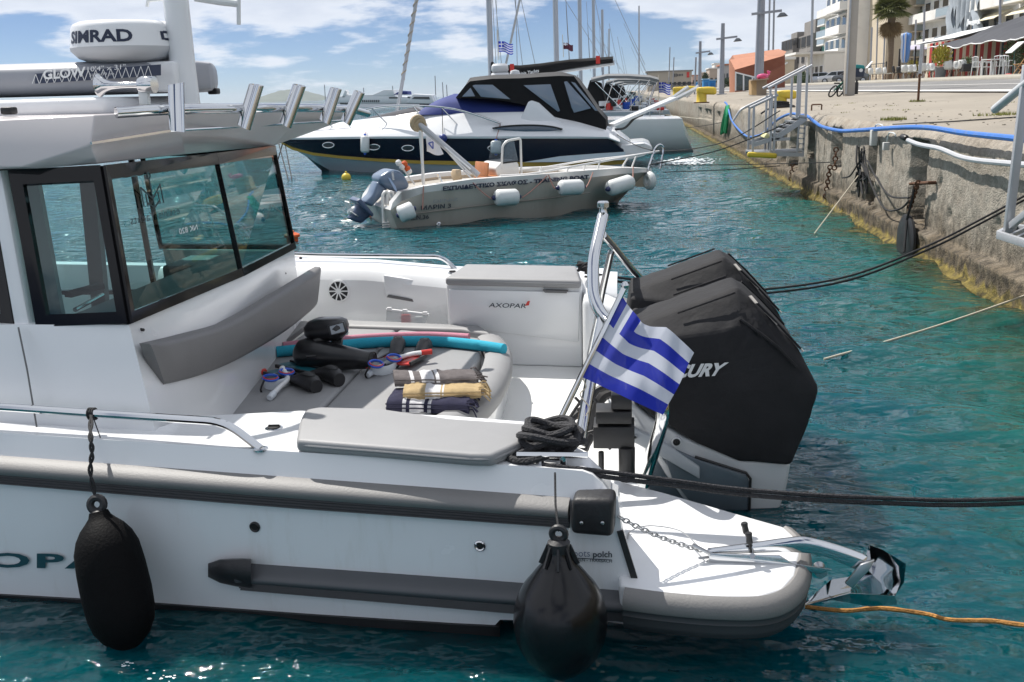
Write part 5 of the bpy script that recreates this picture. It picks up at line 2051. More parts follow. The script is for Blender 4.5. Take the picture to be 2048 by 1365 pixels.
TGR = mat('grey_towel', (.13, .115, .115), .95, var=.2, vs=30, bump=.6, bs=400)
TWH = mat('white_towel', (.66, .66, .68), .95, var=.06, vs=30, bump=.6, bs=400)
towel('navy towel with white stripes and fringe, lowest and nearest of the folded towels', [(772, 824), (938, 828), (944, 800), (796, 790)], .0, .058, [TNV, TWH], [(.20, .24, 1), (.28, .46, 1), (.50, .54, 1)], 3)
towel('sand coloured towel with a white band, folded between the navy and grey ones', [(806, 800), (962, 796), (964, 776), (812, 776)], .045, .042, [TBG, TWH], [(.31, .48, 1), (.28, .295, 1), (.5, .515, 1)], 8)
towel('charcoal grey towel with pale stripes, topmost and farthest of the folded towels', [(790, 774), (958, 772), (944, 752), (786, 752)], .065, .048, [TGR, TWH], [(.20, .23, 1), (.32, .47, 1), (.51, .54, 1)], 15)
# clear case at the far coaming
CLR = glass('clear_plastic', (.86, .88, .88), .9, .1, haze=(.75, .76, .77), hz=.35)
cz0 = uy(814, 640, 6.16)
cs_ = thing('plastic_case', 'clear plastic case with red and white contents standing against the far coaming', 'case', V(cz0.x, 6.16, BZ + .02))
mb = MB(); mb.hexa([uy(772, 642, 6.10), uy(850, 648, 6.10), uy(850, 648, 6.18), uy(772, 642, 6.18), uy(773, 621, 6.12), uy(857, 630, 6.12), uy(857, 630, 6.19), uy(773, 621, 6.19)])
mb.build('box', CLR, cs_)
mb = MB(); mb.bar(uy(772, 620, 6.13), uy(858, 630, 6.13), .02, .018)
for x, y in ((779, 618), (810, 622), (850, 627)): mb.box(uy(x, y, 6.11), (.03, .02, .02))
mb.build('case_lid', WPLAS, cs_, bevel=.003)
mb = MB(); mb.box(uy(812, 637, 6.15), (.06, .03, .05)); mb.build('contents', REDP, cs_, bevel=.004)
mb = MB(); mb.box(uy(838, 641, 6.15), (.05, .03, .05)); mb.build('contents', WPLAS, cs_, bevel=.004)
# inflatable board on the roof
BY = 4.35
pb = thing('paddle_board', 'grey inflatable paddle board lying on the cabin roof', 'paddle board', uy(100, 215, BY))
mb = MB()
GREYB = mat('board_grey', (.30, .31, .34), .45, var=.05)
zt1 = lambda x: lerp(uy(0, 132, BY).z, uy(330, 116, BY).z, (x - 0) / 330)
a0, a1 = uy(-420, 172, BY), uy(345, 150, BY)
rings = []
for i in range(25):
    u = i / 24
    c = lerp(a0, a1, u)
    hw = .40 * math.sqrt(max(1 - max(0, (u - .8) / .2) ** 2.2, .0)) + .02
    hh = .075 * (1 if u < .97 else .8)
    cy = BY + .42
    ring = []
    for k in range(20):
        an_ = 2 * math.pi * k / 20
        ring.append(V(c.x, cy + math.copysign(abs(math.cos(an_)) ** .35, math.cos(an_)) * hw, c.z + math.copysign(abs(math.sin(an_)) ** .7, math.sin(an_)) * hh))
    rings.append(ring)
mb.loft(rings)
mb.build('board', GREYB, pb, sharp=60)
def bside(px, py):
    return uy(px, py, BY - .012)
mb = MB()
PAT = mat('navy_board_print', (.03, .04, .075), .45)
for i in range(60):
    u0, u1 = 70 + i * 4.2, 70 + (i + 1) * 4.2
    def yb2(x, v): return lerp(lerp(148, 130, (x - 70) / 240), lerp(168, 152, (x - 70) / 240), v)
    mb.add([bside(u0, yb2(u0, 1)), bside(u1, yb2(u1, 1)), bside(u1, yb2(u1, 0)), bside(u0, yb2(u0, 0))], [(0, 1, 2, 3)])
mb.build('side_print', PAT, pb, smooth=False)
def bq(x0, x1, yb0, h, sl=-.075):
    return lambda u, v: bside(lerp(x0, x1, u), yb0 + sl * lerp(0, x1 - x0, u) - h * v) + V(0, -.004, 0)
text('GLOW', bq(87, 172, 160, 20), WPLAS, pb, bold=.03)
text('10\'4" x 31"', bq(176, 252, 144, 10), WPLAS, pb)
text('315 x 79 cm', bq(180, 229, 154, 6), WPLAS, pb)
mb = MB()
for i in range(16):
    x = 72 + i * 15
    for dx in (7, -7):
        A0, B0 = bside(x, 148 - (x - 70) * .075 + 1), bside(x + dx, 168 - (x - 70) * .066)
        mb.bar(A0 + V(0, -.002, 0), B0 + V(0, -.002, 0), .0025, .001, up=(0, 1, 0))
mb.build('side_print', WPLAS, pb)

# ------------------------------------------------------------------ open training boat
TP0, TN = V(-3.09, 13.30, 0), V(.501, -.865, 0)
TU = V(.865, .501, 0)
def tn(px, py, off=0.0):
    return upl(px, py, TP0 + TN * off, TN)
tb = thing('training_boat', 'beige open training boat with centre console, seen broadside between the two motor boats', 'boat', (-1.6, 14.6, 0))
SHELL = mat('beige_hull_gelcoat', (.45, .42, .37), .35, coat=.2, var=.05, vs=2, dirt=(.28, .25, .20), ds=3, damt=.4, streak=(1, 1, .3))
TWG = mat('training_boat_white', (.72, .71, .69), .35, coat=.2, var=.03)
secs = [((785, 406), (781, 421), (796, 462)), ((803, 384), (803, 403), (806, 462)), ((848, 373), (848, 386), (848, 459)), ((944, 359), (944, 373), (944, 453)), ((1040, 352), (1040, 367), (1040, 443)), ((1108, 347), (1108, 362), (1122, 433)), ((1180, 341), (1184, 355), (1170, 426)), ((1245, 336), (1248, 348), (1200, 420)), ((1300, 337), (1300, 345), (1222, 408))]
BEAM = [1.5, 1.55, 1.62, 1.66, 1.66, 1.55, 1.25, .75, .12]
def half_off(i):
    return (BEAM[i] - 1.6) / 2
mb = MB()
R1, R2 = [], []
for i, (g, m_, w) in enumerate(secs):
    o_ = half_off(i)
    G, M_, Wl = tn(*g, o_ + .05), tn(*m_, o_ + .03), tn(*w, o_ - .06 - (.10 if i > 5 else 0))
    cen = V(0, 0, 0)
    back = TN * -BEAM[i]
    kz = V(0, 0, -.25 if i < 7 else -.05)
    R1.append([M_, Wl, Wl + kz - TN * .2, Wl + kz + back + TN * .2, Wl + back, M_ + back])
    R2.append([M_, G, G - TN * .16, G - TN * .17 + V(0, 0, -.06), G + back + TN * .17 + V(0, 0, -.06), G + back + TN * .16, G + back, M_ + back])
mb.loft(R1, cap=True)
thull = mb.build('hull', SHELL, tb, sharp=40)
mb = MB()
n = len(R2[0])
vs = [p for r_ in R2 for p in r_]
fs = []
for i in range(len(R2) - 1):
    for j in (0, 1, 2, 4, 5, 6):
        fs.append((i * n + j, i * n + j + 1, (i + 1) * n + j + 1, (i + 1) * n + j))
fs.append((8, 9, 10, 11, 12, 13, 14, 15))
fs.append(tuple(range(8)))
mb.add(vs, fs)
tgun = mb.build('gunwale', TWG, tb, sharp=35)
# sole, fore deck and inner sides
mb = MB()
fl = [R2[i][3] + V(0, 0, -.20) for i in range(1, 8)] + [R2[i][4] + V(0, 0, -.20) for i in range(7, 0, -1)]
mb.prism(fl, (0, 0, -.05))
mb.build('sole', TWG, tb)
mb = MB()
for sd_ in (3, 4):
    L_ = [[R2[i][sd_], R2[i][sd_] + V(0, 0, -.24)] for i in range(1, 9)]
    k0 = len(mb.v)
    mb.add([p for q in L_ for p in q], [(2 * i, 2 * i + 1, 2 * i + 3, 2 * i + 2) for i in range(7)])
mb.build('inner_side', mat('tan_inner_side', (.52, .42, .31), .5, var=.06), tb)
mb = MB()
mb.prism([R2[6][3] + V(0, 0, .02), R2[7][3] + V(0, 0, .02), R2[8][3], R2[8][4], R2[7][4] + V(0, 0, .02), R2[6][4] + V(0, 0, .02)], (0, 0, -.04))
mb.build('foredeck', TWG, tb, bevel=.01)
# console, windscreen, steering wheel, seat, chair
cb = tn(1022, 358, -.75)
def tl(px, py, off=-.75):
    return tn(px, py, off)
mb = MB()
co = [tl(996, 358, -.45), tl(1040, 355, -.45), tl(1038, 330, -.45), tl(1034, 322, -.45), tl(1000, 326, -.45), tl(990, 338, -.45)]
mb.prism(co, TN * -.6)
con = mb.build('console', TWG, tb, bevel=.02, seg=2)
mb = MB()
mb.prism([tl(1006, 328, -.445), tl(1037, 324, -.445), tl(1037, 321, -.445), tl(1006, 325, -.445)], TN * -.61)
mb.build('console_trim', BLACK, con)
scr_ = [tl(1006, 325, -.47), tl(1036, 321, -.47), tl(1028, 281, -.47), tl(1013, 287, -.47)]
mb = MB()
mb.add(scr_, [(0, 1, 2, 3)]); mb.add([p - TN * .56 for p in scr_], [(0, 1, 2, 3)])
mb.add([scr_[1], scr_[1] - TN * .56, scr_[2] - TN * .56, scr_[2]], [(0, 1, 2, 3)])
mb.build('windscreen', glass('boat_windscreen', (.62, .70, .76), 1.2, haze=(.3, .36, .42), hz=.25), con, smooth=False)
for o_ in (-.46, -1.04):
    mb = MB(); mb.tube(fillet([tl(1003, 338, o_), tl(1005, 292, o_), tl(1014, 282, o_), tl(1041, 277, o_), tl(1043, 352, o_)], .04, 4), .018, 8)
    mb.build('console_rail', TWG, con)
mb = MB(); mb.torus(tl(993, 348, -.7), .14, .016, (TU + V(0, 0, .5)), 20, 6)
for k in range(3):
    a = k * 2.1
    mb.bar(tl(993, 348, -.7), tl(993, 348, -.7) + TN * math.cos(a) * .14 + V(0, 0, math.sin(a) * .13), .02, .01)
mb.build('steering_wheel', BLACK, tb)
mb = MB()
mb.prism([tl(973, 362, -.4), tl(998, 360, -.4), tl(998, 352, -.4), tl(973, 354, -.4)], TN * -.5)
mb.prism([tl(973, 354, -.4), tl(977, 354, -.4), tl(979, 326, -.4), tl(976, 326, -.4)], TN * -.5)
mb.build('helm_seat', mat('orange_wood', (.42, .16, .06), .5, var=.2, vs=12), tb, bevel=.01)
mb = MB()
rings = []
for (x, y, w_, h_) in ((918, 368, .10, .05), (914, 358, .16, .05), (912, 348, .17, .05), (913, 340, .12, .05)):
    c = tl(x, y, -.5)
    rings.append([c + TU * (math.cos(a) * .05) + TN * (math.sin(a) * w_) for a in [2 * math.pi * k / 14 for k in range(14)]])
mb.loft(rings)
mb.build('folding_seat', mat('tan_seat', (.50, .38, .24), .6, var=.06), tb, sharp=60)
# rails, bow ladder, stern fittings
mb = MB()
for o_, pts in ((-.05, [(1000, 352), (1060, 348), (1160, 331), (1260, 313), (1318, 303)]), (-1.3, [(1020, 342), (1090, 335), (1170, 322), (1260, 312), (1318, 303)])):
    m2 = MB(); m2.tube(catmull([tl(x, y, lerp(o_, -.72, max(0, (x - 1100) / 218) ** 1.5)) for x, y in pts], 5), .016, 8)
    m2.build('bow_rail', TWG, tb)
for x0, y0, x1, y1, o_ in ((1075, 357, 1083, 334, -.1), (1130, 353, 1137, 336, -.12), (1165, 349, 1171, 330, -.2), (1193, 348, 1200, 322, -.25), (1245, 333, 1258, 313, -.5), (1264, 334, 1273, 311, -.6)):
    m2 = MB(); m2.tube([tl(x0, y0, o_), tl(x1, y1, o_)], .013, 6); m2.build('rail_post', TWG, tb)
for o_ in (-.65, -.95):
    m2 = MB(); m2.tube(fillet([tl(1296, 340, o_), tl(1310, 296, o_), tl(1319, 288, o_), tl(1328, 294, o_), tl(1320, 338, o_)], .05, 5), .017, 8)
    m2.build('ladder_rail', CHROME, tb)
for q in range(3):
    m2 = MB(); m2.tube([tl(1301 + q * 4, 330 - q * 12, -.65), tl(1301 + q * 4, 330 - q * 12, -.95)], .013, 6); m2.build('ladder_rung', CHROME, tb)
for x in (767, 777):
    m2 = MB(); m2.tube(fillet([tl(x, 446, -.35), tl(x - 2, 388, -.35), tl(x + 6, 382, -.35), tl(x + 14, 398, -.35), tl(x + 22, 402, -.35)], .06, 4), .02, 8)
    m2.build('stern_ladder', TWG, tb)
for q in range(3):
    m2 = MB(); m2.tube([tl(765, 446 + q * 5, -.3), tl(792, 444 + q * 5, -.3)], .012, 6); m2.build('ladder_rung', TWG, tb)
m2 = MB(); p = tn(877, 449, .0); m2.lathe([(.035, -.01), (.035, .012), (.02, .02), (.012, .01)], p, TN, 14)
m2.build('drain_fitting', CHROME, tb)
# black rubbing line
mb = MB(); mb.tube([tn(800, 432, .02), tn(944, 414, .05), tn(1108, 396, .02), tn(1180, 386, -.06)], .008, 5); mb.build('hull_groove', mat('groove_grey', (.22, .2, .17), .6), tb)
# tilted boom with its cords and stern poles
mb = MB(); A_, B_ = tl(836, 247, -.8), tl(957, 351, -.35)
mb.tube([A_, B_], .045, 10)
bm_ = mb.build('folded_mast', ALU, tb)
mb = MB()
for k in range(3):
    mb.tube([A_ + V(0, 0, -.03 * k) + TU * .06 * k, B_ + V(0, 0, .09 - .06 * k) - TU * .12], .014, 6)
mb.build('stay', WTXT, bm_)
mb = MB(); mb.torus(A_, .08, .045, TN, 16, 7); mb.torus(A_ + V(.03, 0, -.03), .06, .04, TN, 16, 7); mb.build('wrapped_line', ROPET, bm_)
for x0, y0, x1, y1, o_ in ((848, 374, 840, 262, -.35), (846, 366, 843, 262, -1.0)):
    m2 = MB(); m2.tube([tl(x0, y0, o_), tl(x1, y1, o_)], .022, 8); m2.build('mast_strut', TWG, tb)
m2 = MB(); m2.tube([tl(886, 372, -.4), tl(875, 347, -.4)], .018, 6); m2.build('rod_tube', CHROME, tb)
m2 = MB(); m2.tube([tl(829, 369, -.5), tl(796, 325, -.5)], .014, 6)
pole = m2.build('lamp_pole', TWG, tb)
for x, y, q in ((797, 326, TWG), (809, 328, ORANGE), (815, 338, ORANGE), (804, 334, TWG), (818, 343, TWG)):
    m2 = MB(); m2.ball(tl(x, y, -.5), .045, 10); m2.build('marker_lamp', q, pole)
# lettering
def tfm(x0, y0, x1, y1, h, off=.055):
    def fn(u, v):
        x_ = lerp(x0, x1, u)
        ho = poly_at([(secs[i][0][0], half_off(i)) for i in range(9)], x_)
        return tn(x_, lerp(y0, y1, u) - h * v, off + ho)
    return fn
text('ΕΚΠΑΙΔΕΥΤΙΚΟ ΣΚΑΦΟΣ - TRAINING BOAT', tfm(886, 383, 1178, 359, 10, .062), NAVYTXT, tb, bold=.05)
text('ΜΑΡΙΝ 3', tfm(842, 421, 902, 416, 9, .02), DKTXT, tb, bold=.02)
text('ΑΕΝ.36', tfm(815, 442, 858, 438, 9, .0), DKTXT, tb, bold=.02)
text('DENIZ', tfm(867, 406, 916, 402, 6, .03), mat('faded_lettering', (.30, .31, .32), .5), tb)

def tube_fender(label, a, b, r, m_, group, rope=(), endm=None):
    a, b = Vector(a), Vector(b)
    d = b - a; L_ = d.length; d.normalize()
    f = thing('fender', label, 'fender', lerp(a, b, .5) - V(0, 0, r), group)
    mb = MB()
    mb.lathe([(r * .25, -L_ * .06), (r * .3, 0), (r * .8, L_ * .03), (r, L_ * .12), (r, L_ * .88), (r * .8, L_ * .97), (r * .3, L_), (r * .25, L_ * 1.06)], a, d, 18)
    bd_ = mb.build('body', m_, f, sharp=60)
    for q, s_ in ((a, -1), (b, 1)):
        m2 = MB(); m2.lathe([(r * .34, 0), (r * .3, L_ * .05), (r * .16, L_ * .11)], q + d * s_ * L_ * .02, d * s_, 10); m2.build('end_eye', endm or BLUEP, bd_)
    for p0, p1 in rope:
        m2 = MB(); m2.tube(sag(p0, p1, .02, 6), .009, 5); m2.build('lanyard', ROPER, f)
    return f
ROPER = mat('red_white_cord', (.42, .22, .18), .85, var=.3, vs=90)
FWH = mat('white_fender_vinyl', (.68, .70, .69), .4, var=.05, vs=5, dirt=(.45, .43, .38), ds=4, damt=.5, dlo=.52, dhi=.75)
NAVEND = mat('navy_fender_end', (.015, .025, .09), .4)
grp = 'white fenders along the training boat'
tube_fender('white fender at the beige boat\'s stern corner beside the blue grey outboard', tn(797, 431, .16), tn(828, 418, .2), .115, FWH, grp, [(tn(845, 419, .1), tn(847, 372, .05))], NAVEND)
tube_fender('white fender slung level under the Greek words on the beige boat', tn(990, 396, .2), tn(1036, 394, .2), .115, FWH, grp, [(tn(983, 398, .18), tn(944, 364, .06)), (tn(1044, 396, .18), tn(1094, 352, .06))], NAVEND)
tube_fender('white fender under the English words on the beige boat', tn(1118, 376, .2), tn(1165, 374, .2), .11, FWH, grp, [(tn(1110, 378, .18), tn(1097, 350, .06)), (tn(1172, 376, .15), tn(1186, 345, .0))], NAVEND)
tube_fender('white fender tilted up at the beige boat\'s flared bow', tn(1218, 378, .0), tn(1262, 364, -.2), .12, FWH, grp, [(tn(1266, 362, -.2), tn(1266, 334, -.4))], NAVEND)
rb = thing('ring_fender', 'grey white ring fender hanging from the stem of the beige boat', 'fender', tn(1299, 380, -.6))
mb = MB(); mb.torus(tn(1299, 362, -.6), .09, .06, TU, 20, 10); mb.build('ring', FWH, rb)
mb = MB(); mb.tube([tn(1299, 352, -.6), tn(1297, 343, -.6)], .01, 5); mb.build('lanyard', ROPEB, rb)
# its outboard, tilted clear of the water
tob = thing('outboard_motor', 'blue grey outboard tilted up on the stern of the beige training boat', 'outboard motor', tn(745, 440, -.7))
YB = mat('blue_grey_cowl', (.11, .16, .24), .28, coat=.4, var=.05)
def to(x, y, off):
    return tn(680 + x / 7.186, 290 + y / 7.186, off)
def slab(name, pts, o0, th, m_, par, bev=.02):
    mb = MB(); mb.prism([to(x, y, o0) for x, y in pts], TN * -th)
    return mb.build(name, m_, par, bevel=bev, seg=3, sharp=50)
cw = slab('cowl', [(550, 490), (600, 440), (700, 380), (780, 350), (870, 380), (930, 430), (1000, 560), (1020, 615), (930, 660), (830, 690), (700, 640), (600, 570)], -.48, .46, YB, tob, .07)
text('YAMAHA', lambda u, v: to(lerp(735, 810, v * .3 + u * .25) + 10 * v, lerp(380, 510, u), -.475 + .006), WTXT, cw, bold=.03)
slab('stripe', [(690, 470), (720, 480), (800, 600), (830, 690), (780, 640)], -.472, .01, mat('pale_blue_stripe', (.3, .42, .62), .4), cw, 0)
slab('midsection', [(545, 520), (640, 590), (700, 640), (610, 740), (500, 860), (470, 900), (350, 830), (470, 720)], -.55, .32, YB, tob, .04)
slab('cavitation_plate', [(235, 810), (300, 770), (490, 1000), (470, 1040)], -.50, .42, mat('blue_grey_leg', (.06, .09, .16), .35), tob, .015)
slab('gearcase', [(230, 900), (330, 800), (440, 930), (460, 990), (430, 1040), (310, 1140), (200, 1100), (120, 1060), (180, 1010)], -.62, .18, mat('blue_grey_leg'), tob, .04)
mb = MB()
pc_ = to(170, 955, -.71)
axp = (to(170, 955, -.71) - to(330, 860, -.71)).normalized()
mb.lathe([(.05, -.06), (.045, .04), (.01, .07)], pc_, axp, 12)
for k in range(3):
    a = k * 2.094 + .4
    u_ = axp.orthogonal().normalized(); w_ = axp.cross(u_)
    d_ = u_ * math.cos(a) + w_ * math.sin(a); e_ = axp.cross(d_)
    mb.prism([pc_ + d_ * .04 - e_ * .03 - axp * .02, pc_ + d_ * .12 - e_ * .06 - axp * .03, pc_ + d_ * .17, pc_ + d_ * .12 + e_ * .06 + axp * .03, pc_ + d_ * .04 + e_ * .03 + axp * .02], axp * .012)
mb.build('propeller', FWH, tob)
# small buoys
def ball_buoy(label, px, py, r, m_, neck=True, mat2=None):
    p = uz(px, py, 0.0)
    f = thing('mooring_buoy', label, 'buoy', p)
    mb = MB(); mb.ball(p + V(0, 0, r * .75), r, 18); mb.build('float', m_, f)
    mb = MB(); mb.lathe([(r * .22, 0), (r * .2, r * .35), (r * .1, r * .4)], p + V(0, 0, r * 1.7), (0, 0, 1), 10); mb.build('neck', mat2 or m_, f)
    return f
ball_buoy('small round yellow buoy floating in front of the navy yacht', 693, 363, .105, YELP)
p = uz(585, 485, 0.0)
f = thing('mooring_buoy', 'orange can buoy floating just beyond the cabin window', 'buoy', p)
mb = MB(); mb.lathe([(.07, -.1), (.075, 0), (.075, .06), (.10, .07), (.10, .1), (.05, .125), (.03, .13), (.03, .15), (.001, .155)], p, (0, 0, 1), 20); mb.build('float', ORANGE, f)
p = uz(762, 432, 0.05)
f = thing('mooring_buoy', 'orange buoy tucked under the tilted blue grey outboard', 'buoy', p)
mb = MB(); mb.ball(p + V(0, 0, .05), .15, 16, sc=(1.3, 1, .9)); mb.build('float', ORANGE, f)
# burgee on the strut
fl2 = thing('boat_flag', 'small white pennant with a blue triangle on the beige boat\'s strut', 'flag', tl(848, 300, -1.0))
q0, q1, q2, q3 = tl(851, 272, -1.0), tl(852, 303, -1.0), tl(886, 308, -1.0), tl(876, 280, -1.0)
mb = MB(); mb.grid(lambda u, v: lerp(lerp(q0, q3, u), lerp(q1, q2, u), v) + TN * .04 * math.sin(u * 5 + v * 2) + V(0, 0, -.06 * math.sin(u * 3.1) * u), 12, 8); mb.build('cloth', mat('white_cloth', (.72, .73, .76), .8), fl2)
mb = MB()
for a, b_ in (((857, 287), (866, 284)), ((866, 284), (866, 298)), ((866, 298), (857, 287))):
    mb.bar(tl(*a, -.93), tl(*b_, -.93), .02, .005, up=TN)
mb.build('emblem', mat('faded_blue', (.10, .14, .42), .6), fl2)

# ------------------------------------------------------------------ navy hulled cruiser
YC = 24.8
cr = thing('motor_yacht', 'large motor yacht with navy topsides, gold stripe and black cockpit canopy', 'yacht', (-3, YC, 0))
def cn(px, py, hb=1.7):
    return uy(px, py, YC - hb)
NAVY = mat('navy_hull_gelcoat', (.004, .006, .02), .2, coat=.1, rvar=.05, spec=.3)
PALEB = mat('white_lower_hull', (.60, .68, .74), .3, coat=.2, var=.03)
GOLD = mat('gold_stripe', (.38, .25, .02), .35)
CW = mat('yacht_white', (.74, .75, .76), .22, coat=.4, var=.02)
gx = [555, 580, 620, 680, 760, 860, 960, 1060, 1160, 1215, 1247]
gyy = [277, 279, 279, 278, 277, 277, 277, 277, 277, 277, 300]
hb_ = [.02, .4, .85, 1.2, 1.48, 1.63, 1.7, 1.7, 1.7, 1.68, 1.66]
sy = [279, 296, 307, 314, 320, 325, 327, 329, 328, 326, 324]
sxp = [555, 584, 626, 686, 764, 862, 960, 1060, 1160, 1216, 1252]
wx = [672, 676, 690, 722, 785, 870, 962, 1060, 1160, 1216, 1252]
wy = [349, 350, 351, 352, 351, 349, 347, 346, 345, 344, 343]
hw = [.02, .10, .3, .6, .95, 1.3, 1.45, 1.5, 1.5, 1.5, 1.5]
up_r, lo_r, gd = [], [], []
for i in range(len(gx)):
    G = cn(gx[i], gyy[i], hb_[i]); hs_ = lerp(hb_[i], hw[i], .35)
    Sx = cn(sxp[i], sy[i], hs_)
    Wl = cn(wx[i], wy[i], hw[i])
    m = lambda p: V(p.x, 2 * YC - p.y, p.z)
    Md = lerp(G, Sx, .5) + V(0, -.03, 0)
    up_r.append([G, Md, Sx, m(Sx), m(Md), m(G)])
    lo_r.append([Sx, lerp(Sx, Wl, .5) + V(0, -.02, 0), Wl, Wl + V(0, .25, -.35), m(Wl + V(0, .25, -.35)), m(Wl), m(Sx)])
    gd.append([Sx + V(0, -.012, .045), Sx + V(0, -.014, -.05), Sx + V(0, .05, -.05), Sx + V(0, .05, .045)])
mb = MB(); mb.loft(up_r); ch_ = mb.build('hull', NAVY, cr, sharp=45)
mb = MB(); mb.loft(lo_r); mb.build('lower_hull', PALEB, cr, sharp=45)
mb = MB(); mb.loft(gd); mb.build('hull_stripe', GOLD, cr)
mb = MB()
mb.loft([[lo_r[i][2] + V(0, -.01, .06), lo_r[i][2] + V(0, -.01, -.05), lo_r[i][2] + V(0, .1, -.05), lo_r[i][2] + V(0, .1, .06)] for i in range(len(gx))]); mb.build('boot_stripe', BLACK, cr)
# pale blue sweep near the stern
mb = MB()
sw = [(1047, 325), (1120, 313), (1200, 307), (1250, 304), (1252, 320), (1150, 324)]
mb.prism([cn(x, y, 1.735) for x, y in sw], (0, .02, 0)); mb.build('quarter_sweep', PALEB, cr)
# white moulding, deck and coachroof
topx = [555, 580, 620, 680, 760, 860, 960, 1060, 1106, 1160, 1215, 1240]
edge = [274, 268, 266, 264, 262, 262, 262, 262, 262, 263, 267, 280]
roofy = [274, 262, 255, 247, 237, 228, 226, 224, 234, 246, 262, 280]
rhb = [.01, .2, .45, .7, .95, 1.15, 1.25, 1.3, 1.35, 1.4, 1.45, 1.4]
rings = []
for i in range(len(topx)):
    x = topx[i]
    hb0 = poly_at(list(zip(gx, hb_)), x)
    gy0 = poly_at(list(zip(gx, gyy)), x) if x <= 1215 else 278 + (x - 1215) * .3
    a = cn(x, gy0 + .5, hb0 + .035); b_ = cn(x, lerp(gy0, edge[i], .25), hb0 + .05); e = cn(x, edge[i], hb0 - .06); q = cn(x, lerp(edge[i], roofy[i], .35), lerp(hb0, rhb[i], .45)); r_ = cn(x, roofy[i], rhb[i])
    m = lambda p: V(p.x, 2 * YC - p.y, p.z)
    rings.append([a, b_, e, q, r_, r_ + V(0, rhb[i] * .5, .03), m(r_ + V(0, rhb[i] * .5, -.03) + V(0, 0, .06)), m(r_), m(q), m(e), m(b_), m(a)])
mb = MB(); mb.loft(rings); sup = mb.build('deck_moulding', CW, cr, sharp=40)
# dark foredeck glass strip and side window
mb = MB()
mb.prism([cn(690, 250, .45), cn(830, 228, .6), cn(845, 222, .6), cn(830, 214, .3), cn(700, 244, .3)], (0, .5, .02)); mb.build('foredeck_glass', mat('bronze_glass', (.05, .045, .045), .15), cr)
SGL = mat('blue_grey_window', (.09, .12, .17), .1, spec=.8)
mb = MB()
sw = [(985, 257), (1010, 253), (1040, 251), (1075, 251), (1105, 254), (1125, 259), (1100, 263), (1050, 264), (1010, 261)]
mb.prism([cn(x, y, 1.66) for x, y in sw], (0, .06, 0)); wn = mb.build('side_window', SGL, cr, bevel=.01)
mb = MB(); mb.tube(catmull([cn(x, y, 1.67) for x, y in sw[:6]], 4), .02, 6); mb.build('window_frame', BLACK, wn)
mb = MB()
mb.prism([cn(1056, 204, 1.38), cn(1063, 201, 1.38), cn(1078, 206, 1.38), (cn(1108, 234, 1.42)), cn(1150, 262, 1.5), cn(1060, 262, 1.5), cn(1040, 240, 1.42)], (0, .12, 0)); mb.build('arch_base', CW, sup, bevel=.03)
# portholes
for x, y in ((657, 291), (748, 295), (816, 297), (988, 297)):
    hb0 = poly_at(list(zip(gx, hb_)), x) + .005
    c = cn(x, y, hb0)
    P = [c + V(math.cos(a) * .14, -.012, math.sin(a) * .065) for a in [2 * math.pi * k / 20 for k in range(20)]]
    m2 = MB(); m2.tube(P, .014, 6, loop=True); pr = m2.build('porthole', CHROME, cr)
    m2 = MB(); m2.add([p + V(0, .006, 0) for p in P], [tuple(range(20))]); m2.build('port_glass', DKGLASS, pr)
# sun cover over the screen
CBLUE = mat('royal_blue_canvas', (.010, .028, .18), .75, var=.1, vs=2, bump=.2, bs=14)
ctop_ = [(838, 229), (848, 216), (870, 203), (898, 193), (940, 196), (1000, 205), (1050, 211), (1066, 219)]
rings = []
for x, y in ctop_:
    yb_ = 230 if x < 1000 else 230 - (x - 1000) * .09
    hh = 1.22
    lo_, tp_ = cn(x, yb_, hh), cn(x, y, .85)
    m = lambda p: V(p.x, 2 * YC - p.y, p.z)
    rings.append([lo_, lerp(lo_, tp_, .5) + V(0, -.08, .05), tp_, V(tp_.x, YC, tp_.z + .06), m(tp_), m(lerp(lo_, tp_, .5) + V(0, -.08, .05)), m(lo_)])
mb = MB(); mb.loft(rings); mb.build('screen_cover', CBLUE, cr, sharp=60)
# cockpit canopy with clear windows
CAN = mat('black_canvas', (.011, .011, .012), .85, var=.15, vs=3, spec=.2)
CANT = mat('grey_canvas_top', (.035, .035, .037), .85, var=.15, vs=3)
VIN = glass('clear_vinyl', (.78, .82, .88), 1.6, .08, haze=(.42, .50, .62), hz=.38)
cs_pts = [(912, 196), (930, 172), (937, 163), (985, 160), (1040, 160), (1085, 156), (1118, 152), (1148, 153), (1172, 185), (1196, 222), (1213, 238), (1212, 258), (1204, 262), (1160, 245), (1106, 234), (1066, 215), (1020, 203), (960, 197)]
side = [cn(x, y, 1.34) for x, y in cs_pts]
holes = []
def cside(pts, hb, name, m_, par, th=.012):
    mb = MB(); mb.prism([cn(x, y, hb) for x, y in pts], (0, th, 0)); return mb.build(name, m_, par, bevel=.004)
tops = [cn(x, y, hb) for x, y, hb in ((930, 172, 1.2), (937, 160, 1.0), (985, 152, 1.0), (1090, 146, 1.0), (1118, 150, 1.1), (1148, 152, 1.25))]
mb = MB()
rings = []
for (x, yt, ybm) in ((912, 195, 197), (930, 172, 197), (940, 163, 197), (985, 158, 199), (1040, 157, 208), (1085, 154, 225), (1118, 152, 237), (1148, 153, 242), (1172, 186, 249), (1196, 222, 259), (1212, 240, 263)):
    lo_, hi = cn(x, ybm, 1.34), cn(x, yt, 1.28)
    tp_ = cn(x, yt - (7 if 930 < x < 1130 else 0), .8)
    m = lambda p: V(p.x, 2 * YC - p.y, p.z)
    rings.append([lo_, hi, tp_, V(tp_.x, YC, tp_.z + .03), m(tp_), m(hi), m(lo_)])
mb.loft(rings, mi=0)
for fi, f in enumerate(mb.f[:-2]):
    if fi % 7 in (1, 2, 3, 4):
        mb.m[fi] = 1
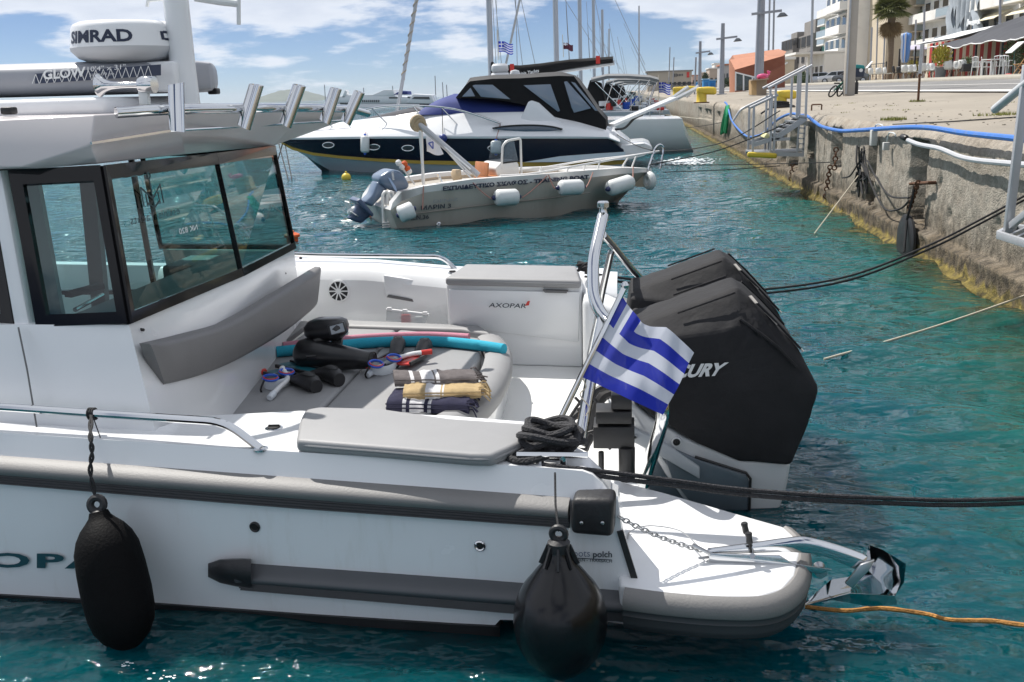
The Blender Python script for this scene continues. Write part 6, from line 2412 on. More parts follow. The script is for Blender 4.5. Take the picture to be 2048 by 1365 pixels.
cnp = mb.build('canopy', [CAN, CANT], cr, sharp=50)
for pts in ([(924, 194), (941, 176), (950, 193)], [(945, 172), (950, 170), (985, 170), (1021, 199), (962, 194)], [(1047, 171), (1101, 169), (1120, 222), (1116, 224)], [(1128, 164), (1134, 163), (1182, 217), (1148, 226), (1143, 215)]):
    cside(pts, 1.362, 'clear_window', VIN, cnp)
cside([(1142, 164), (1150, 166), (1196, 222), (1190, 222)], 1.352, 'clear_window', VIN, cnp)
# radar pods on top
mb = MB()
c = cn(1000, 146, .2)
mb.lathe([(.001, .20), (.16, .19), (.2, .14), (.21, .05), (.19, 0), (.1, -.02)], c + V(0, 0, .02), (0, 0, 1), 24)
mb.build('radar_dome', CW, cr)
mb = MB(); mb.lathe([(.20, .05), (.22, 0), (.26, -.08), (.08, -.14)], c + V(0, 0, -.05), (0, 0, 1), 20); mb.build('radar_mount', CW, cr)
mb = MB(); mb.lathe([(.001, .12), (.1, .10), (.13, .02), (.12, -.06), (.05, -.08)], cn(1030, 150, -.2), (0, 0, 1), 18); mb.build('satellite_dome', CW, cr)
mb = MB(); mb.tube([cn(995, 140, .1), cn(993, -20, .1)], .008, 5); mb.build('whip_aerial', WTXT, cr)
# pulpit and stanchions
mb = MB(); mb.tube(catmull([cn(572, 276, .25), cn(640, 247, .75), cn(743, 217, 1.1), cn(825, 212, 1.35), cn(912, 219, 1.45), cn(1003, 248, 1.55)], 6), .022, 8); mb.build('pulpit_rail', CHROME, cr)
for x0, y0, x1, y1, h_ in ((620, 258, 608, 258, .6), (668, 254, 652, 242, .8), (700, 252, 690, 230, .95), (780, 250, 744, 217, 1.2), (857, 250, 826, 212, 1.4), (921, 252, 884, 217, 1.45), (1003, 262, 1003, 248, 1.6)):
    m2 = MB(); m2.tube([cn(x0, y0 + 4, h_), cn(x1, y1, h_ - .03)], .015, 6); m2.build('stanchion', CHROME, cr)
# stern: quarter steps, platform
mb = MB()
mb.prism([cn(1212, 262, 1.3), cn(1228, 262, 1.3), cn(1262, 288, 1.3), cn(1262, 300, 1.3), cn(1240, 302, 1.3)], (0, 2.6, 0)); mb.build('stern_steps', CW, cr, bevel=.04)
mb = MB()
mb.prism([cn(1240, 291, 1.45), cn(1290, 287, 1.2), cn(1304, 292, .9), cn(1306, 300, .9), cn(1290, 312, 1.2), cn(1240, 326, 1.5)], (0, 2.7, 0)); mb.build('bathing_platform', CW, cr, bevel=.05)
text('PREDATOR', lambda u, v: cn(lerp(1108, 1158, u), 333 - 6 * v, 1.72), BLACK, cr) if False else None
grp = 'fenders on the navy yacht'
tube_fender('white fender hanging near the bow of the navy yacht', cn(730, 306, 1.55), cn(730, 272, 1.5), .105, FWH, grp, [(cn(730, 268, 1.5), cn(732, 258, 1.3))])
tube_fender('white fender hanging amidships on the navy yacht behind the console windscreen', cn(992, 308, 1.85), cn(992, 282, 1.8), .125, FWH, grp, [(cn(992, 278, 1.8), cn(1000, 250, 1.55))])
fb = thing('fender', 'navy blue ball fender hanging amidships on the navy yacht', 'fender', cn(886, 284, 1.75), grp)
mb = MB(); mb.ball(cn(886, 277, 1.75), .1, 14); mb.build('ball', mat('blue_fender', (.02, .04, .2), .4), fb)
mb = MB(); mb.tube([cn(886, 270, 1.75), cn(885, 250, 1.5), cn(884, 218, 1.42)], .009, 5); mb.build('lanyard', ROPEB, fb)
for (a, b_, lab) in (((556, 282), (577, 362), 'left mooring line dropping from the navy yacht bow into the water'), ((570, 288), (584, 360), 'right mooring line dropping from the navy yacht bow into the water'), ((566, 285), (553, 330), 'slack mooring line under the navy yacht bow leading back to the cabin window')):
    mb = MB(); mb.tube([cn(*a, .1), uz(b_[0], max(b_[1], 330), 0) if b_[1] > 340 else cn(*b_, .3)], .014, 5)
    mb.build('bow_line', ROPEB, None, label=lab, cat='rope', group='bow lines of the navy yacht')
# gangway pole aft
def pole_thing(name, label, cat, a, b, r, m_, group=None, n=8, r2=None):
    mb = MB(); mb.tube([a, b], [r, r2 or r], n)
    return mb.build(name, m_, None, label=label, cat=cat, group=group)

# ------------------------------------------------------------------ sailing yachts behind
def yacht(label, y0, stern, bow, hbm, m_hull, zg=.95):
    t = thing('sailing_yacht', label, 'sailing yacht', (stern[0], y0, 0), 'sailing yachts moored behind')
    mb = MB()
    xs_ = np.linspace(0, 1, 9)
    rings = []
    for s in xs_:
        x = lerp(stern[0], bow[0], s)
        w_ = hbm * (1 - max(0, (s - .35) / .65) ** 2.2) * (.86 + .14 * min(1, s * 4))
        zt_ = zg + .35 * s * s
        w_ = max(w_, .02)
        rake = (.35 if s == 0 else 0) - (.0 if s < 1 else .0)
        rings.append([V(x, y0 - w_, zt_), V(x + rake * .3, y0 - w_ * .97, zt_ * .5), V(x + rake, y0 - w_ * .8, .0), V(x + rake, y0 - w_ * .3, -.3), V(x + rake, y0 + w_ * .3, -.3), V(x + rake, y0 + w_ * .8, 0), V(x + rake * .3, y0 + w_ * .97, zt_ * .5), V(x, y0 + w_, zt_)])
    mb.loft(rings); mb.build('hull', m_hull, t, sharp=50)
    mb = MB()
    mb.prism([V(lerp(stern[0], bow[0], .25), y0 - hbm * .5, zg + .02), V(lerp(stern[0], bow[0], .7), y0 - hbm * .4, zg + .1), V(lerp(stern[0], bow[0], .7), y0 + hbm * .4, zg + .1), V(lerp(stern[0], bow[0], .25), y0 + hbm * .5, zg + .02)], (0, 0, .28))
    mb.build('coachroof', CW, t, bevel=.08, seg=3)
    return t
PALEH = mat('pale_grey_hull', (.50, .53, .58), .3, coat=.3, var=.03)
YA1, YA2 = 30.5, 37.0
ya = yacht('sailing yacht hidden behind the navy yacht, its long black boom cover showing above', YA1, (1.6, 0), (-7.5, 0), 1.6, CW)
yb2_ = yacht('pale grey sailing yacht with a grey bimini moored stern to the quay', YA2, (1.75, 0), (-9, 0), 1.9, PALEH, .82)
def rig(t, y0, base, top, r, par_name='mast'):
    mb = MB(); mb.tube([uy(*base, y0), uy(*top, y0)], r, 10)
    return mb.build(par_name, mat('mast_alloy', (.42, .44, .48), .4, .4), t)
def wire(t, y0, a, b, r=.009):
    mb = MB(); mb.tube([uy(*a, y0), uy(*b, y0)], r, 4); mb.build('stay', mat('stay_wire', (.35, .36, .38), .5, .5), t)
rig(ya, YA1, (984, 215), (973, -160), .085)
rig(yb2_, YA2, (1115, 215), (1107, -160), .095)
for a, b in (((992, 130), (982, -60)), ((1005, 150), (985, -60)), ((1035, 150), (1030, -60)), ((1070, 128), (1040, -10)), ((1048, 155), (1020, -80))):
    wire(ya, YA1, a, b)
for a, b in (((1138, 120), (1132, 10)), ((1200, 112), (1130, 0)), ((1220, 150), (1190, 0)), ((1290, 130), (1230, 0)), ((1140, 130), (1128, -60))):
    wire(yb2_, YA2, a, b)
# boom and its cover
mb = MB()
rings = []
for (x, yt, yb_) in ((982, 122, 158), (990, 128, 166), (1010, 130, 166), (1040, 131, 157), (1080, 127, 150), (1140, 119, 138), (1200, 115, 128), (1226, 113, 126)):
    a, b_ = uy(x, yt, YA1 - .12), uy(x, yb_, YA1 - .12)
    rings.append([a + V(0, .06, 0), lerp(a, b_, .4) + V(0, -.05, 0), b_, b_ + V(0, .2, 0), lerp(a, b_, .4) + V(0, .3, 0), a + V(0, .18, 0)])
mb.loft(rings); bc2 = mb.build('sail_cover', CAN, ya, sharp=60)
mb = MB(); mb.tube([uy(1030, 160, YA1), uy(1120, 143, YA1), uy(1229, 126, YA1)], .07, 8); mb.build('boom', ALU, ya)
text('essinia Yachts', quadmap(uy(1031, 153, YA1 - .2), uy(1078, 145, YA1 - .2), uy(1031, 146, YA1 - .2), uy(1078, 138, YA1 - .2), (0, -.02, 0)), WTXT, bc2, bold=.02)
for x, y in ((1024, 136), (1196, 120)):
    mb = MB(); mb.box(uy(x, y, YA1 - .2), (.12, .05, .22)); mb.build('reef_mark', REDP, bc2)
# bimini and deck clutter of the pale yacht
mb = MB()
rings = []
for (x, yt, th) in ((1182, 160, 4), (1215, 152, 5), (1255, 152, 6), (1300, 155, 7), (1318, 160, 6)):
    a = uy(x, yt, YA2 - 1.5); b_ = uy(x, yt - 4, YA2)
    rings.append([a + V(0, 0, -.08), a, V(b_.x, YA2, b_.z), V(a.x, YA2 + 1.5, a.z), V(a.x, YA2 + 1.5, a.z - .06), V(b_.x, YA2, b_.z - .05)])
mb.loft(rings); mb.build('bimini', mat('grey_canvas', (.16, .165, .17), .85, var=.1), yb2_, sharp=60)
mb = MB()
mb.prism([uy(1158, 232, YA2 - 1.2), uy(1180, 160, YA2 - 1.2), uy(1200, 165, YA2 - 1.2), uy(1214, 215, YA2 - 1.2)], (0, 2.4, 0)); mb.build('spray_hood', CAN, yb2_, bevel=.03)
for a, b in (((1190, 165), (1250, 225)), ((1300, 160), (1255, 225)), ((1228, 160), (1210, 215)), ((1314, 165), (1290, 232)), ((1280, 160), (1235, 215)), ((1245, 235), (1320, 205)), ((1200, 225), (1320, 222))):
    mb = MB(); mb.tube([uy(*a, YA2 - 1.5), uy(*b, YA2 - 1.5)], .018, 6); mb.build('rail_tube', CHROME, yb2_)
for a, b in (((1262, 235), (1262, 195)), ((1280, 238), (1280, 195)), ((1300, 238), (1300, 196)), ((1320, 238), (1320, 196))):
    mb = MB(); mb.tube([uy(*a, YA2 - 1.6), uy(*b, YA2 - 1.6)], .014, 6); mb.build('stanchion', CHROME, yb2_)
random.seed(21)
for k in range(12):
    x, y = random.uniform(1205, 1320), random.uniform(206, 222)
    mb = MB(); mb.box(uy(x, y, YA2 - random.uniform(.6, 1.4)), (random.uniform(.12, .35), .2, random.uniform(.1, .25)), rz=random.uniform(0, 1)); mb.build('deck_gear', [CW, BLACK, TWG, REDP, BLUEP][k % 5], yb2_, bevel=.02)
mb = MB(); mb.bar(uy(1262, 243, YA2 - 1.95), uy(1328, 243, YA2 - 1.9), .02, .05); mb.build('hull_stripe', mat('slate_stripe', (.12, .15, .22), .4), yb2_)
fb = thing('fender', 'round pale buoy fender at the stern of the pale grey sailing yacht', 'fender', uy(1334, 272, YA2 - 1.7))
mb = MB(); mb.ball(uy(1334, 262, YA2 - 1.7), .17, 16); mb.build('ball', FWH, fb)
mb = MB(); mb.tube([uy(1334, 254, YA2 - 1.7), uy(1330, 238, YA2 - 1.7)], .012, 5); mb.build('lanyard', ROPEB, fb)
fb = thing('fender', 'black sleeve fender at the stern of the pale grey sailing yacht', 'fender', uy(1334, 256, YA2 - 1.4))
mb = MB(); mb.lathe([(.02, -.02), (.12, .03), (.13, .2), (.12, .36), (.03, .42)], uy(1334, 254, YA2 - 1.4), (0, 0, 1), 14); mb.build('body', BLACK, fb)
for k, (dx, dy, lab) in enumerate(((.3, 13, 'second pale sailing yacht, next beyond the one with the round stern fender'), (.6, 25, 'third pale sailing yacht along the quay'), (.8, 40, 'farthest pale sailing yacht along the quay'))):
    dup(yb2_, Vector(yb2_.location) + V(dx, dy, 0), label=lab)
# passerelle of the navy yacht and others lowered to the quay
gw = thing('gangway', 'long white passerelle raised from the navy yacht stern towards the quay', 'gangway', uy(1222, 252, 24.4))
A0, B0 = uy(1222, 251, 24.4), uy(1348, 197, 25.4)
mb = MB(); mb.bar(A0, B0, .30, .07); mb.build('plank', CW, gw, bevel=.015)
mb = MB(); mb.tube(catmull([A0 + V(.1, 0, -.1), uy(1250, 256, 24.5), uy(1268, 238, 24.7), uy(1285, 230, 24.8)], 5), .03, 6); mb.build('hose', BLACK, gw)
for k, (a, b, yy) in enumerate((((1340, 200), (1377, 174), 44.0), ((1352, 198), (1395, 176), 40.0), ((1372, 194), (1397, 172), 50.0))):
    gz = pole_thing('gangway', ['pale gangway board sloping up beside the small striped flag', 'middle pale gangway board in front of the blue cabins', 'pale gangway board ending at the far lamp post'][k], 'gangway', uy(*a, yy), uy(*b, yy), .09, CW, 'gangways along the quay', 6)
# flags on the yachts
def small_flag(label, px0, py0, px1, py1, y0, pat, mats, staff, grp='flags on the yachts', nu=18, nv=9):
    t = thing('yacht_flag', label, 'flag', uy(*staff[0], y0), grp)
    mb = MB(); mb.tube([uy(*staff[0], y0), uy(*staff[1], y0)], .012, 5); mb.build('halyard', ROPEW, t)
    a, b_ = uy(px0, py0, y0), uy(px1, py1, y0)
    def fn(u, v):
        return V(lerp(a.x, b_.x, u), y0 - .03 + .05 * math.sin(u * 8), lerp(a.z, b_.z, v) + .05 * math.sin(u * 6) * u - .06 * u)
    flag_cloth(fn, t, nu, nv, pat=pat, mats=mats)
small_flag('small blue and white striped flag flying before the tall mast', 997, 83, 1026, 103, 28.0, greek, None, ((998, 120), (995, 60)))
def ens(u, v):
    return 1 if (u < .45 and v < .5 and (abs(u - .22) < .05 or abs(v - .25) < .1)) else 0
small_flag('small dark red ensign on the right hand mast', 1127, 86, 1146, 98, 36.0, ens, [mat('ensign_dark', (.10, .02, .04), .8), FLW], ((1127, 115), (1125, 70)))
small_flag('small blue and white striped flag at the stern of the pale grey sailing yacht', 1318, 165, 1341, 185, 36.0, greek, None, ((1318, 200), (1317, 150)))
def bars(u, v):
    return 0 if int(v * 5) % 2 else 1
# slanting mast rising behind the foredeck
slm = thing('sailing_dinghy_mast', 'slanting pale mast with rope wound round it left of the navy yacht cover', 'mast', uy(793, 232, 27))
mb = MB(); mb.tube([uy(793, 232, 27.0), uy(838, -30, 27.0)], .05, 8); m__ = mb.build('spar', ALU, slm)
mb = MB()
P = [lerp(uy(805, 160, 27.0), uy(834, -10, 27.0), i / 60) + V(math.cos(i * .9) * .055, math.sin(i * .9) * .055, 0) for i in range(61)]
mb.tube(P, .014, 4); mb.build('wound_rope', ROPET, slm)
slm2 = thing('backstay', 'slanting pale stay from the black boom up to the left mast', 'rigging', uy(1012, 126, 29.5))
mb = MB(); mb.tube([uy(1012, 128, 29.5), uy(1046, -30, 29.5)], .035, 6); mb.build('spar', ALU, slm2)
for k, (x, yt) in enumerate(((1218, 58), (1278, 12), (1155, 150))):
    pole_thing('distant_mast', ['thin distant mast standing above the grey bimini', 'tall thin distant mast right of the black boom end', 'thin distant stump of a mast behind the black canopy'][k], 'mast', uy(x, 200, 70), uy(x, yt, 70), .05, ALU, 'distant masts')
# mooring lines of these boats to the quay
for k, (P, m_, lab) in enumerate((
    ([(1215, 258, 24.4), (1300, 300, 21), (1440, 287, 18), (1560, 222, 16.5)], ROPEB, 'black stern line of the navy yacht running to the quay stairs'),
    ([(1330, 330, 16), (1460, 330, 16.2), (1660, 325, 15.2)], ROPEB, 'thin taut black bow line of the beige boat reaching the wall'),
    ([(1325, 345, 16), (1450, 340, 16), (1560, 332, 16.5)], ROPEB, 'lower thin black bow line of the beige boat'),
    ([(1320, 262, 36), (1440, 246, 33), (1520, 212, 30)], ROPEB, 'dark stern line of the pale sailing yacht'),
    ([(1305, 227, 36), (1380, 236, 33), (1425, 240, 30)], ROPEW, 'pale stern line of the sailing yacht reaching low on the quay'),
    ([(1300, 330, 16), (1440, 300, 16.6), (1580, 245, 17)], ROPEB, 'dark line rising from the beige boat bow to the stair rail'))):
    pts = [uy(x, y, yy) for x, y, yy in P]
    mb = MB(); mb.tube(catmull(pts, 8), .0095 if k != 1 and k != 2 else .007, 5)
    mb.build('mooring_line', m_, None, label=lab, cat='rope', group='lines to the quay')

# ------------------------------------------------------------------ along the quay edge
BLUEH = mat('blue_water_hose', (.035, .16, .52), .4, var=.12, vs=9, dirt=(.25, .27, .28), ds=14, damt=.4)
GREYH = mat('grey_water_hose', (.46, .47, .49), .5, var=.06)
def hose(name, label, pts, X, r, m, off=None):
    P = catmull([ux(x, y, X if not off else X + off(i)) for i, (x, y) in enumerate(pts)], 8)
    mb = MB(); mb.tube(P, r, 8)
    return mb.build(name, m, None, label=label, cat='hose')
hose('water_hose', 'blue hose looped along the top edge of the quay wall', [(1450, 205), (1455, 212), (1463, 240), (1477, 259), (1494, 273), (1510, 273), (1528, 266), (1551, 243), (1572, 231), (1587, 228), (1600, 231), (1613, 232), (1629, 244), (1645, 254), (1680, 262), (1719, 261), (1777, 257), (1825, 255), (1867, 257), (1930, 267), (2036, 278), (2120, 288), (2700, 372)], 2.99, .026, BLUEH)
hose('water_hose', 'pale grey hose drooping down the near end of the quay wall', [(1816, 281), (1840, 290), (1880, 298), (1920, 314), (1960, 322), (2036, 329), (2110, 338), (2700, 430)], 2.97, .024, GREYH)
mb = MB(); mb.lathe([(.03, -.05), (.034, 0), (.034, .06), (.026, .08)], ux(1808, 275, 2.97), (.1, -1, -.1), 12); mb.build('hose_coupling', BLACK, None, label='black coupling at the end of the pale grey hose', cat='hose fitting')
for (x, y, s_, lab) in ((1747, 276, .11, 'larger grey junction box hanging under the blue hose'), (1772, 293, .075, 'smaller white junction box lower down beside the larger grey one')):
    t = thing('junction_box', lab, 'junction box', ux(x, y, 2.99) - V(0, 0, s_), 'junction boxes on the quay wall')
    mb = MB(); mb.box(ux(x, y, 2.99), (.07, s_ * .9, s_ * 1.7 if s_ > .1 else s_ * 1.2)); mb.build('housing', mat('weathered_plastic', (.50, .50, .48), .6, var=.1), t, bevel=.008)
    mb = MB(); mb.tube(catmull([ux(x + 2, y - 18 if s_ > .1 else y - 10, 2.99), ux(x + 6, y - 26, 2.985), ux(x + 16, y - 26, 2.985), ux(x + 20, y - 20, 3.0)], 5), .008, 6); mb.build('cable', WPLAS, t)
# cables and ropes bundled on the wall
random.seed(31)
bund = thing('rope_bundle', 'tangle of black ropes hung on a bolt in the narrow wall niche', 'rope', ux(1728, 350, 2.98))
for k in range(9):
    x0 = 1722 + random.uniform(-8, 10)
    pts = [(x0, 298 + random.uniform(-8, 8)), (x0 + random.uniform(-6, 6), 325), (x0 + random.uniform(-9, 9), 350), (x0 + random.uniform(-6, 8), 372 + random.uniform(-12, 22)), (x0 + random.uniform(-3, 8), 345)]
    mb = MB(); mb.tube(catmull([ux(x, y, 2.98 + random.uniform(-.02, .03)) for x, y in pts], 5), .012, 6); mb.build('rope_strand', ROPEB, bund)
for k, pts in enumerate(([(1735, 322), (1755, 360), (1780, 392), (1818, 396)], [(1732, 335), (1745, 375), (1770, 418), (1800, 418), (1818, 402)], [(1685, 356), (1700, 352), (1715, 330), (1722, 318)])):
    mb = MB(); mb.tube(catmull([ux(x, y, 2.955) for x, y in pts], 8), .011, 6)
    mb.build('slack_rope', ROPEB, None, label=['upper slack black rope looped between niche bundle and rusty bracket', 'lower slack black rope looped between niche bundle and rusty bracket', 'short slack black rope left of the bundle, reaching the rusty chain'][k], cat='rope', group='ropes on the quay wall')
mb = MB(); mb.tube([ux(1716, 352, 2.97), lerp(ux(1716, 352, 2.97), uz(1628, 468, .02), .5), uz(1628, 468, .02)], .008, 5)
mb.build('mooring_rope', ROPEW, None, label='thin pale rope slanting from the wall bundle into the water', cat='rope')
# tyre-like rubber fender with its tackle
tf = thing('wall_fender', 'black round rubber fender hanging at the waterline of the quay wall', 'fender', ux(1812, 520, 2.93))
mb = MB(); c = ux(1812, 482, 2.93); mb.lathe([(.02, -.02), (.26, -.02), (.28, -.01), (.28, .015), (.02, .02)], c, (1, .04, 0), 28); mb.build('disc', RUB, tf)
mb = MB()
a, b_ = ux(1828, 372, 2.93), ux(1814, 440, 2.91)
mb.tube([a, ux(1825, 395, 2.92), b_, ux(1808, 505, 2.86)], .014, 6); mb.build('tackle', ROPEB, tf)
mb = MB()
for k in range(12):
    mb.torus(lerp(ux(1836, 366, 2.95), ux(1818, 418, 2.93), k / 11), .022, .010, (1, 0, 0) if k % 2 else (0, 1, .3), 10, 5)
mb.build('tackle_knot', RUST, tf)
mb = MB(); p0, p1 = ux(1858, 366, 2.99), ux(1826, 368, 2.96)
mb.tube([p0 + V(.3, 0, 0), p0, p1], .018, 8); mb.torus(p1, .03, .013, (0, 0, 1), 14, 6); mb.build('wall_bracket', RUST, None, label='rusty iron ring bracket in the wall niche above the round fender', cat='bracket')
# hanging rusty chains
for (x0, y0, x1, y1, lab) in ((1660, 335, 1650, 400, 'rusty chain hanging from the eroded niche, nearer of the wall chains'), (1585, 330, 1580, 372, 'rusty chain hanging under the boarding ladder'), (1672, 300, 1668, 345, 'short rusty chain high in the eroded niche')):
    t = thing('rusty_chain', lab, 'chain', ux(x1, y1, 2.98), 'rusty chains on the quay wall')
    a, b_ = ux(x0, y0, 3.0), ux(x1, y1, 2.97)
    n_ = int((a - b_).length / .055)
    for k in range(n_):
        mb = MB(); mb.torus(lerp(a, b_, k / n_), .032, .011, (1, 0, 0) if k % 2 else (0, 1, 0), 10, 5); mb.build('link', RUST, t)
# green net rope
gn = thing('net_rope', 'hank of green and turquoise rope hanging over the quay edge', 'rope', ux(1448, 268, 2.99))
random.seed(3)
NETG = mat('green_rope', (.01, .30, .12), .85, var=.4, vs=40, bump=.8, bs=120)
for k in range(8):
    dx = random.uniform(-5, 5)
    mb = MB(); mb.tube(catmull([ux(1455 + dx * .4, 212, 3.0), ux(1452 + dx * .7, 230, 2.96), ux(1449 + dx, 250, 2.97), ux(1447 + dx, 266 + random.uniform(-4, 4), 2.98)], 4), .035, 6); mb.build('strand', NETG, gn)
# bollards: post with a hooked head towards the land
YB2 = mat('yellow_bollard_paint', (.70, .50, .05), .45, var=.1, vs=4, dirt=(.35, .22, .06), ds=5, damt=.7, dlo=.55, dhi=.72)
def bollard(label, base, h, L_):
    t = thing('mooring_bollard', label, 'bollard', base, 'yellow bollards along the quay')
    mb = MB()
    b_ = base
    mb.lathe([(h * .42, 0), (h * .40, .02), (h * .34, .05), (h * .33, h * .6), (h * .36, h * .85), (h * .33, h * .97), (h * .2, h)], b_, (0, 0, 1), 20)
    mb.build('post', YB2, t, sharp=60)
    mb = MB()
    rings = []
    for (u, w_, z0, z1) in ((-.32, .22, .62, .98), (-.1, .36, .55, 1.02), (.4, .38, .52, 1.04), (.85, .34, .5, 1.0), (1.0, .22, .56, .9)):
        c = b_ + V(L_ * u, -L_ * .05 * u, 0)
        rings.append([c + V(0, sy_ * h * w_, h * zz_) for sy_, zz_ in ((-1, z0 + .1), (-1, z1 - .12), (-.7, z1), (.7, z1), (1, z1 - .12), (1, z0 + .1), (.7, z0), (-.7, z0))])
    mb.loft(rings); mb.build('head', YB2, t, bevel=.02, sharp=50)
    mb = MB(); mb.lathe([(h * .52, -.01), (h * .52, .025), (h * .4, .03)], b_, (0, 0, 1), 20); mb.build('base_plate', RUST, t)
    return t
b1 = bollard('large yellow bollard behind the boarding stairs', ug(1562, 216), .36, .32)
p = b1.location
mb = MB()
for k in range(3):
    mb.torus(p + V(0, 0, .05 + .035 * k), .155, .022, (0.05 * k, .04, 1), 22, 6)
mb.tube(catmull([p + V(.15, -.05, .06), p + V(.25, -.2, .03), p + V(.12, -.4, .03), p + V(-.25, -.5, .02), p + V(-.5, -.55, -.1)], 5), .02, 6)
mb.build('bollard_rope', ROPEB, None, label='dark rope wound round the foot of the large yellow bollard', cat='rope')
bollard('yellow bollard at the foot of the middle lamp post', ug(1403, 206), .52, .5)
bollard('far yellow bollard beside the gangway boards', ug(1372, 194), .6, .6)
bollard('farthest yellow bollard, half hidden by the small striped flag', ug(1352, 194), .6, .6)
# iron staple in the paving, thin line, weeds
q = ug(1623, 222)
mb = MB(); mb.tube(fillet([q, q + V(0, 0, .11), q + V(.17, -.05, .11), q + V(.17, -.05, 0)], .02, 3), .014, 6); mb.build('iron_staple', RUST, None, label='rusty iron staple standing in the paving right of the stairs', cat='staple')
mb = MB(); mb.tube([ug(1785, 251) + V(0, 0, .012), ug(1900, 246) + V(0, 0, .012), ug(2060, 235) + V(0, 0, .012)], .008, 5); mb.build('quay_cable', BLACK, None, label='thin black cable lying across the paving', cat='cable')
random.seed(5)
def tuft(cx_, w_, n_, hh, m_, mb):
    for k in range(n_):
        a = random.uniform(0, 6.28); r_ = w_ * math.sqrt(random.random())
        p = cx_ + V(math.cos(a) * r_, math.sin(a) * r_ * .6, 0)
        d = V(random.uniform(-.5, .5), random.uniform(-.5, .5), 1).normalized() * hh * random.uniform(.5, 1.2)
        s_ = V(random.uniform(-1, 1), random.uniform(-1, 1), 0).normalized() * .006
        mb.add([p - s_, p + s_, p + d], [(0, 1, 2)])
WEED = mat('dry_weeds', (.22, .23, .06), .9, var=.35, vs=30)
mb = MB()
for x, y, w_, n_ in ((1787, 241, .16, 260), (2030, 230, .25, 200), (1835, 204, .15, 120), (1980, 232, .2, 60)):
    tuft(ug(x, y), w_, n_, .05, None, mb)
for k in range(7):
    tuft(ug(random.uniform(1640, 2040), random.uniform(205, 232)), .08, 14, .03, None, mb)
mb.build('weeds', WEED, kind='stuff', smooth=False, recalc=False)
random.seed(8)
PEB = mat('loose_stone', (.30, .27, .22), .95, var=.3, vs=30)
mb = MB()
for k in range(260):
    p = ug(random.uniform(1420, 2048), random.uniform(192, 250))
    if 3.2 < p.x < 7: mb.ball(p, random.uniform(.006, .022), 6, sc=(1, 1.2, .6))
mb.build('loose_pebbles', PEB, kind='stuff', smooth=False)

# ------------------------------------------------------------------ boarding stairs with handrails and platform
bs = thing('boarding_stairs', 'aluminium boarding stairs with handrails stepping down from the quay to a yellow edged platform', 'stairs', V(2.6, 17.3, .6))
SN, SF = 17.0, 17.62
def sp_(px, py, y=SN):
    return uy(px, py, y)
for dy in (0, SF - SN):
    o_ = V(0, dy, 0)
    for pts in ([sp_(1536, 177), sp_(1625, 131)], [sp_(1500, 216), sp_(1556, 190)]):
        mb = MB(); mb.tube([p + o_ for p in pts], .022, 8); mb.build('handrail', ALU, bs)
    if dy:
        mb = MB(); mb.tube(fillet([sp_(1500, 216) + o_, sp_(1489, 222) + o_, sp_(1474, 245) + o_], .05, 3), .02, 8); mb.build('handrail', ALU, bs)
    for x0, y0, x1, y1 in ((1508, 213, 1508, 309), (1544, 192, 1544, 306), (1552, 171, 1548, 306), (1597, 146, 1599, 236), (1615, 138, 1612, 232)):
        a, b_ = sp_(x0, y0), sp_(x1, y1)
        mb = MB(); mb.bar(a + o_, V(a.x, a.y, b_.z) + o_, .035, .035); mb.build('rail_post', ALU, bs)
    mb = MB(); mb.bar(sp_(1612, 236) + o_, sp_(1552, 276) + o_, .03, .09); mb.bar(sp_(1552, 276) + o_, sp_(1508, 290) + o_, .03, .07); mb.build('stringer', ALU, bs)
    mb = MB(); mb.bar(sp_(1608, 310) + o_, sp_(1500, 308) + o_, .03, .06); mb.bar(sp_(1580, 278) + o_, sp_(1540, 280) + o_, .03, .05); mb.build('platform_beam', ALU, bs)
for k in range(6):
    a = lerp(sp_(1604, 236), sp_(1540, 276), k / 5)
    mb = MB(); mb.box(a + V(0, .31, 0), (.16, .6, .025)); mb.build('step', GALV, bs)
mb = MB(); a, b_ = sp_(1500, 306), sp_(1606, 309)
zpl = a.z
mb.box(V((a.x + b_.x) / 2, (SN + SF) / 2, zpl), ((b_.x - a.x), SF - SN, .03)); mb.build('platform', GALV, bs, bevel=.005)
mb = MB(); mb.bar(sp_(1494, 309) + V(0, -.04, 0), sp_(1553, 312) + V(0, -.04, 0), .08, .085); mb.build('platform_edge', YELP, bs, bevel=.03, seg=3)
for x in (1598, 1610):
    mb = MB(); mb.bar(sp_(x, 250), sp_(x - 4, 306), .02, .03); mb.build('ladder_rail', ALU, bs)
for k in range(5):
    mb = MB(); mb.bar(sp_(1598 - k * .6, 256 + k * 10.5), sp_(1610 - k * .6, 257 + k * 10.5), .02, .02); mb.build('ladder_rung', ALU, bs)
mb = MB(); mb.bar(sp_(1598, 232), sp_(1613, 235), .05, .05); mb.build('hinge_block', GALV, bs, bevel=.008)
mb = MB(); mb.prism([sp_(1527, 276), sp_(1534, 266), sp_(1541, 272), sp_(1541, 280)], (0, .5, 0)); mb.build('fender_pad', mat('pale_yellow_pad', (.62, .58, .30), .6), bs, bevel=.02)
